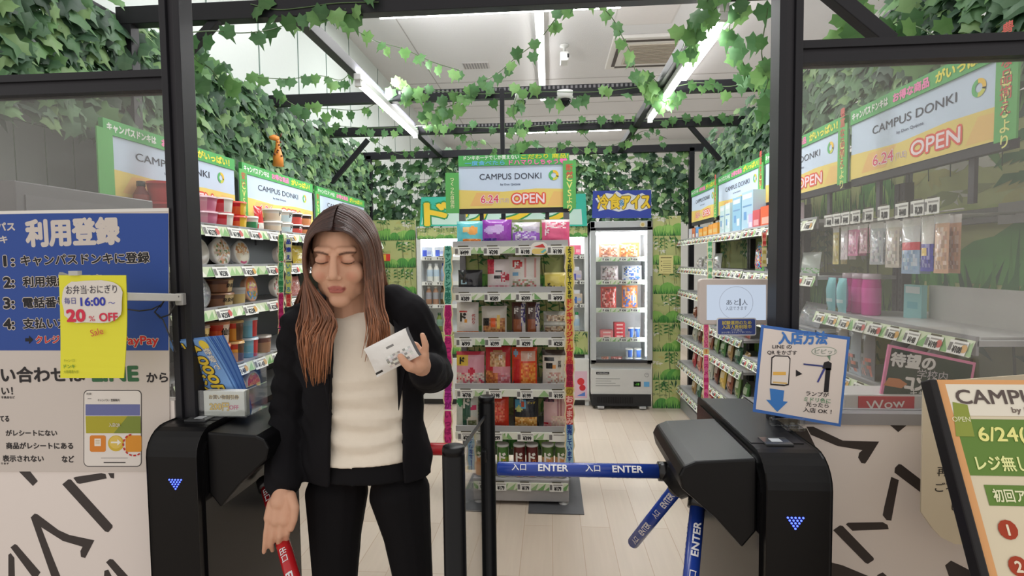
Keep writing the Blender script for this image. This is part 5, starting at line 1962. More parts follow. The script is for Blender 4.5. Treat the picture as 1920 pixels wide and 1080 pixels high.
OV = [
    (1, 2.61, .16, .15, (206, 190, 170), (226, 220, 214), [('n', .1, .1, .9, .9, [(206, 150, 110), (214, 190, 170), (120, 130, 90), (230, 220, 210)])], 'round noodle tray with a mixed picture lid, left one on the second left shelf'),
    (1, 2.79, .15, .14, (214, 196, 170), (220, 216, 210), [('n', .1, .5, .9, .9, [(206, 150, 90), (180, 120, 80), (226, 210, 190)]), ('r', .3, .2, .8, .45, (226, 214, 190)), ('r', .35, .1, .7, .2, (206, 90, 130))], 'oval noodle tray with a beige lid, right one on the second left shelf'),
    (1, 2.44, .15, .14, (190, 180, 170), (226, 222, 214), [], 'pale oval tray next to the post on the second left shelf'),
    (2, 2.43, .17, .16, (196, 198, 202), (216, 218, 220), [('n', 0, 0, 1, 1, [(216, 218, 222), (170, 174, 180), (190, 194, 198)])], 'round silver foil tray next to the post on the third left shelf'),
    (2, 2.87, .13, .155, (226, 130, 70), (226, 180, 150), [('n', .2, .5, .8, .7, [(236, 200, 90), (206, 90, 110)]), ('n', .1, .1, .9, .4, [(230, 160, 80), (120, 150, 90), (110, 150, 200)])], 'oval orange lidded tray standing on the third left shelf'),
    (4, 2.86, .145, .15, (228, 200, 120), (236, 226, 210), [('n', .1, .5, .9, .85, [(206, 60, 40), (226, 120, 50)]), ('n', .2, .1, .8, .45, [(236, 206, 90), (240, 190, 70)])], 'round orange and yellow lid standing on the fifth left shelf, right one'),
    (4, 2.72, .145, .15, (228, 190, 120), (236, 226, 210), [('n', .1, .5, .9, .85, [(206, 60, 40), (226, 120, 50)])], 'round orange and yellow lid standing on the fifth left shelf, left one'),
    (1, 3.22, .13, .13, (190, 120, 100), (216, 206, 200), [('n', .1, .1, .9, .9, [(150, 60, 60), (206, 190, 180)])], 'reddish tray behind the strip banners on the second left shelf'),
    (2, 3.17, .14, .14, (206, 190, 180), (220, 214, 206), [('n', .1, .1, .9, .9, [(190, 90, 90), (226, 214, 200), (140, 120, 100)])], 'pale tray behind the strip banners on the third left shelf'),
]
for sh, Y, w, h, base, rim, sp, lab in OV:
    put(dish_mesh(w, h, base, rim, sp), 'noodle_tray', lab, 'tray', 'L', Y, lshelf(sh), .07, GL, lean=-.12)
for k, (sh, Y, c) in enumerate(((1, 3.42, (226, 196, 70)), (2, 3.36, (206, 120, 110)))):
    put(bag_mesh(.15, .13, .05, c, [('n', .1, .1, .9, .8, [c, mixc(c, (255, 255, 255), .4)])]), 'snack_packet', ('yellow' if k == 0 else 'dusty red') + ' packet just left of the brown hair on the left rack', 'packet', 'L', Y, lshelf(sh), .06, mat=FILM, lean=-.1)
# grey cabinet at the entrance end of the left rack
gc = thing('steel_cabinet', 'grey steel cabinet behind the left front glass beside the red noodle cups', 'cabinet', (-1.84, 1.80, 0))
MB().box(-.26, .24, -.30, .26, 0, 1.66, (104, 103, 106)).build('body', METAL, gc, bev=.004)
m = MB().box(.238, .243, -.27, .24, 1.05, 1.62, (112, 111, 114)).box(.24, .246, .10, .20, 1.48, 1.54, (70, 70, 72)).box(.243, .247, .11, .13, 1.42, 1.45, (60, 60, 62))
m.build('door', METAL, gc)
# strip banners of the left rack
strip_banner('green and magenta strip banner hanging in front of the left rack, nearer one', 527, [(440, 490, (110, 190, 110), (60, 150, 80), 'キャンパス'), (492, 548, (120, 196, 140), (50, 140, 90), 'ドンキ限定'), (550, 615, (214, 60, 130), (180, 30, 100), '安い美味い'), (617, 652, (206, 50, 120), (180, 30, 100), 'カップ麺'), (654, 664, (226, 150, 60), (190, 60, 40), '！'), (666, 722, (206, 50, 130), (170, 30, 100), '大集合だよ')], 2.93, 9)
strip_banner('blue and yellow green strip banner hanging in front of the left rack, farther one', 541, [(446, 490, (214, 224, 190), (50, 70, 170), '品揃え'), (492, 550, (206, 222, 120), (90, 150, 190), 'いろいろ'), (552, 575, (226, 120, 110), (206, 50, 60), '選べる')], 3.08, 9)

# ---- right rack
GR = 'goods on the right rack'
rshelf = lambda z: z + .0225
for k in range(4):
    Y = 3.55 + .22 * (k % 2) + .11 * (k // 2)
cart = [(3.44, .19, .13, .25, (176, 208, 226), 'big light blue carton nearest the post on the top right shelf'), (3.63, .16, .13, .235, (150, 196, 222), 'light blue carton, second from the post on the top right shelf'),
        (3.81, .10, .13, .215, (206, 226, 226), 'slim pale carton, third from the post on the top right shelf'), (3.93, .10, .13, .21, (196, 222, 224), 'slim pale carton, fourth from the post on the top right shelf')]
for Y, w, d, h, c, lab in cart:
    mb = box_mesh(w, d, h, c, [(.1, .62, .9, .66, (120, 160, 200)), (.2, .3, .45, .5, (110, 160, 210)), (.55, .2, .85, .4, (226, 236, 240)), (.1, .82, .9, .94, (226, 236, 240))])
    put(mb, 'carton', lab, 'carton', 'R', Y, rshelf(1.545), .10, GR, PAPER)
for k, (Y, h) in enumerate(((4.07, .10), (4.19, .095), (4.33, .085), (4.46, .08))):
    put(box_mesh(.11, .12, h, (236, 164, 60), [(.1, .3, .9, .6, (226, 190, 110))]), 'small_box', '%s orange box from the light blue cartons on the top right shelf' % ORD[k], 'box', 'R', Y, rshelf(1.545), .09, GR, PAPER)
for k, (Y, c, n) in enumerate(((4.60, (96, 150, 206), 'blue'), (4.71, (206, 120, 80), 'tan'), (4.82, (206, 206, 214), 'white'))):
    put(box_mesh(.09, .1, .10, c, [(.2, .2, .8, .5, (226, 220, 214))]), 'small_box', n + ' small box at the deep end of the top right shelf', 'box', 'R', Y, rshelf(1.545), .09, GR, PAPER)
for k, (Y, w, h, c, n) in enumerate(((3.28, .11, .115, (206, 90, 96), 'rose red box right of the big light blue carton'), (3.14, .15, .125, (226, 104, 66), 'orange red box next to the right post on the top shelf'), (3.0, .12, .12, (214, 190, 200), 'pale pink packet hidden partly by the right post'), (3.37, .07, .10, (206, 190, 226), 'lilac box touching the big light blue carton'))):
    put(box_mesh(w, .12, h, c, [(.15, .2, .85, .5, mixc(c, (255, 255, 255), .5))]), 'small_box', n, 'box', 'R', Y, rshelf(1.55), .09, GR, PAPER)
items = [  # second shelf beyond the tablet
    (3.33, .14, .185, (110, 170, 96), [('n', .1, .1, .9, .9, [(90, 170, 214), (214, 70, 120), (226, 160, 60), (60, 60, 110)])], 'colourful packet at the far end of the second shelf above the tablet'),
    (3.2, .10, .165, (64, 64, 70), [('r', .3, .3, .9, .5, (206, 206, 206))], 'dark grey packet on the second shelf above the tablet'),
    (3.09, .085, .18, (206, 200, 190), [('r', .1, .5, .9, .7, (226, 190, 70)), ('r', .1, .1, .9, .25, (90, 90, 90))], 'pale packet with a yellow patch on the second shelf above the tablet'),
    (2.99, .085, .165, (44, 44, 50), [('r', .15, .35, .85, .85, (206, 206, 206)), ('r', .35, .5, .6, .75, (40, 40, 46))], 'black packet with a white label on the second shelf, first of two'),
    (2.87, .08, .17, (50, 48, 56), [('r', .15, .35, .85, .85, (200, 200, 204)), ('r', .35, .5, .6, .75, (40, 40, 46))], 'black packet with a white label on the second shelf, second of two'),
    (2.70, .19, .11, (190, 196, 190), [('n', 0, 0, 1, .3, [(120, 180, 110), (200, 206, 200)])], 'low silvery packet beside the right post on the second shelf'),
]
for k, (Y, w, h, c, sp, lab) in enumerate(items):
    put(bag_mesh(w, h, .05, c, sp, seed=k), 'packet', lab, 'packet', 'R', Y, rshelf(1.295), .07, GR, FILM, lean=-.1)
far = [(1.30, 4.15, .18, .12, (160, 160, 158), 'grey packet on the second far shelf'), (1.30, 4.4, .2, .10, (150, 150, 148), 'low grey packet on the second far shelf'), (1.30, 4.62, .14, .09, (186, 180, 176), 'pale packet at the deep end of the second far shelf'),
       (1.09, 4.24, .10, .14, (206, 70, 80), 'red and white packet left of the tablet'), (1.09, 4.42, .09, .12, (214, 150, 150), 'pink packet deep on the third far shelf'),
       (1.09, 4.6, .10, .10, (206, 206, 204), 'white packet deep on the third far shelf')]
for k, (z, Y, w, h, c, lab) in enumerate(far):
    put(bag_mesh(w, h, .05, c, [('n', .1, .1, .9, .7, [c, mixc(c, (240, 236, 230), .5), mixc(c, (60, 50, 50), .3)])], seed=k, nu=10, nv=12), 'packet', lab, 'packet', 'R', Y, rshelf(z), .07, GR, FILM, lean=-.1)
pal = [((196, 80, 60), 'brick red'), ((176, 140, 90), 'tan'), ((110, 60, 50), 'dark brown'), ((206, 170, 110), 'straw'), ((150, 90, 70), 'brown'), ((214, 120, 110), 'salmon'), ((90, 140, 80), 'green'), ((206, 206, 190), 'ivory'), ((60, 110, 80), 'dark green'), ((226, 190, 90), 'yellow'), ((190, 60, 70), 'red'), ((120, 150, 90), 'olive')]
names = {.868: 'fourth', .667: 'fifth', .43: 'sixth', .19: 'lowest'}
for si, z in enumerate((.868, .667, .43, .19)):
    for k in range(9):
        Y = 3.5 + .155 * k + si * .01
        c, cn = pal[(k * 5 + si * 3) % 12]
        h = (.11, .13, .17, .15)[si] * (.85 + .03 * ((k * 7) % 5))
        mb = bag_mesh(.10 if si > 0 else .085, h, .045, c, [('r', .1, .55, .9, .8, mixc(c, (240, 236, 226), .6)), ('n', .1, .1, .9, .45, [c, mixc(c, (230, 200, 150), .4), mixc(c, (30, 20, 20), .3)])], nu=8, nv=10, seed=k)
        put(mb, 'pouch', '%s pouch on the %s deep right shelf, %s from the tablet' % (cn, names[z], ORD[k]), 'pouch', 'R', Y, rshelf(z), .065, GR, FILM, lean=-.12, turn=R_.uniform(-.15, .15))
# bagged goods of the rack beyond the tablet: low shelves
low = [(.77, 2.62, .26, .13, (120, 130, 120), 'grey green bag lying under the tablet notice'), (.77, 2.95, .2, .12, (110, 110, 110), 'grey bag under the tablet'), (.77, 3.24, .14, .11, (150, 70, 70), 'dark red packet at the far end under the tablet'),
       (.518, 2.60, .2, .10, (220, 120, 60), 'orange packet low beside the entry gate'), (.518, 2.85, .22, .10, (70, 120, 190), 'blue packet low beside the entry gate'), (.518, 3.1, .2, .13, (206, 196, 180), 'pale brown packet low beyond the entry gate'),
       (.77, 2.4, .2, .12, (170, 170, 90), 'yellow green packet behind the entry sign'), (1.04, 2.75, .22, .12, (170, 172, 176), 'silvery bag behind the tablet')]
for k, (z, Y, w, h, c, lab) in enumerate(low):
    put(bag_mesh(w, h, .07, c, [('n', .1, .1, .9, .8, [c, mixc(c, (210, 210, 210), .35)])], nu=10, nv=12, seed=k), 'packet', lab, 'packet', 'R', Y, rshelf(z), .09, GR, FILM, lean=-.35)
# near rack behind the glass
m = MB().box(-.012, .012, -.14, .13, 0, 1.72, (140, 134, 132))
for k in range(50):
    z = .1 + k * .032
    m.box(-.0126, .0126, -.125, -.118, z, z + .016, (40, 38, 40)).box(-.0126, .0126, -.105, -.098, z, z + .016, (40, 38, 40))
tag(m.build('end_panel', METAL, None, (1.46, 1.54, 0.0), -PI / 2), 'grey slotted end panel of the near rack at the edge of the right glass', 'panel')
hk = thing('hook_rail', 'metal hook rail with price cards behind the front glass', 'hook rail', (RX + .06, 2.02, 0), -PI / 2, None)
zr_ = 1.535
m = MB().box(-.40, .42, .26, .30, zr_ - .02, zr_ + .03, (126, 124, 124)).box(.10, .42, .255, .262, zr_ - .03, zr_ + .04, (150, 148, 146))
m.tube([(-.42, -.03, zr_ + .005), (.34, -.03, zr_ + .005)], .003, 6, (190, 188, 184))
m.build('rail', METAL, hk)
hang = [(2.42, .05, .16, (206, 190, 120), 'gold topped'), (2.355, .055, .14, (226, 214, 220), 'white'), (2.29, .07, .125, (222, 140, 176), 'pink'), (2.215, .055, .115, (220, 176, 186), 'pale pink'), (2.13, .085, .16, (190, 194, 200), 'silver grey'), (2.035, .08, .17, (206, 196, 184), 'white and brown'), (1.935, .095, .19, (150, 176, 206), 'blue with red'), (1.855, .06, .18, (70, 70, 176), 'deep blue'), (1.79, .065, .185, (214, 170, 140), 'peach')]
for k, (Y, w, h, c, n) in enumerate(hang):
    lx = 2.02 - Y
    m = MB().tube([(lx, .26, zr_), (lx, -.035, zr_ - .004), (lx, -.04, zr_ + .008)], .0028, 6, (196, 194, 190))
    m.build('hook', METAL, hk)
    t = price_tag(hk, ('440', '1,200', '1,000')[k % 3] if k > 4 else '440', lx, -.046, zr_ + .024, .068, .05, 0)
    sp = [('r', 0, .86, 1, 1, (222, 220, 216)), ('n', .1, .05, .9, .8, [c, mixc(c, (236, 232, 230), .5), mixc(c, (40, 40, 60), .2)])]
    if 'red' in n:
        sp += [('r', 0, .42, 1, .58, (206, 50, 66)), ('r', 0, .6, 1, .86, (206, 206, 206))]
    if n == 'deep blue':
        sp += [('r', 0, .5, 1, .9, (226, 222, 216)), ('r', .1, .3, .6, .42, (236, 200, 110))]
    for q in range(2):
        o = single(bag_mesh(w, h, .012, c, sp, nu=10, nv=14, seed=k), 'blister_pack', ('%s blister pack foremost on the %s hook from the right post' if q == 0 else '%s blister pack second on the %s hook from the right post') % (n, ORD[k]), 'pack', (RX + .06 - .012 + q * .035, Y, zr_ - h - .004), -PI / 2, 'packs hanging from the hook rail', FILM)
for k in range(3):
    put(bottle_mesh(.035, .17, (206, 60, 150), (214, 196, 206), (216, 90, 166), .9), 'bottle', '%s magenta bottle from the right post behind the glass' % ORD[k], 'bottle', 'R', 2.43 - k * .075, rshelf(1.14), .12, GR, GLOSSY)
for k in range(2):
    mb = bag_mesh(.065, .15, .04, (130, 190, 196), [('r', .1, .3, .9, .36, (190, 214, 216))], nu=8, nv=10)
    put(mb, 'cream_tube', ('nearer' if k else 'farther') + ' teal tube in front of the magenta bottles', 'tube', 'R', 2.44 - k * .085, rshelf(1.14), .045, GR, GLOSSY)
tr_ = thing('empty_tray', 'empty white shelf tray behind the front glass', 'tray', (RX + .20, 1.86, rshelf(1.14)), -PI / 2)
MB().box(-.25, .26, .03, .04, 0, .13, (206, 204, 200)).box(-.25, .26, -.17, .04, 0, .006, (190, 188, 186)).build('panel', METAL, tr_)
put(box_mesh(.10, .02, .13, (150, 214, 214), [(.1, .75, .9, .95, (226, 240, 240)), (.2, .3, .8, .5, (120, 190, 200))]), 'teal_packet', 'flat teal packet left of the empty white tray', 'packet', 'R', 2.14, rshelf(1.14), .2, GR, PAPER)
for k in range(3):
    put(bottle_mesh(.038, .205, (176, 176, 180), (206, 206, 208), (150, 90, 120), .35), 'spray_bottle', '%s silver topped bottle behind the chalk sign' % ORD[k], 'bottle', 'R', 2.10 - k * .10, rshelf(.90), .12, GR, GLOSSY)
for k, (Y, c, n) in enumerate(((2.36, (206, 200, 196), 'white'), (2.26, (190, 200, 210), 'pale blue'), (2.17, (150, 150, 156), 'grey and black'))):
    put(bag_mesh(.09, .20, .04, c, [('r', .1, .5, .5, .8, (60, 60, 66)), ('n', .1, .1, .9, .45, [c, (226, 150, 140), (120, 120, 126)])], nu=10, nv=14, seed=k), 'refill_pouch', n + ' refill pouch between the entry sign and the chalk sign', 'pouch', 'R', Y, rshelf(.90), .05, GR, FILM)
strip_banner('pink strip banner hanging below the left edge of the tablet', 1324, [(600, 652, (226, 130, 160), (206, 70, 120), 'お菓子いろいろ'), (654, 664, (226, 190, 120), (206, 90, 60), '！'), (666, 746, (226, 110, 160), (206, 50, 120), 'コスメ雑貨も')], 4.0, 8)
strip_banner('green and white strip banner on the right rack above the tablet', 1331, [(452, 486, (190, 222, 190), (90, 170, 120), '便利な'), (488, 524, (206, 226, 196), (110, 180, 130), '日用品')], 3.9, 7)
strip_banner('thin red and yellow strip banner next to the right post', 1433, [(436, 462, (226, 130, 120), (206, 60, 60), 'お得'), (464, 500, (226, 214, 160), (190, 170, 90), '満載')], 2.9, 6)

# chalk sign and white display tray behind the right glass
S = Sheet(1735, 715, 1.52)
root = thing('chalkboard_sign', 'dark green chalkboard sign with pink border behind the right glass', 'sign', S.o)
MB().poly(S.P([(1645, 775), (1808, 805), (1830, 680), (1667, 646)]), 0, .006, (236, 140, 180)).build('board', PAPER, root)
S.mb = MB()
S.F([(1650, 770), (1803, 799), (1824, 684), (1672, 652)], (38, 60, 52), 1)
S.T('待望の', 1711, 678, 24, (232, 228, 226), 76, .045, lvl=3, rot=-.14, outline=((60, 54, 58), .05))
S.T('学校内', 1747, 704, 17, (206, 196, 200), 52, .0, lvl=3, rot=-.12)
S.T('コンビニ', 1735, 722, 26, (240, 234, 230), 70, .06, lvl=3, rot=-.14)
S.T('キャンパス', 1742, 739, 14, (232, 228, 226), 66, .02, lvl=3, rot=-.14)
S.F([(1656, 722), (1690, 728), (1701, 720), (1686, 710), (1666, 708)], (206, 130, 84), 2)
S.mb.build('lettering', PAPER, root)
p = at(1665, 742, 1.50)
root = thing('display_tray', 'white display tray with red sticker under the chalkboard sign', 'tray', (p.x, 1.56, 0))
xa, xb = at(1588, 742, 1.50).x - p.x, at(1760, 742, 1.5).x - p.x
MB().box(xa, xb, -.05, .06, 0, p.z, (206, 204, 202)).build('body', PLAST, root, bev=.004)
m = MB()
m.box(xa + .035, xa + .18, -.053, -.05, p.z - .06, p.z - .004, (196, 40, 60))
m.text('Wow', xa + .105, p.z - .024, .026, -.0538, (240, 232, 230), .10, .01, rot=.1)
m.build('sticker', PAPER, root)

# ================================================================ back of the shop
BY = 5.12
o = at(945, 600, BY)
fx0, fx1 = at(784, 600, BY).x, at(1104, 600, BY).x
fw = fx1 - fx0
ftop = at(945, 425, BY).z
root = thing('open_fridge', 'white open drinks fridge behind the centre display', 'fridge', ((fx0 + fx1) / 2, BY, 0))
HWF = fw / 2
m = MB()
for s in (-1, 1):
    m.box(s * HWF - (.04 if s > 0 else 0), s * HWF + (0 if s > 0 else .04), 0, .25, 0, ftop, (222, 224, 224))
m.box(-HWF, HWF, .20, .25, 0, ftop, (226, 228, 228))
m.box(-HWF, HWF, 0, .25, ftop - .10, ftop, (224, 226, 226))
m.box(-HWF, HWF, -.02, .25, .06, .46, (226, 226, 224))
m.box(-HWF + .02, HWF - .02, .02, .24, 0, .06, (50, 50, 52))
m.build('cabinet', METAL, root, bev=.003)
m = MB()
jungle(m, -HWF + .01, HWF - .01, ftop - .11, ftop, -.003, .14, 8, .11)
jungle(m, -HWF + .01, HWF - .01, .50, .72, -.004, .22, 9, .22)
m.build('print', PAPER, root)
MB().box(-HWF + .05, HWF - .05, .05, .09, ftop - .125, ftop - .102).build('lamp', emit('fridge_lamp', (246, 250, 255), 30.0), root)
fz = [at(810, py, BY).z for py in (484, 531, 574, 625)]
for z in fz:
    m = MB().box(-HWF + .04, HWF - .04, .03, .20, z, z + .008, (226, 228, 228))
    m.box(-HWF + .04, HWF - .04, .022, .03, z - .022, z + .016, (232, 232, 226))
    sh = m.build('shelf', METAL, root)
    for k, px in enumerate((803, 826, 1079, 1092)):
        price_tag(sh, '148', at(px, 500, BY).x - (fx0 + fx1) / 2, .02, z - .003, .08, .035)
m = MB().box(HWF - .14, HWF - .02, -.0215, -.02, .08, .34, (226, 190, 206))
m.disc(HWF - .08, .24, .035, -.0222, (214, 60, 66), n=14)
m.disc(HWF - .065, .18, .03, -.0224, (206, 50, 60), n=14)
m.flat([(HWF - .12, .10), (HWF - .04, .10), (HWF - .04, .14)], -.0222, (90, 130, 206))
m.build('sticker', PAPER, root)
FC = (fx0 + fx1) / 2
fr = [(0, 802, 'carton', (206, 214, 236), (70, 90, 190), 'white and blue milk pack on the top fridge shelf, left one'), (0, 826, 'carton', (214, 220, 236), (80, 100, 196), 'white and blue milk pack on the top fridge shelf, right one'),
      (1, 806, 'bottle', (232, 232, 226), (226, 230, 232), 'left one of two white drink bottles in the fridge'), (1, 818, 'bottle', (232, 232, 226), (226, 230, 232), 'right one of two white drink bottles in the fridge'), (1, 832, 'bottle', (170, 180, 206), (60, 80, 170), 'bottle with a blue cap in the fridge'),
      (2, 803, 'bottle', (170, 130, 104), (226, 222, 216), 'left one of two brown drink bottles in the fridge'), (2, 816, 'bottle', (176, 136, 110), (226, 222, 216), 'right one of two brown drink bottles in the fridge'), (2, 830, 'bottle', (90, 70, 40), (60, 50, 40), 'dark drink bottle in the fridge'),
      (3, 806, 'bottle', (196, 150, 60), (60, 90, 60), 'amber drink bottle low in the fridge'), (3, 822, 'bottle', (120, 140, 70), (60, 90, 60), 'olive drink bottle low in the fridge'),
      (0, 1079, 'carton', (226, 110, 140), (226, 90, 120), 'pink pack at the right end of the top fridge shelf'), (1, 1080, 'carton', (206, 196, 200), (90, 90, 170), 'pale pack at the right end of the second fridge shelf'),
      (2, 1081, 'carton', (206, 190, 170), (60, 100, 170), 'beige pack with a blue dot at the right end of the fridge'), (3, 1081, 'bottle', (206, 214, 214), (40, 150, 80), 'clear bottle with a green cap at the right end of the fridge')]
for row, px, ty, c, c2, lab in fr:
    x = at(px, 500, BY + .08).x
    if ty == 'bottle':
        mb = bottle_mesh(.030, .185, c, c2, mixc(c, (150, 190, 226), .5), .5)
    else:
        mb = box_mesh(.105, .06, .10, c, [(.1, .1, .5, .7, c2), (.55, .3, .9, .6, mixc(c2, (255, 255, 255), .5))])
        mb.box(-.03, .03, -.015, .015, .10, .135, (222, 224, 230))
    single(mb, 'drink_' + ty, lab, 'drink', (x, BY + .085, fz[row] + .0085), 0, 'drinks in the open fridge', GLOSSY)
# teal drinks sign on top of the fridge
S = Sheet(945, 396, BY - .02)
root = thing('drinks_sign', 'teal sign with big yellow lettering on top of the fridge behind the centre display', 'sign', S.o)
MB().poly(S.P([(787, 424), (1101, 424), (1098, 363), (790, 370)]), 0, .006, (66, 192, 168)).build('board', PAPER, root)
S.mb = MB()
S.F([(790, 421), (793, 400), (1090, 392), (1092, 421)], (206, 236, 226), 1)
S.T('ドリンク', 935, 398, 44, (242, 206, 66), 280, .05, lvl=3, outline=((60, 150, 90), .06))
S.mb.build('lettering', PAPER, root)

# ---- upright freezer
FY2 = 5.0
a0, a1 = at(1108, 700, FY2), at(1223, 700, FY2)
ft = at(1165, 414, FY2).z
fc = (a0.x + a1.x) / 2
hw = (a1.x - a0.x) / 2
root = thing('upright_freezer', 'tall white glass door freezer with lit shelves under the blue sign', 'freezer', (fc, FY2, 0))
m = MB()
for s in (-1, 1):
    m.box(min(s * hw, s * (hw - .045)), max(s * hw, s * (hw - .045)),   .03, .40, .42, ft, (206, 208, 208))
m.box(-hw, hw, .37, .40, .42, ft, (214, 216, 216))
m.box(-hw, hw, .03, .40, ft - .10, ft, (206, 208, 208))
m.box(-hw, hw, .03, .40, .36, .44, (206, 208, 208))
m.box(-hw, hw, .01, .40, .14, .38, (208, 208, 206))
m.build('cabinet', METAL, root, bev=.004)
m = MB().box(-hw + .01, hw - .01, -.0, .38, .03, .14, (44, 44, 46))
for k in range(28):
    x = -hw + .06 + k * .016
    if x < hw - .18:
        m.box(x, x + .007, -.003, .0, .06, .12, (20, 20, 22))
m.build('vent', STEEL, root)
m = MB()
for s in (-1, 1):
    m.lathe([(.018, 0), (.018, .02), (.012, .03)], 10, s * (hw - .06), .05, 0, (150, 150, 150))
    m.box(s * (hw - .09) - .03, s * (hw - .09) + .03, -.02, .0, .012, .03, (190, 190, 190))
m.build('foot', METAL, root)
m = MB()
m.box(-hw + .05, -hw + .17, .007, .011, .33, .352, (30, 30, 34))
m.text('HOSHIZAKI', -hw + .11, .341, .013, .0065, (220, 220, 220), .10, .01)
for k in range(4):
    m.box(-hw + .045, -hw + .27 - .04 * (k % 3), .0085, .011, .22 + k * .022, .225 + k * .022, (150, 150, 150))
m.box(hw - .17, hw - .105, .007, .011, .215, .262, (22, 30, 24))
m.text('-18', hw - .138, .238, .022, .0065, (120, 230, 80), None, .02)
m.box(hw - .075, hw - .025, .007, .011, .215, .26, (110, 176, 226))
m.ring(hw - .05, .325, .017, .020, .0085, (110, 110, 110))
m.disc(hw - .056, .33, .003, .0085, (110, 110, 110), n=8)
m.disc(hw - .044, .33, .003, .0084, (110, 110, 110), n=8)
m.build('control_panel', PAPER, root)
m = MB()
z0, z1 = .44, ft - .06
m.box(-hw, hw, -.012, .028, z1 - .03, z1, (60, 62, 66)).box(-hw, hw, -.012, .028, z0, z0 + .03, (48, 48, 52))
for s in (-1, 1):
    m.box(min(s * hw, s * (hw - .05)), max(s * hw, s * (hw - .05)), -.012, .028, z0, z1, (186, 190, 192))
dr = m.build('door', METAL, root, bev=.003)
MB().box(-hw + .05, hw - .05, .006, .010, z0 + .03, z1 - .03).build('pane', GLASS, dr)
MB().box(hw - .02, hw - .008, -.04, -.012, .85, 1.25, (120, 122, 124)).build('handle', METAL, dr, bev=.003)
LEDW = emit('freezer_lamp', (246, 250, 255), 50.0)
MB().box(-hw + .05, hw - .05, .05, .07, ft - .125, ft - .105).build('lamp', LEDW, root)
MB().box(hw - .056, hw - .047, .04, .055, .5, ft - .14).build('side_lamp', LEDW, root)
sz = [at(1165, py, FY2 + .1).z for py in (507, 547, 599, 651, 700)]
sz = [at(1165, py, FY2 + .1).z for py in (484, 527, 579, 634, 688)]
for z in sz:
    m = MB().box(-hw + .05, hw - .05, .08, .36, z - .012, z - .004, (226, 228, 228))
    m.box(-hw + .055, hw - .06, .07, .078, z - .03, z + .012, (222, 228, 206))
    for k in range(9):
        x = -hw + .07 + k * .045
        m.flat([(x, z - .028), (x + .03, z - .028), (x + .04, z + .008)], .0695 - k * 1e-5, R_.choice([(130, 180, 110), (160, 196, 130)]))
    sh = m.build('shelf', METAL, root)
    for px in (1138, 1170, 1192):
        price_tag(sh, '298', at(px, 500, FY2).x - fc, .065, z - .008, .07, .035)
fzi = [(0, 1142, 38, .14, (196, 130, 96), 'brownish bag, left one on the top freezer shelf'), (0, 1180, 38, .15, (222, 130, 70), 'orange bag, right one on the top freezer shelf'),
       (1, 1143, 34, .15, (206, 190, 190), 'white and red bag, left one on the second freezer shelf'), (1, 1185, 38, .15, (206, 206, 214), 'white and blue bag, right one on the second freezer shelf'),
       (2, 1141, 30, .21, (206, 70, 60), 'red rice bag on the third freezer shelf'), (2, 1181, 30, .22, (222, 130, 70), 'blue and orange bag on the third freezer shelf'),
       (4, 1134, 14, .09, (196, 130, 110), 'small reddish pack, left one on the lowest freezer shelf'), (4, 1156, 22, .09, (180, 100, 96), 'small dark red pack, middle one on the lowest freezer shelf')]
for k, (row, px, pw, h, c, lab) in enumerate(fzi):
    alt = (70, 110, 190) if 'blue' in lab else mixc(c, (60, 20, 20), .4)
    mb = bag_mesh(pw * .00505, h, .06, c, [('n', .1, .1, .9, .9, [c, mixc(c, (240, 236, 230), .5), alt])], [do(.2, .72, .04)] if row == 1 else [], nu=12, nv=12, seed=k)
    single(mb, 'frozen_bag', lab, 'frozen bag', (at(px, 500, FY2 + .16).x, FY2 + .17, sz[row] - .0035), 0, 'frozen goods in the freezer', FILM, lean=-.06)
for k, (px, q) in enumerate(((1137, 0), (1137, 1), (1161, 0), (1161, 1), (1161, 2), (1161, 3))):
    mb = box_mesh(.12 if px < 1150 else .10, .10, .036, (226, 130, 130) if px < 1150 else (206, 66, 76), [(.2, .3, .8, .7, (236, 206, 200))])
    single(mb, 'ice_cream_box', '%s box from the bottom in the %s stack on the fourth freezer shelf' % (ORD[q], 'pale pink' if px < 1150 else 'red'), 'box', (at(px, 600, FY2 + .17).x, FY2 + .18, sz[3] - .0035 + q * .0365), 0, 'boxes in the freezer', PAPER)
for k, (row, px, q) in enumerate(((3, 1183, 0), (3, 1195, 0), (4, 1180, 0), (4, 1196, 0), (4, 1180, 1), (4, 1196, 1))):
    h = .085 if row == 4 else .10
    mb = cup_mesh(.036 if row == 4 else .027, h, [(206, 220, 236), (226, 232, 240), (90, 130, 206)] if row == 3 else [(200, 220, 232), (226, 234, 240), (206, 224, 236)], panel=(60, 100, 180))
    single(mb, 'ice_cream_cup', '%s%s white and blue ice cup on the %s freezer shelf' % (('lower ', 'upper ')[q] if row == 4 else '', 'left' if px < 1190 else 'right', 'fourth' if row == 3 else 'lowest'), 'cup', (at(px, 600, FY2 + .15).x, FY2 + .16, sz[row] - .0035 + q * .087), 0, 'cups in the freezer', GLOSSY)
S = Sheet(1166, 386, FY2 - .0)
root = thing('frozen_food_sign', 'blue sign with jagged yellow lettering on top of the freezer', 'sign', S.o)
MB().poly(S.P([(1110, 409), (1221, 409), (1221, 356), (1112, 358)]), 0, .006, (58, 76, 168)).build('board', PAPER, root)
S.mb = MB()
S.F([(1116, 372), (1128, 368), (1136, 362), (1150, 364), (1156, 358), (1166, 365), (1178, 362), (1192, 367), (1204, 362), (1218, 370), (1214, 382), (1218, 390), (1200, 396), (1180, 392), (1160, 397), (1140, 392), (1122, 396), (1124, 384)], (230, 232, 236), 1)
S.T('冷食', 1142, 379, 26, (240, 206, 64), 42, .03, lvl=4, outline=((110, 84, 40), .035))
S.T('&', 1166, 380, 10, (90, 150, 200), None, .03, lvl=4)
S.T('アイス', 1192, 379, 26, (240, 206, 64), 50, .045, lvl=4, outline=((110, 84, 40), .04))
S.mb.build('lettering', PAPER, root)
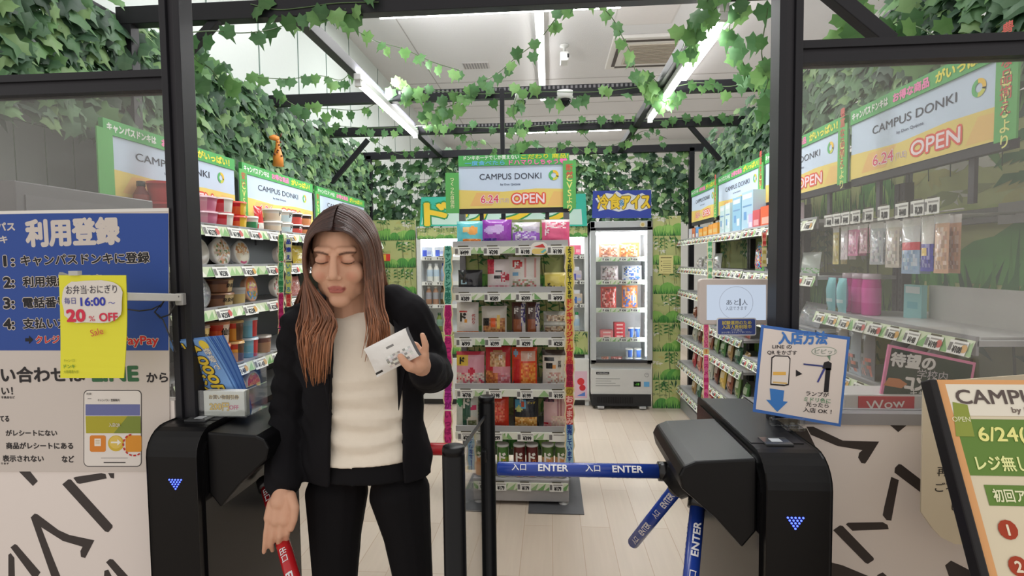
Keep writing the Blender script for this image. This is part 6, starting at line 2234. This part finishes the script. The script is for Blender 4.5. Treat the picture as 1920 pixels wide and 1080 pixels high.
m = MB()
for px in (1140, 1198):
    x, z = S.q(px, 411)
    m.box(x - .02, x + .02, -.005, .03, ft - S.o.z, z + .02)
m.build('clip', ACRYL, root)
sd = thing('round_sticker', 'round cream card stuck on the top right corner of the freezer', 'card', at(1205, 421, FY2 - .02))
m = MB().poly(rrect(-.026, -.024, .026, .024, .023), 0, .003, (226, 220, 190))
m.disc(0, 0, .015, -.0005, (206, 180, 110), n=12)
m.build('card', PAPER, sd)

# ---- jungle print columns on the back wall
def column(label, px0, px1, pyt, Y, seed, notice=False):
    xa, xb, zt_ = at(px0, 600, Y).x, at(px1, 600, Y).x, at((px0 + px1) / 2, pyt, Y).z
    root = thing('jungle_print_panel', label, 'printed panel', ((xa + xb) / 2, Y, 0))
    w = (xb - xa) / 2
    MB().box(-w, w, 0, .03, 0.001, zt_, (190, 186, 150)).build('panel', PAPER, root)
    m = MB()
    n = max(1, round(2 * w / .27))
    jungle(m, -w, w, .0, zt_, -.0006, .27, seed, .27)
    m.build('print', PAPER, root)
    return root


column('narrow jungle print panel right of the freezer', 1224, 1276, 405, 5.05, 31)
column('wide jungle print panel behind the woman left of the fridge', 645, 782, 413, 5.2, 32)
nt = thing('paper_notice', 'cream paper notice on the jungle print right of the freezer', 'notice', at(1249, 496, 5.04))
MB().box(-.065, .065, 0, .002, -.085, .085, (226, 216, 150)).build('sheet', PAPER, nt)
m = MB()
m.rect(-.05, .05, .06, .068, -.0005, (120, 110, 70))
for k in range(6):
    m.rect(-.03, .045, .03 - k * .02, .034 - k * .02, -.0005, (150, 140, 96))
    if k in (0, 2, 4):
        m.disc(-.042, .03 - k * .02, .006, -.0006, (130, 120, 80), n=8)
m.build('lettering', PAPER, nt)
m = MB().box(-.05, .05, 0, .004, -.035, .035, (222, 70, 60))
m.rect(-.045, .01, -.03, .03, -.0006, (236, 196, 70))
tag(m.build('small_sign', PAPER, None, at(722, 483, 5.19)), 'small red and yellow card in front of the jungle print left of the fridge', 'card')
# giraffe toy on the left ivy
gp = at(521, 285, 3.3)
root = thing('giraffe_toy', 'orange giraffe toy with brown spots above the left banners', 'toy', gp)


def spot(c):
    return [c] * 1


m = MB().tube([(.0, 0, -.09), (.0, 0, -.03), (.005, -.01, .03), (.012, -.02, .075)], [.032, .03, .014, .011], 12, (222, 140, 60))
m.tube([(.012, -.015, .078), (-.004, -.04, .082), (-.02, -.06, .076)], [.016, .018, .010], 10, (222, 140, 60))
m.build('body', PLAST, root)
m = MB()
for s in (-1, 1):
    m.tube([(.014 + s * .012, -.01, .09), (.016 + s * .016, -.01, .112)], [.004, .005], 8, (110, 70, 50))
m.build('horn', PLAST, root)
m = MB()
rr = random.Random(2)
for k in range(14):
    t = rr.random()
    z = -.085 + .15 * t
    rad = .032 - .018 * min(1, max(0, (t - .3) / .4))
    a = rr.uniform(-PI, 0)
    m.lathe([(.001, -.006), (.006, -.003), (.006, .003), (.001, .006)], 8, math.cos(a) * rad + .012 * t, math.sin(a) * rad - .01 * t, z, (120, 66, 40))
m.build('spots', PLAST, root)
# ================================================================ the woman walking out through the left gate
PY0 = 1.42


def vq(px, py, Y=PY0):
    return at(px, py, Y)


class Vol:
    """closed overlapping volumes that a voxel remesh fuses into one continuous skin"""

    def __init__(s):
        s.v, s.f = [], []

    def add(s, vs, fs):
        n = len(s.v)
        s.v += [tuple(v) for v in vs]
        s.f += [tuple(k + n for k in f) for f in fs]

    def cap(s, a, b, ra, rb, n=14, sq=1.0, sqax=None):
        a, b = Vector(a), Vector(b)
        d = b - a
        L = d.length
        d = d / L if L > 1e-6 else Vector((0, 0, 1))
        u = d.orthogonal().normalized()
        w = d.cross(u)
        rings = []
        for k in range(5):
            t = PI / 2 * k / 4.5
            rings.append((a - d * ra * math.cos(t), ra * math.sin(t)))
        rings[0] = (rings[0][0], ra * .02)
        rings.append((a, ra))
        rings.append((b, rb))
        for k in range(4, -1, -1):
            t = PI / 2 * k / 4.5
            rings.append((b + d * rb * math.cos(t), max(rb * .02, rb * math.sin(t))))
        vs, fs = [], []
        for c, r in rings:
            for i in range(n):
                an = 2 * PI * i / n
                vs.append(c + u * (r * math.cos(an)) + w * (r * math.sin(an)))
        m = len(rings)
        for j in range(m - 1):
            for i in range(n):
                fs.append((j * n + i, j * n + (i + 1) % n, (j + 1) * n + (i + 1) % n, (j + 1) * n + i))
        fs.append(tuple(range(n - 1, -1, -1)))
        fs.append(tuple((m - 1) * n + i for i in range(n)))
        s.add(vs, fs)

    def chain(s, pts, rs, n=14):
        for i in range(len(pts) - 1):
            s.cap(pts[i], pts[i + 1], rs[i], rs[i + 1], n)

    def ell(s, c, r, M=None, n=24, m=14):
        vs, fs = [], []
        for j in range(m + 1):
            ph = -PI / 2 + PI * (j + .02) / (m + .04)
            for i in range(n):
                an = 2 * PI * i / n
                v = Vector((r[0] * math.cos(ph) * math.cos(an), r[1] * math.cos(ph) * math.sin(an), r[2] * math.sin(ph)))
                if M is not None:
                    v = M @ v
                vs.append(Vector(c) + v)
        for j in range(m):
            for i in range(n):
                fs.append((j * n + i, j * n + (i + 1) % n, (j + 1) * n + (i + 1) % n, (j + 1) * n + i))
        fs.append(tuple(range(n - 1, -1, -1)))
        fs.append(tuple(m * n + i for i in range(n)))
        s.add(vs, fs)

    def loft(s, rings):
        n = len(rings[0])
        vs, fs = [], []
        for r in rings:
            vs += r
        for j in range(len(rings) - 1):
            for i in range(n):
                fs.append((j * n + i, j * n + (i + 1) % n, (j + 1) * n + (i + 1) % n, (j + 1) * n + i))
        fs.append(tuple(range(n - 1, -1, -1)))
        fs.append(tuple((len(rings) - 1) * n + i for i in range(n)))
        s.add(vs, fs)


def vox(name, vol, size, mat, parent, origin, colfn, it=3, disp=None):
    me = bpy.data.meshes.new(name)
    me.from_pydata(vol.v, [], vol.f)
    o = bpy.data.objects.new(name, me)
    COL.objects.link(o)
    md = o.modifiers.new('remesh', 'REMESH')
    md.mode = 'VOXEL'
    md.voxel_size = size
    if it:
        sm = o.modifiers.new('smooth', 'SMOOTH')
        sm.factor = .5
        sm.iterations = it
    dg = bpy.context.evaluated_depsgraph_get()
    out = bpy.data.meshes.new_from_object(o.evaluated_get(dg))
    bpy.data.objects.remove(o)
    bpy.data.meshes.remove(me)
    out.name = name
    n = len(out.vertices)
    co = np.empty(n * 3, dtype=np.float32)
    out.vertices.foreach_get('co', co)
    co = co.reshape(-1, 3)
    cols = colfn(co)
    if disp is not None:
        co = disp(co)
    co = co - np.array(origin, dtype=np.float32)
    out.vertices.foreach_set('co', co.ravel())
    a = out.attributes.new('Col', 'FLOAT_COLOR', 'POINT')
    a.data.foreach_set('color', np.concatenate([cols, np.ones((n, 1), np.float32)], 1).astype(np.float32).ravel())
    out.polygons.foreach_set('use_smooth', [True] * len(out.polygons))
    out.materials.clear()
    out.materials.append(mat)
    out.update()
    ob = bpy.data.objects.new(name, out)
    COL.objects.link(ob)
    ob.parent = parent
    return ob


def solid(c):
    c = np.array(lin(c), np.float32)
    return lambda co: np.tile(c, (len(co), 1))


SKIN = vmat('skin', 0.5, 0.4, noise=0.03)
SKIN.node_tree.nodes['Principled BSDF'].inputs['Subsurface Weight'].default_value = 0.08
SKIN.node_tree.nodes['Principled BSDF'].inputs['Subsurface Radius'].default_value = (0.01, 0.004, 0.002)
HAIRM = vmat('hair', 0.38, 0.5)
JACKM = vmat('black_suiting', 0.85, 0.2, bump=0.1, bscale=900)
PO = Vector((-0.49, 1.43, 0))
woman = thing('person', 'woman with long brown hair in black suit and cream top at the left gate', 'person', PO)

# ---- head frame
HC = vq(641, 482, 1.345)
HM = Matrix.Rotation(math.radians(9), 3, 'Z') @ Matrix.Rotation(math.radians(15), 3, 'X') @ Matrix.Rotation(math.radians(1), 3, 'Y')
HS = 1.04


def hd(x, y, z):
    return HC + HM @ Vector((x, y, z)) * HS


def hell(v, c, r, rot=None):
    v.ell(hd(*c), tuple(k * HS for k in r), HM if rot is None else HM @ rot)


B = Vol()
hell(B, (0, .018, .022), (.071, .090, .092))
hell(B, (0, -.022, -.03), (.057, .060, .084))
hell(B, (0, -.050, -.092), (.027, .025, .022))
for s in (-1, 1):
    hell(B, (s * .033, -.050, -.024), (.029, .028, .030))
    hell(B, (s * .030, -.071, .011), (.0165, .012, .0115))
    B.cap(hd(s * .012, -.0745, .033), hd(s * .040, -.060, .032), .011 * HS, .010 * HS)
    hell(B, (s * .0105, -.092, -.027), (.008, .009, .007))
    hell(B, (s * .040, -.022, -.062), (.016, .03, .028))
    hell(B, (s * .073, .012, -.008), (.008, .018, .030))
B.cap(hd(0, -.082, .022), hd(0, -.101, -.020), .0075 * HS, .0105 * HS)
B.cap(hd(-.014, -.080, -.053), hd(.014, -.080, -.053), .0045 * HS, .0045 * HS)
B.cap(hd(-.012, -.080, -.063), hd(.012, -.080, -.063), .0055 * HS, .0055 * HS)
# neck, torso, legs
B.cap(hd(0, .02, -.07), vq(655, 606, 1.41), .050, .056)
B.ell(vq(672, 640, 1.43), (.155, .088, .085))
B.ell(vq(678, 705, 1.43), (.140, .092, .14))
B.ell(vq(684, 790, 1.43), (.122, .082, .11))
B.ell(vq(688, 855, 1.43), (.145, .09, .075))
for top, knee, ank, toe in ((vq(640, 935, 1.43), vq(628, 1145, 1.39), vq(640, 1408, 1.46), vq(628, 1490, 1.36)), (vq(754, 935, 1.43), vq(779, 1145, 1.41), vq(800, 1405, 1.48), vq(812, 1480, 1.40))):
    toe.z = .03
    B.chain([top, top.lerp(knee, .5) + Vector((0, 0, 0)), knee, ank], [.060, .042, .038, .030])
    B.cap(ank - Vector((0, 0, .04)), toe, .032, .025)
# right arm (towards the gate arm) and its hand
RS, RE, RW = vq(572, 612, 1.43), vq(546, 770, 1.45), vq(533, 908, 1.325)
LS, LE, LW = vq(762, 592, 1.43), vq(808, 698, 1.52), vq(792, 690, 1.27)
B.chain([RS, RE, RW], [.045, .036, .024])
B.chain([LS, LE, LW], [.045, .036, .024])
DY = 0.035


def hp(px, py, Y):
    return vq(px, py, Y + DY)


B.cap(RW, hp(526, 940, 1.262), .023, .026)
B.cap(hp(540, 945, 1.262), hp(535, 975, 1.248), .020, .017)
B.cap(hp(524, 943, 1.262), hp(519, 976, 1.245), .021, .016)
B.cap(hp(514, 945, 1.262), hp(505, 970, 1.248), .018, .014)
for ch in ([(504, 968, 1.245), (499, 1000, 1.238), (497, 1019, 1.237), (495, 1035, 1.24)], [(515, 976, 1.243), (511, 1006, 1.236), (508, 1022, 1.243), (511, 1032, 1.256)],
           [(527, 980, 1.243), (525, 1006, 1.236), (523, 1019, 1.248), (526, 1025, 1.262)], [(539, 976, 1.246), (539, 999, 1.242), (537, 1010, 1.253), (539, 1013, 1.266)]):
    B.chain([hp(*c) for c in ch], [.0084, .0076, .0069, .0058], 10)
B.chain([hp(545, 930, 1.262), hp(553, 952, 1.245), hp(551, 975, 1.238), hp(546, 992, 1.238)], [.014, .0115, .0095, .0075], 10)
# left hand holding the packet
B.cap(LW, vq(786, 678, 1.235), .023, .025)
B.cap(vq(791, 680, 1.235), vq(793, 664, 1.222), .018, .015)
B.cap(vq(781, 676, 1.235), vq(783, 660, 1.228), .019, .015)
for ch in ([(796, 664, 1.222), (798, 648, 1.212), (795, 637, 1.206), (792, 628, 1.204)], [(788, 662, 1.226), (780, 648, 1.224), (767, 642, 1.222), (755, 641, 1.220)],
           [(783, 664, 1.230), (771, 656, 1.230), (757, 653, 1.227), (746, 653, 1.224)], [(779, 670, 1.234), (767, 667, 1.234), (755, 665, 1.231), (747, 665, 1.228)]):
    B.chain([vq(*c) for c in ch], [.0098, .0086, .0076, .0064], 10)
B.chain([vq(783, 690, 1.228), vq(768, 688, 1.198), vq(757, 678, 1.188), vq(751, 668, 1.186)], [.015, .012, .0098, .0078], 10)


def facecol(co):
    base = np.tile(np.array(lin((214, 166, 138)), np.float32), (len(co), 1))
    MI = np.array(HM.transposed())
    L = (co - np.array(HC)) @ MI.T / HS
    x, y, z = L[:, 0], L[:, 1], L[:, 2]

    def put(mask, c, k=1.0):
        m = np.clip(mask, 0, 1)[:, None] * k
        base[:] = base * (1 - m) + np.array(lin(c), np.float32) * m
    front = (y < -.055).astype(np.float32)
    lips = front * (1 - ((x / .023) ** 2 + ((z + .0585) / .0105) ** 2)) * 4
    put(lips, (170, 80, 78), .8)
    put(front * (1 - (np.abs(z + .0585) / .0016)) * (np.abs(x) < .019), (110, 44, 46), .8)
    for s in (-1, 1):
        ex = x - s * .030
        lash = z - (.0045 + (ex / .016) ** 2 * .004)
        put(front * (np.abs(ex) < .0155) * (1 - np.abs(lash) / .0024) * 2, (44, 28, 26), .95)
        put(front * (np.abs(ex) < .015) * (1 - np.abs(z - .012) / .007), (176, 118, 100), .5)
        bx = np.abs(x) - .031
        brow = z - (.030 - (bx / .02) ** 2 * .004)
        put(front * (x * s > 0) * (np.abs(bx) < .019) * (1 - np.abs(brow) / .0042) * 2, (70, 46, 38), .85)
    put(front * (1 - (((np.abs(x) - .036) / .016) ** 2 + ((z + .028) / .016) ** 2)), (214, 130, 112), .35)
    return base


vox('body', B, .003, SKIN, woman, PO, facecol, 4)

# ---- cream top
T = Vol()
rows = [(584, 656, .098, .066, 1.425), (592, 662, .125, .078, 1.425), (612, 671, .160, .098, 1.43), (650, 676, .166, .112, 1.43), (695, 680, .164, .118, 1.43), (740, 682, .152, .105, 1.43), (790, 684, .146, .098, 1.43), (830, 685, .155, .102, 1.43), (858, 686, .161, .107, 1.43)]
rings = []
nn = 40
for i in range(len(rows) - 1):
    for q in range(4):
        t = q / 4
        r0, r1 = rows[i], rows[i + 1]
        y, cx, hw, hdp, Y = (r0[k] + (r1[k] - r0[k]) * t for k in range(5))
        c = vq(cx, y, Y)
        ring = []
        for k in range(nn):
            an = 2 * PI * k / nn
            wr = 0
            if y > 690:
                wr = .006 * math.sin((y - 690) * .16 + 2.0 * math.sin(an * 2 + 1) + .6 * an) * min(1, (y - 690) / 60)
            if y < 700:
                wr += .0012 * math.sin(an * 9)
            ring.append(c + Vector(((hw + wr) * math.cos(an), (hdp + wr) * math.sin(an), .004 * math.sin(an * 3 + y * .05))))
        rings.append(ring)
T.loft(rings)
vox('top', T, .0045, CLOTH, woman, PO, solid((240, 230, 214)), 2)
# ---- jacket
J = Vol()
JR = [  # y, centre px, half width, half depth, left edge px, right edge px
    (578, 668, .118, .088, 622, 728), (596, 672, .162, .105, 624, 736), (630, 677, .176, .124, 622, 742), (690, 680, .176, .134, 618, 746), (740, 681, .164, .124, 616, 747),
    (790, 684, .166, .120, 614, 748), (850, 687, .182, .126, 612, 749), (884, 688, .180, .126, 611, 752)]
outer, inner = [], []
NA = 44
for i in range(len(JR) - 1):
    for q in range(4 if i < len(JR) - 2 else 5):
        t = q / 4
        r0, r1 = JR[i], JR[i + 1]
        y, cx, hw, hdp, el, er = (r0[k] + (r1[k] - r0[k]) * t for k in range(6))
        c = vq(cx, y, 1.43)
        Yf = 1.43 - hdp
        xl, xr = vq(el, y, Yf).x - c.x, vq(er, y, Yf).x - c.x
        al = -math.acos(max(-1, min(1, xl / hw)))     # front half: sin < 0
        ar = -math.acos(max(-1, min(1, xr / hw)))
        # go from the right edge (ar) forward through 0, the back (PI/2), PI and on to the left edge
        a0, a1 = ar, al + 2 * PI
        ro, ri = [], []
        for k in range(NA + 1):
            a = a0 + (a1 - a0) * k / NA
            wv = .003 * math.sin(a * 5 + y * .06)
            ro.append(c + Vector(((hw + wv) * math.cos(a), (hdp + wv) * math.sin(a), 0)))
            ri.append(c + Vector(((hw - .013) * math.cos(a), (hdp - .013) * math.sin(a), 0)))
        outer.append(ro)
        inner.append(ri)
J.loft([o_ + i_[::-1] for o_, i_ in zip(outer, inner)])
# sleeves, shoulders
J.chain([vq(610, 578, 1.43), RS, vq(556, 690, 1.445), RE, vq(536, 840, 1.39), vq(533, 900, 1.335)], [.050, .066, .060, .057, .050, .046])
J.chain([vq(738, 566, 1.43), LS, vq(788, 642, 1.48), LE], [.050, .066, .064, .060])
J.chain([LE, vq(803, 698, 1.40), vq(798, 693, 1.295)], [.060, .054, .043])
J.ell(vq(808, 704, 1.49), (.062, .06, .05))


def sleeve_disp(co):
    z = co[:, 2]
    co = co.copy()
    k = .0035 * np.sin(z * 95 + co[:, 0] * 60 + 3 * np.sin(co[:, 1] * 40))
    side = np.clip((np.abs(co[:, 0] - (-.49)) - .13) / .05, 0, 1)
    co[:, 1] += k * side
    co[:, 0] += k * .7 * side
    return co


vox('jacket', J, .005, JACKM, woman, PO, solid((19, 18, 22)), 3, sleeve_disp)
# lapels
for side, pts in (('l', [(626, 584), (600, 612), (594, 650), (604, 668), (600, 676), (617, 770)]), ('r', [(732, 584), (762, 610), (770, 646), (756, 660), (764, 668), (747, 770)])):
    edge = [(624, 584), (623, 625), (620, 690), (616, 770)] if side == 'l' else [(734, 584), (741, 625), (746, 690), (747, 770)]
    poly = edge + pts[::-1][1:-1]
    m = MB()
    vs = []
    for (px, py) in poly:
        r0 = min(JR, key=lambda r: abs(r[0] - py))
        c = vq(r0[1], py, 1.43)
        Y = 1.43
        for _ in range(3):
            p = vq(px, py, Y)
            u = max(-.97, min(.97, (p.x - c.x) / r0[2]))
            Y = 1.43 - r0[3] * math.sqrt(1 - u * u) - .008
        vs.append(vq(px, py, Y) - PO)
    n = len(vs)
    m.add(vs + [v + Vector((0, .005, 0)) for v in vs], [tuple(range(n)), tuple(range(2 * n - 1, n - 1, -1))] + [(k, (k + 1) % n, (k + 1) % n + n, k + n) for k in range(n)], (24, 23, 27))
    m.build('lapel', JACKM, woman)
m = MB()
c = vq(664, 575, 1.44)
m.tube([c + Vector((.100 * math.cos(a), .082 * math.sin(a), .012 * math.sin(a))) - PO for a in [-.35 + (PI + .7) * k / 20 for k in range(21)]], .017, 10, (20, 19, 23), flat=1.5)
m.build('collar', JACKM, woman)

# ---- trousers and shoes
Tr = Vol()
rr_ = []
for y, cx, hw, hdp in ((838, 687, .150, .096), (858, 688, .158, .106), (880, 689, .166, .116)):
    c = vq(cx, y, 1.43)
    rr_.append([c + Vector((hw * math.cos(2 * PI * k / 40), hdp * math.sin(2 * PI * k / 40), 0)) for k in range(40)])
Tr.loft(rr_)
Tr.chain([vq(632, 925, 1.43), vq(629, 1000, 1.41), vq(629, 1085, 1.39), vq(628, 1150, 1.385), vq(634, 1260, 1.42), vq(641, 1405, 1.46)], [.086, .071, .060, .058, .058, .054])
Tr.chain([vq(750, 925, 1.43), vq(764, 1000, 1.42), vq(775, 1085, 1.41), vq(780, 1150, 1.41), vq(790, 1260, 1.44), vq(800, 1402, 1.48)], [.084, .066, .054, .054, .056, .053])
vox('trousers', Tr, .0055, JACKM, woman, PO, solid((17, 16, 19)), 3)
for a, t in ((vq(640, 1408, 1.46), vq(628, 1490, 1.34)), (vq(800, 1405, 1.48), vq(812, 1480, 1.38))):
    a = Vector((a.x, a.y, .05))
    t = Vector((t.x, t.y, .032))
    sv = Vol()
    sv.cap(a + Vector((0, .03, -.005)), a + (t - a) * .5, .044, .042)
    sv.cap(a + (t - a) * .4, t, .042, .031)
    vox('shoe', sv, .006, SATIN, woman, PO, solid((20, 18, 20)), 3, lambda co: np.column_stack([co[:, 0], co[:, 1], np.maximum(co[:, 2], .002)]))

# ---- hair
hr = random.Random(12)
m = MB()
ROOT, MID, TIP = (62, 42, 38), (108, 72, 56), (172, 116, 80)


def haircol(t, k):
    c = mixc(ROOT, MID, t / .45) if t < .45 else mixc(MID, TIP, (t - .45) / .55)
    return tuple(max(4, v * (1 + k)) for v in c)


# scalp shell under the strands
sh = []
for j in range(13):
    ph = PI / 2 * j / 12 * 1.25
    ring = []
    for i in range(28):
        an = 2 * PI * i / 28
        # leave the face open in front
        lift = 1.0
        x, y, z = .0745 * math.sin(ph) * math.cos(an), .020 + .095 * math.sin(ph) * math.sin(an), .022 + .0965 * math.cos(ph)
        if math.sin(an) < -.3 and z < .07:
            k_ = min(1, (-.3 - math.sin(an)) / .25)
            z = z + (.085 - z) * k_
            y = y + (max(y, -.045) - y) * k_
            x *= 1 - .15 * k_
        ring.append(hd(x, y, z) - PO)
    sh.append(ring)
vs = [v for r in sh for v in r]
fs = []
for j in range(12):
    for i in range(28):
        fs.append((j * 28 + i, j * 28 + (i + 1) % 28, (j + 1) * 28 + (i + 1) % 28, (j + 1) * 28 + i))
m.add(vs, fs, (60, 40, 36), 0, True)


def strand(pts, r0, r1, k):
    path = []
    for i in range(len(pts) - 1):
        p0, p1, p2, p3 = pts[max(0, i - 1)], pts[i], pts[i + 1], pts[min(len(pts) - 1, i + 2)]
        for q in range(3):
            t = q / 3
            path.append(0.5 * ((2 * p1) + (p2 - p0) * t + (2 * p0 - 5 * p1 + 4 * p2 - p3) * t * t + (3 * p1 - p0 - 3 * p2 + p3) * t ** 3))
    path.append(pts[-1])
    n = len(path)
    rad = [max(.0006, (r0 + (r1 - r0) * i / (n - 1)) * (1 if i < n - 3 else (n - i) / 4)) for i in range(n)]
    m.tube([p - PO for p in path], rad, 5, [haircol(i / (n - 1), k) for i in range(n)], flat=.6)


for side in (-1, 1):
    N = 260 if side < 0 else 230
    for i in range(N):
        f = hr.random() ** 1.35                      # 0 front ... 1 back of the head
        lay = hr.uniform(0, 1)
        y0 = -.066 + .13 * f
        zt = .022 + .103 * math.sqrt(max(.05, 1 - ((y0 - .018) / .103) ** 2))
        px_ = .004
        lift = .003 * lay
        p = [hd(side * .002, y0, zt + lift)]
        yy = y0 * .8 + .004
        q_ = max(0, 1 - f * 2.2)                     # front strands sweep past the temple
        p.append(hd(side * (.038 + .008 * f + lift), y0 * .98 - .016 * q_, .103 - .026 * q_ + lift * .5))
        p.append(hd(side * (.078 - .014 * q_ + lift), yy - .022 * q_, .050 - .016 * q_ + lift))
        p.append(hd(side * (.092 - .026 * q_ + lift), yy * .9 - .022 * q_, -.035))
        jx = hr.gauss(0, 1)
        if side < 0:
            xe = 549 + (1 - f) * 58 + jx * 9
            front = f < .72
            Ye = 1.272 + .05 * f if front else 1.46
            yA, yB = hr.uniform(585, 605), hr.uniform(640, 700) + 14 * (1 - abs(f - .35) * 2)
            pA = vq(549 + (1 - f) * 70 + jx * 6, yA, 1.30 + .06 * f if front else 1.50)
            pB = vq(xe, (yA + yB) / 2, Ye)
            pC = vq(566 + (1 - f) * 26 + jx * 10 + 8, yB + 14, Ye + .005)
        else:
            xe = 722 + f * 22 + jx * 6
            front = f < .72
            Ye = 1.285 + .05 * f if front else 1.47
            yA, yB = hr.uniform(570, 590), hr.uniform(620, 672)
            pA = vq(692 + f * 36 + jx * 5, yA, 1.31 + .05 * f if front else 1.50)
            pB = vq(698 + f * 38 + jx * 6, (yA + yB) / 2, Ye)
            pC = vq(694 + f * 42 + jx * 9, yB + 10, Ye + .005)
        p += [pA, pB, pC]
        strand(p, hr.uniform(.0035, .0055), .0022, hr.uniform(-.22, .25))
m.build('hair', HAIRM, woman)

# ---- packet in her hand
pc = vq(736, 660, 1.198)
mb = bag_mesh(.115, .072, .028, (228, 226, 222), [('n', .35, .1, .9, .45, [(228, 226, 222), (150, 148, 146), (214, 212, 210)]), ('r', .45, .62, .62, .72, (120, 118, 116)), ('c', .06, .1, .08, (30, 30, 32)), ('r', .93, 0, 1, 1, (70, 70, 74))], nu=18, nv=14, seed=5)
o = mb.build('white_packet', FILM, None, pc)
o.rotation_euler = (-.15, -math.radians(26), .12)
o.location = pc - o.rotation_euler.to_matrix() @ Vector((0, 0, .036))
tag(o, 'small white plastic packet held in the hand of the woman', 'packet')
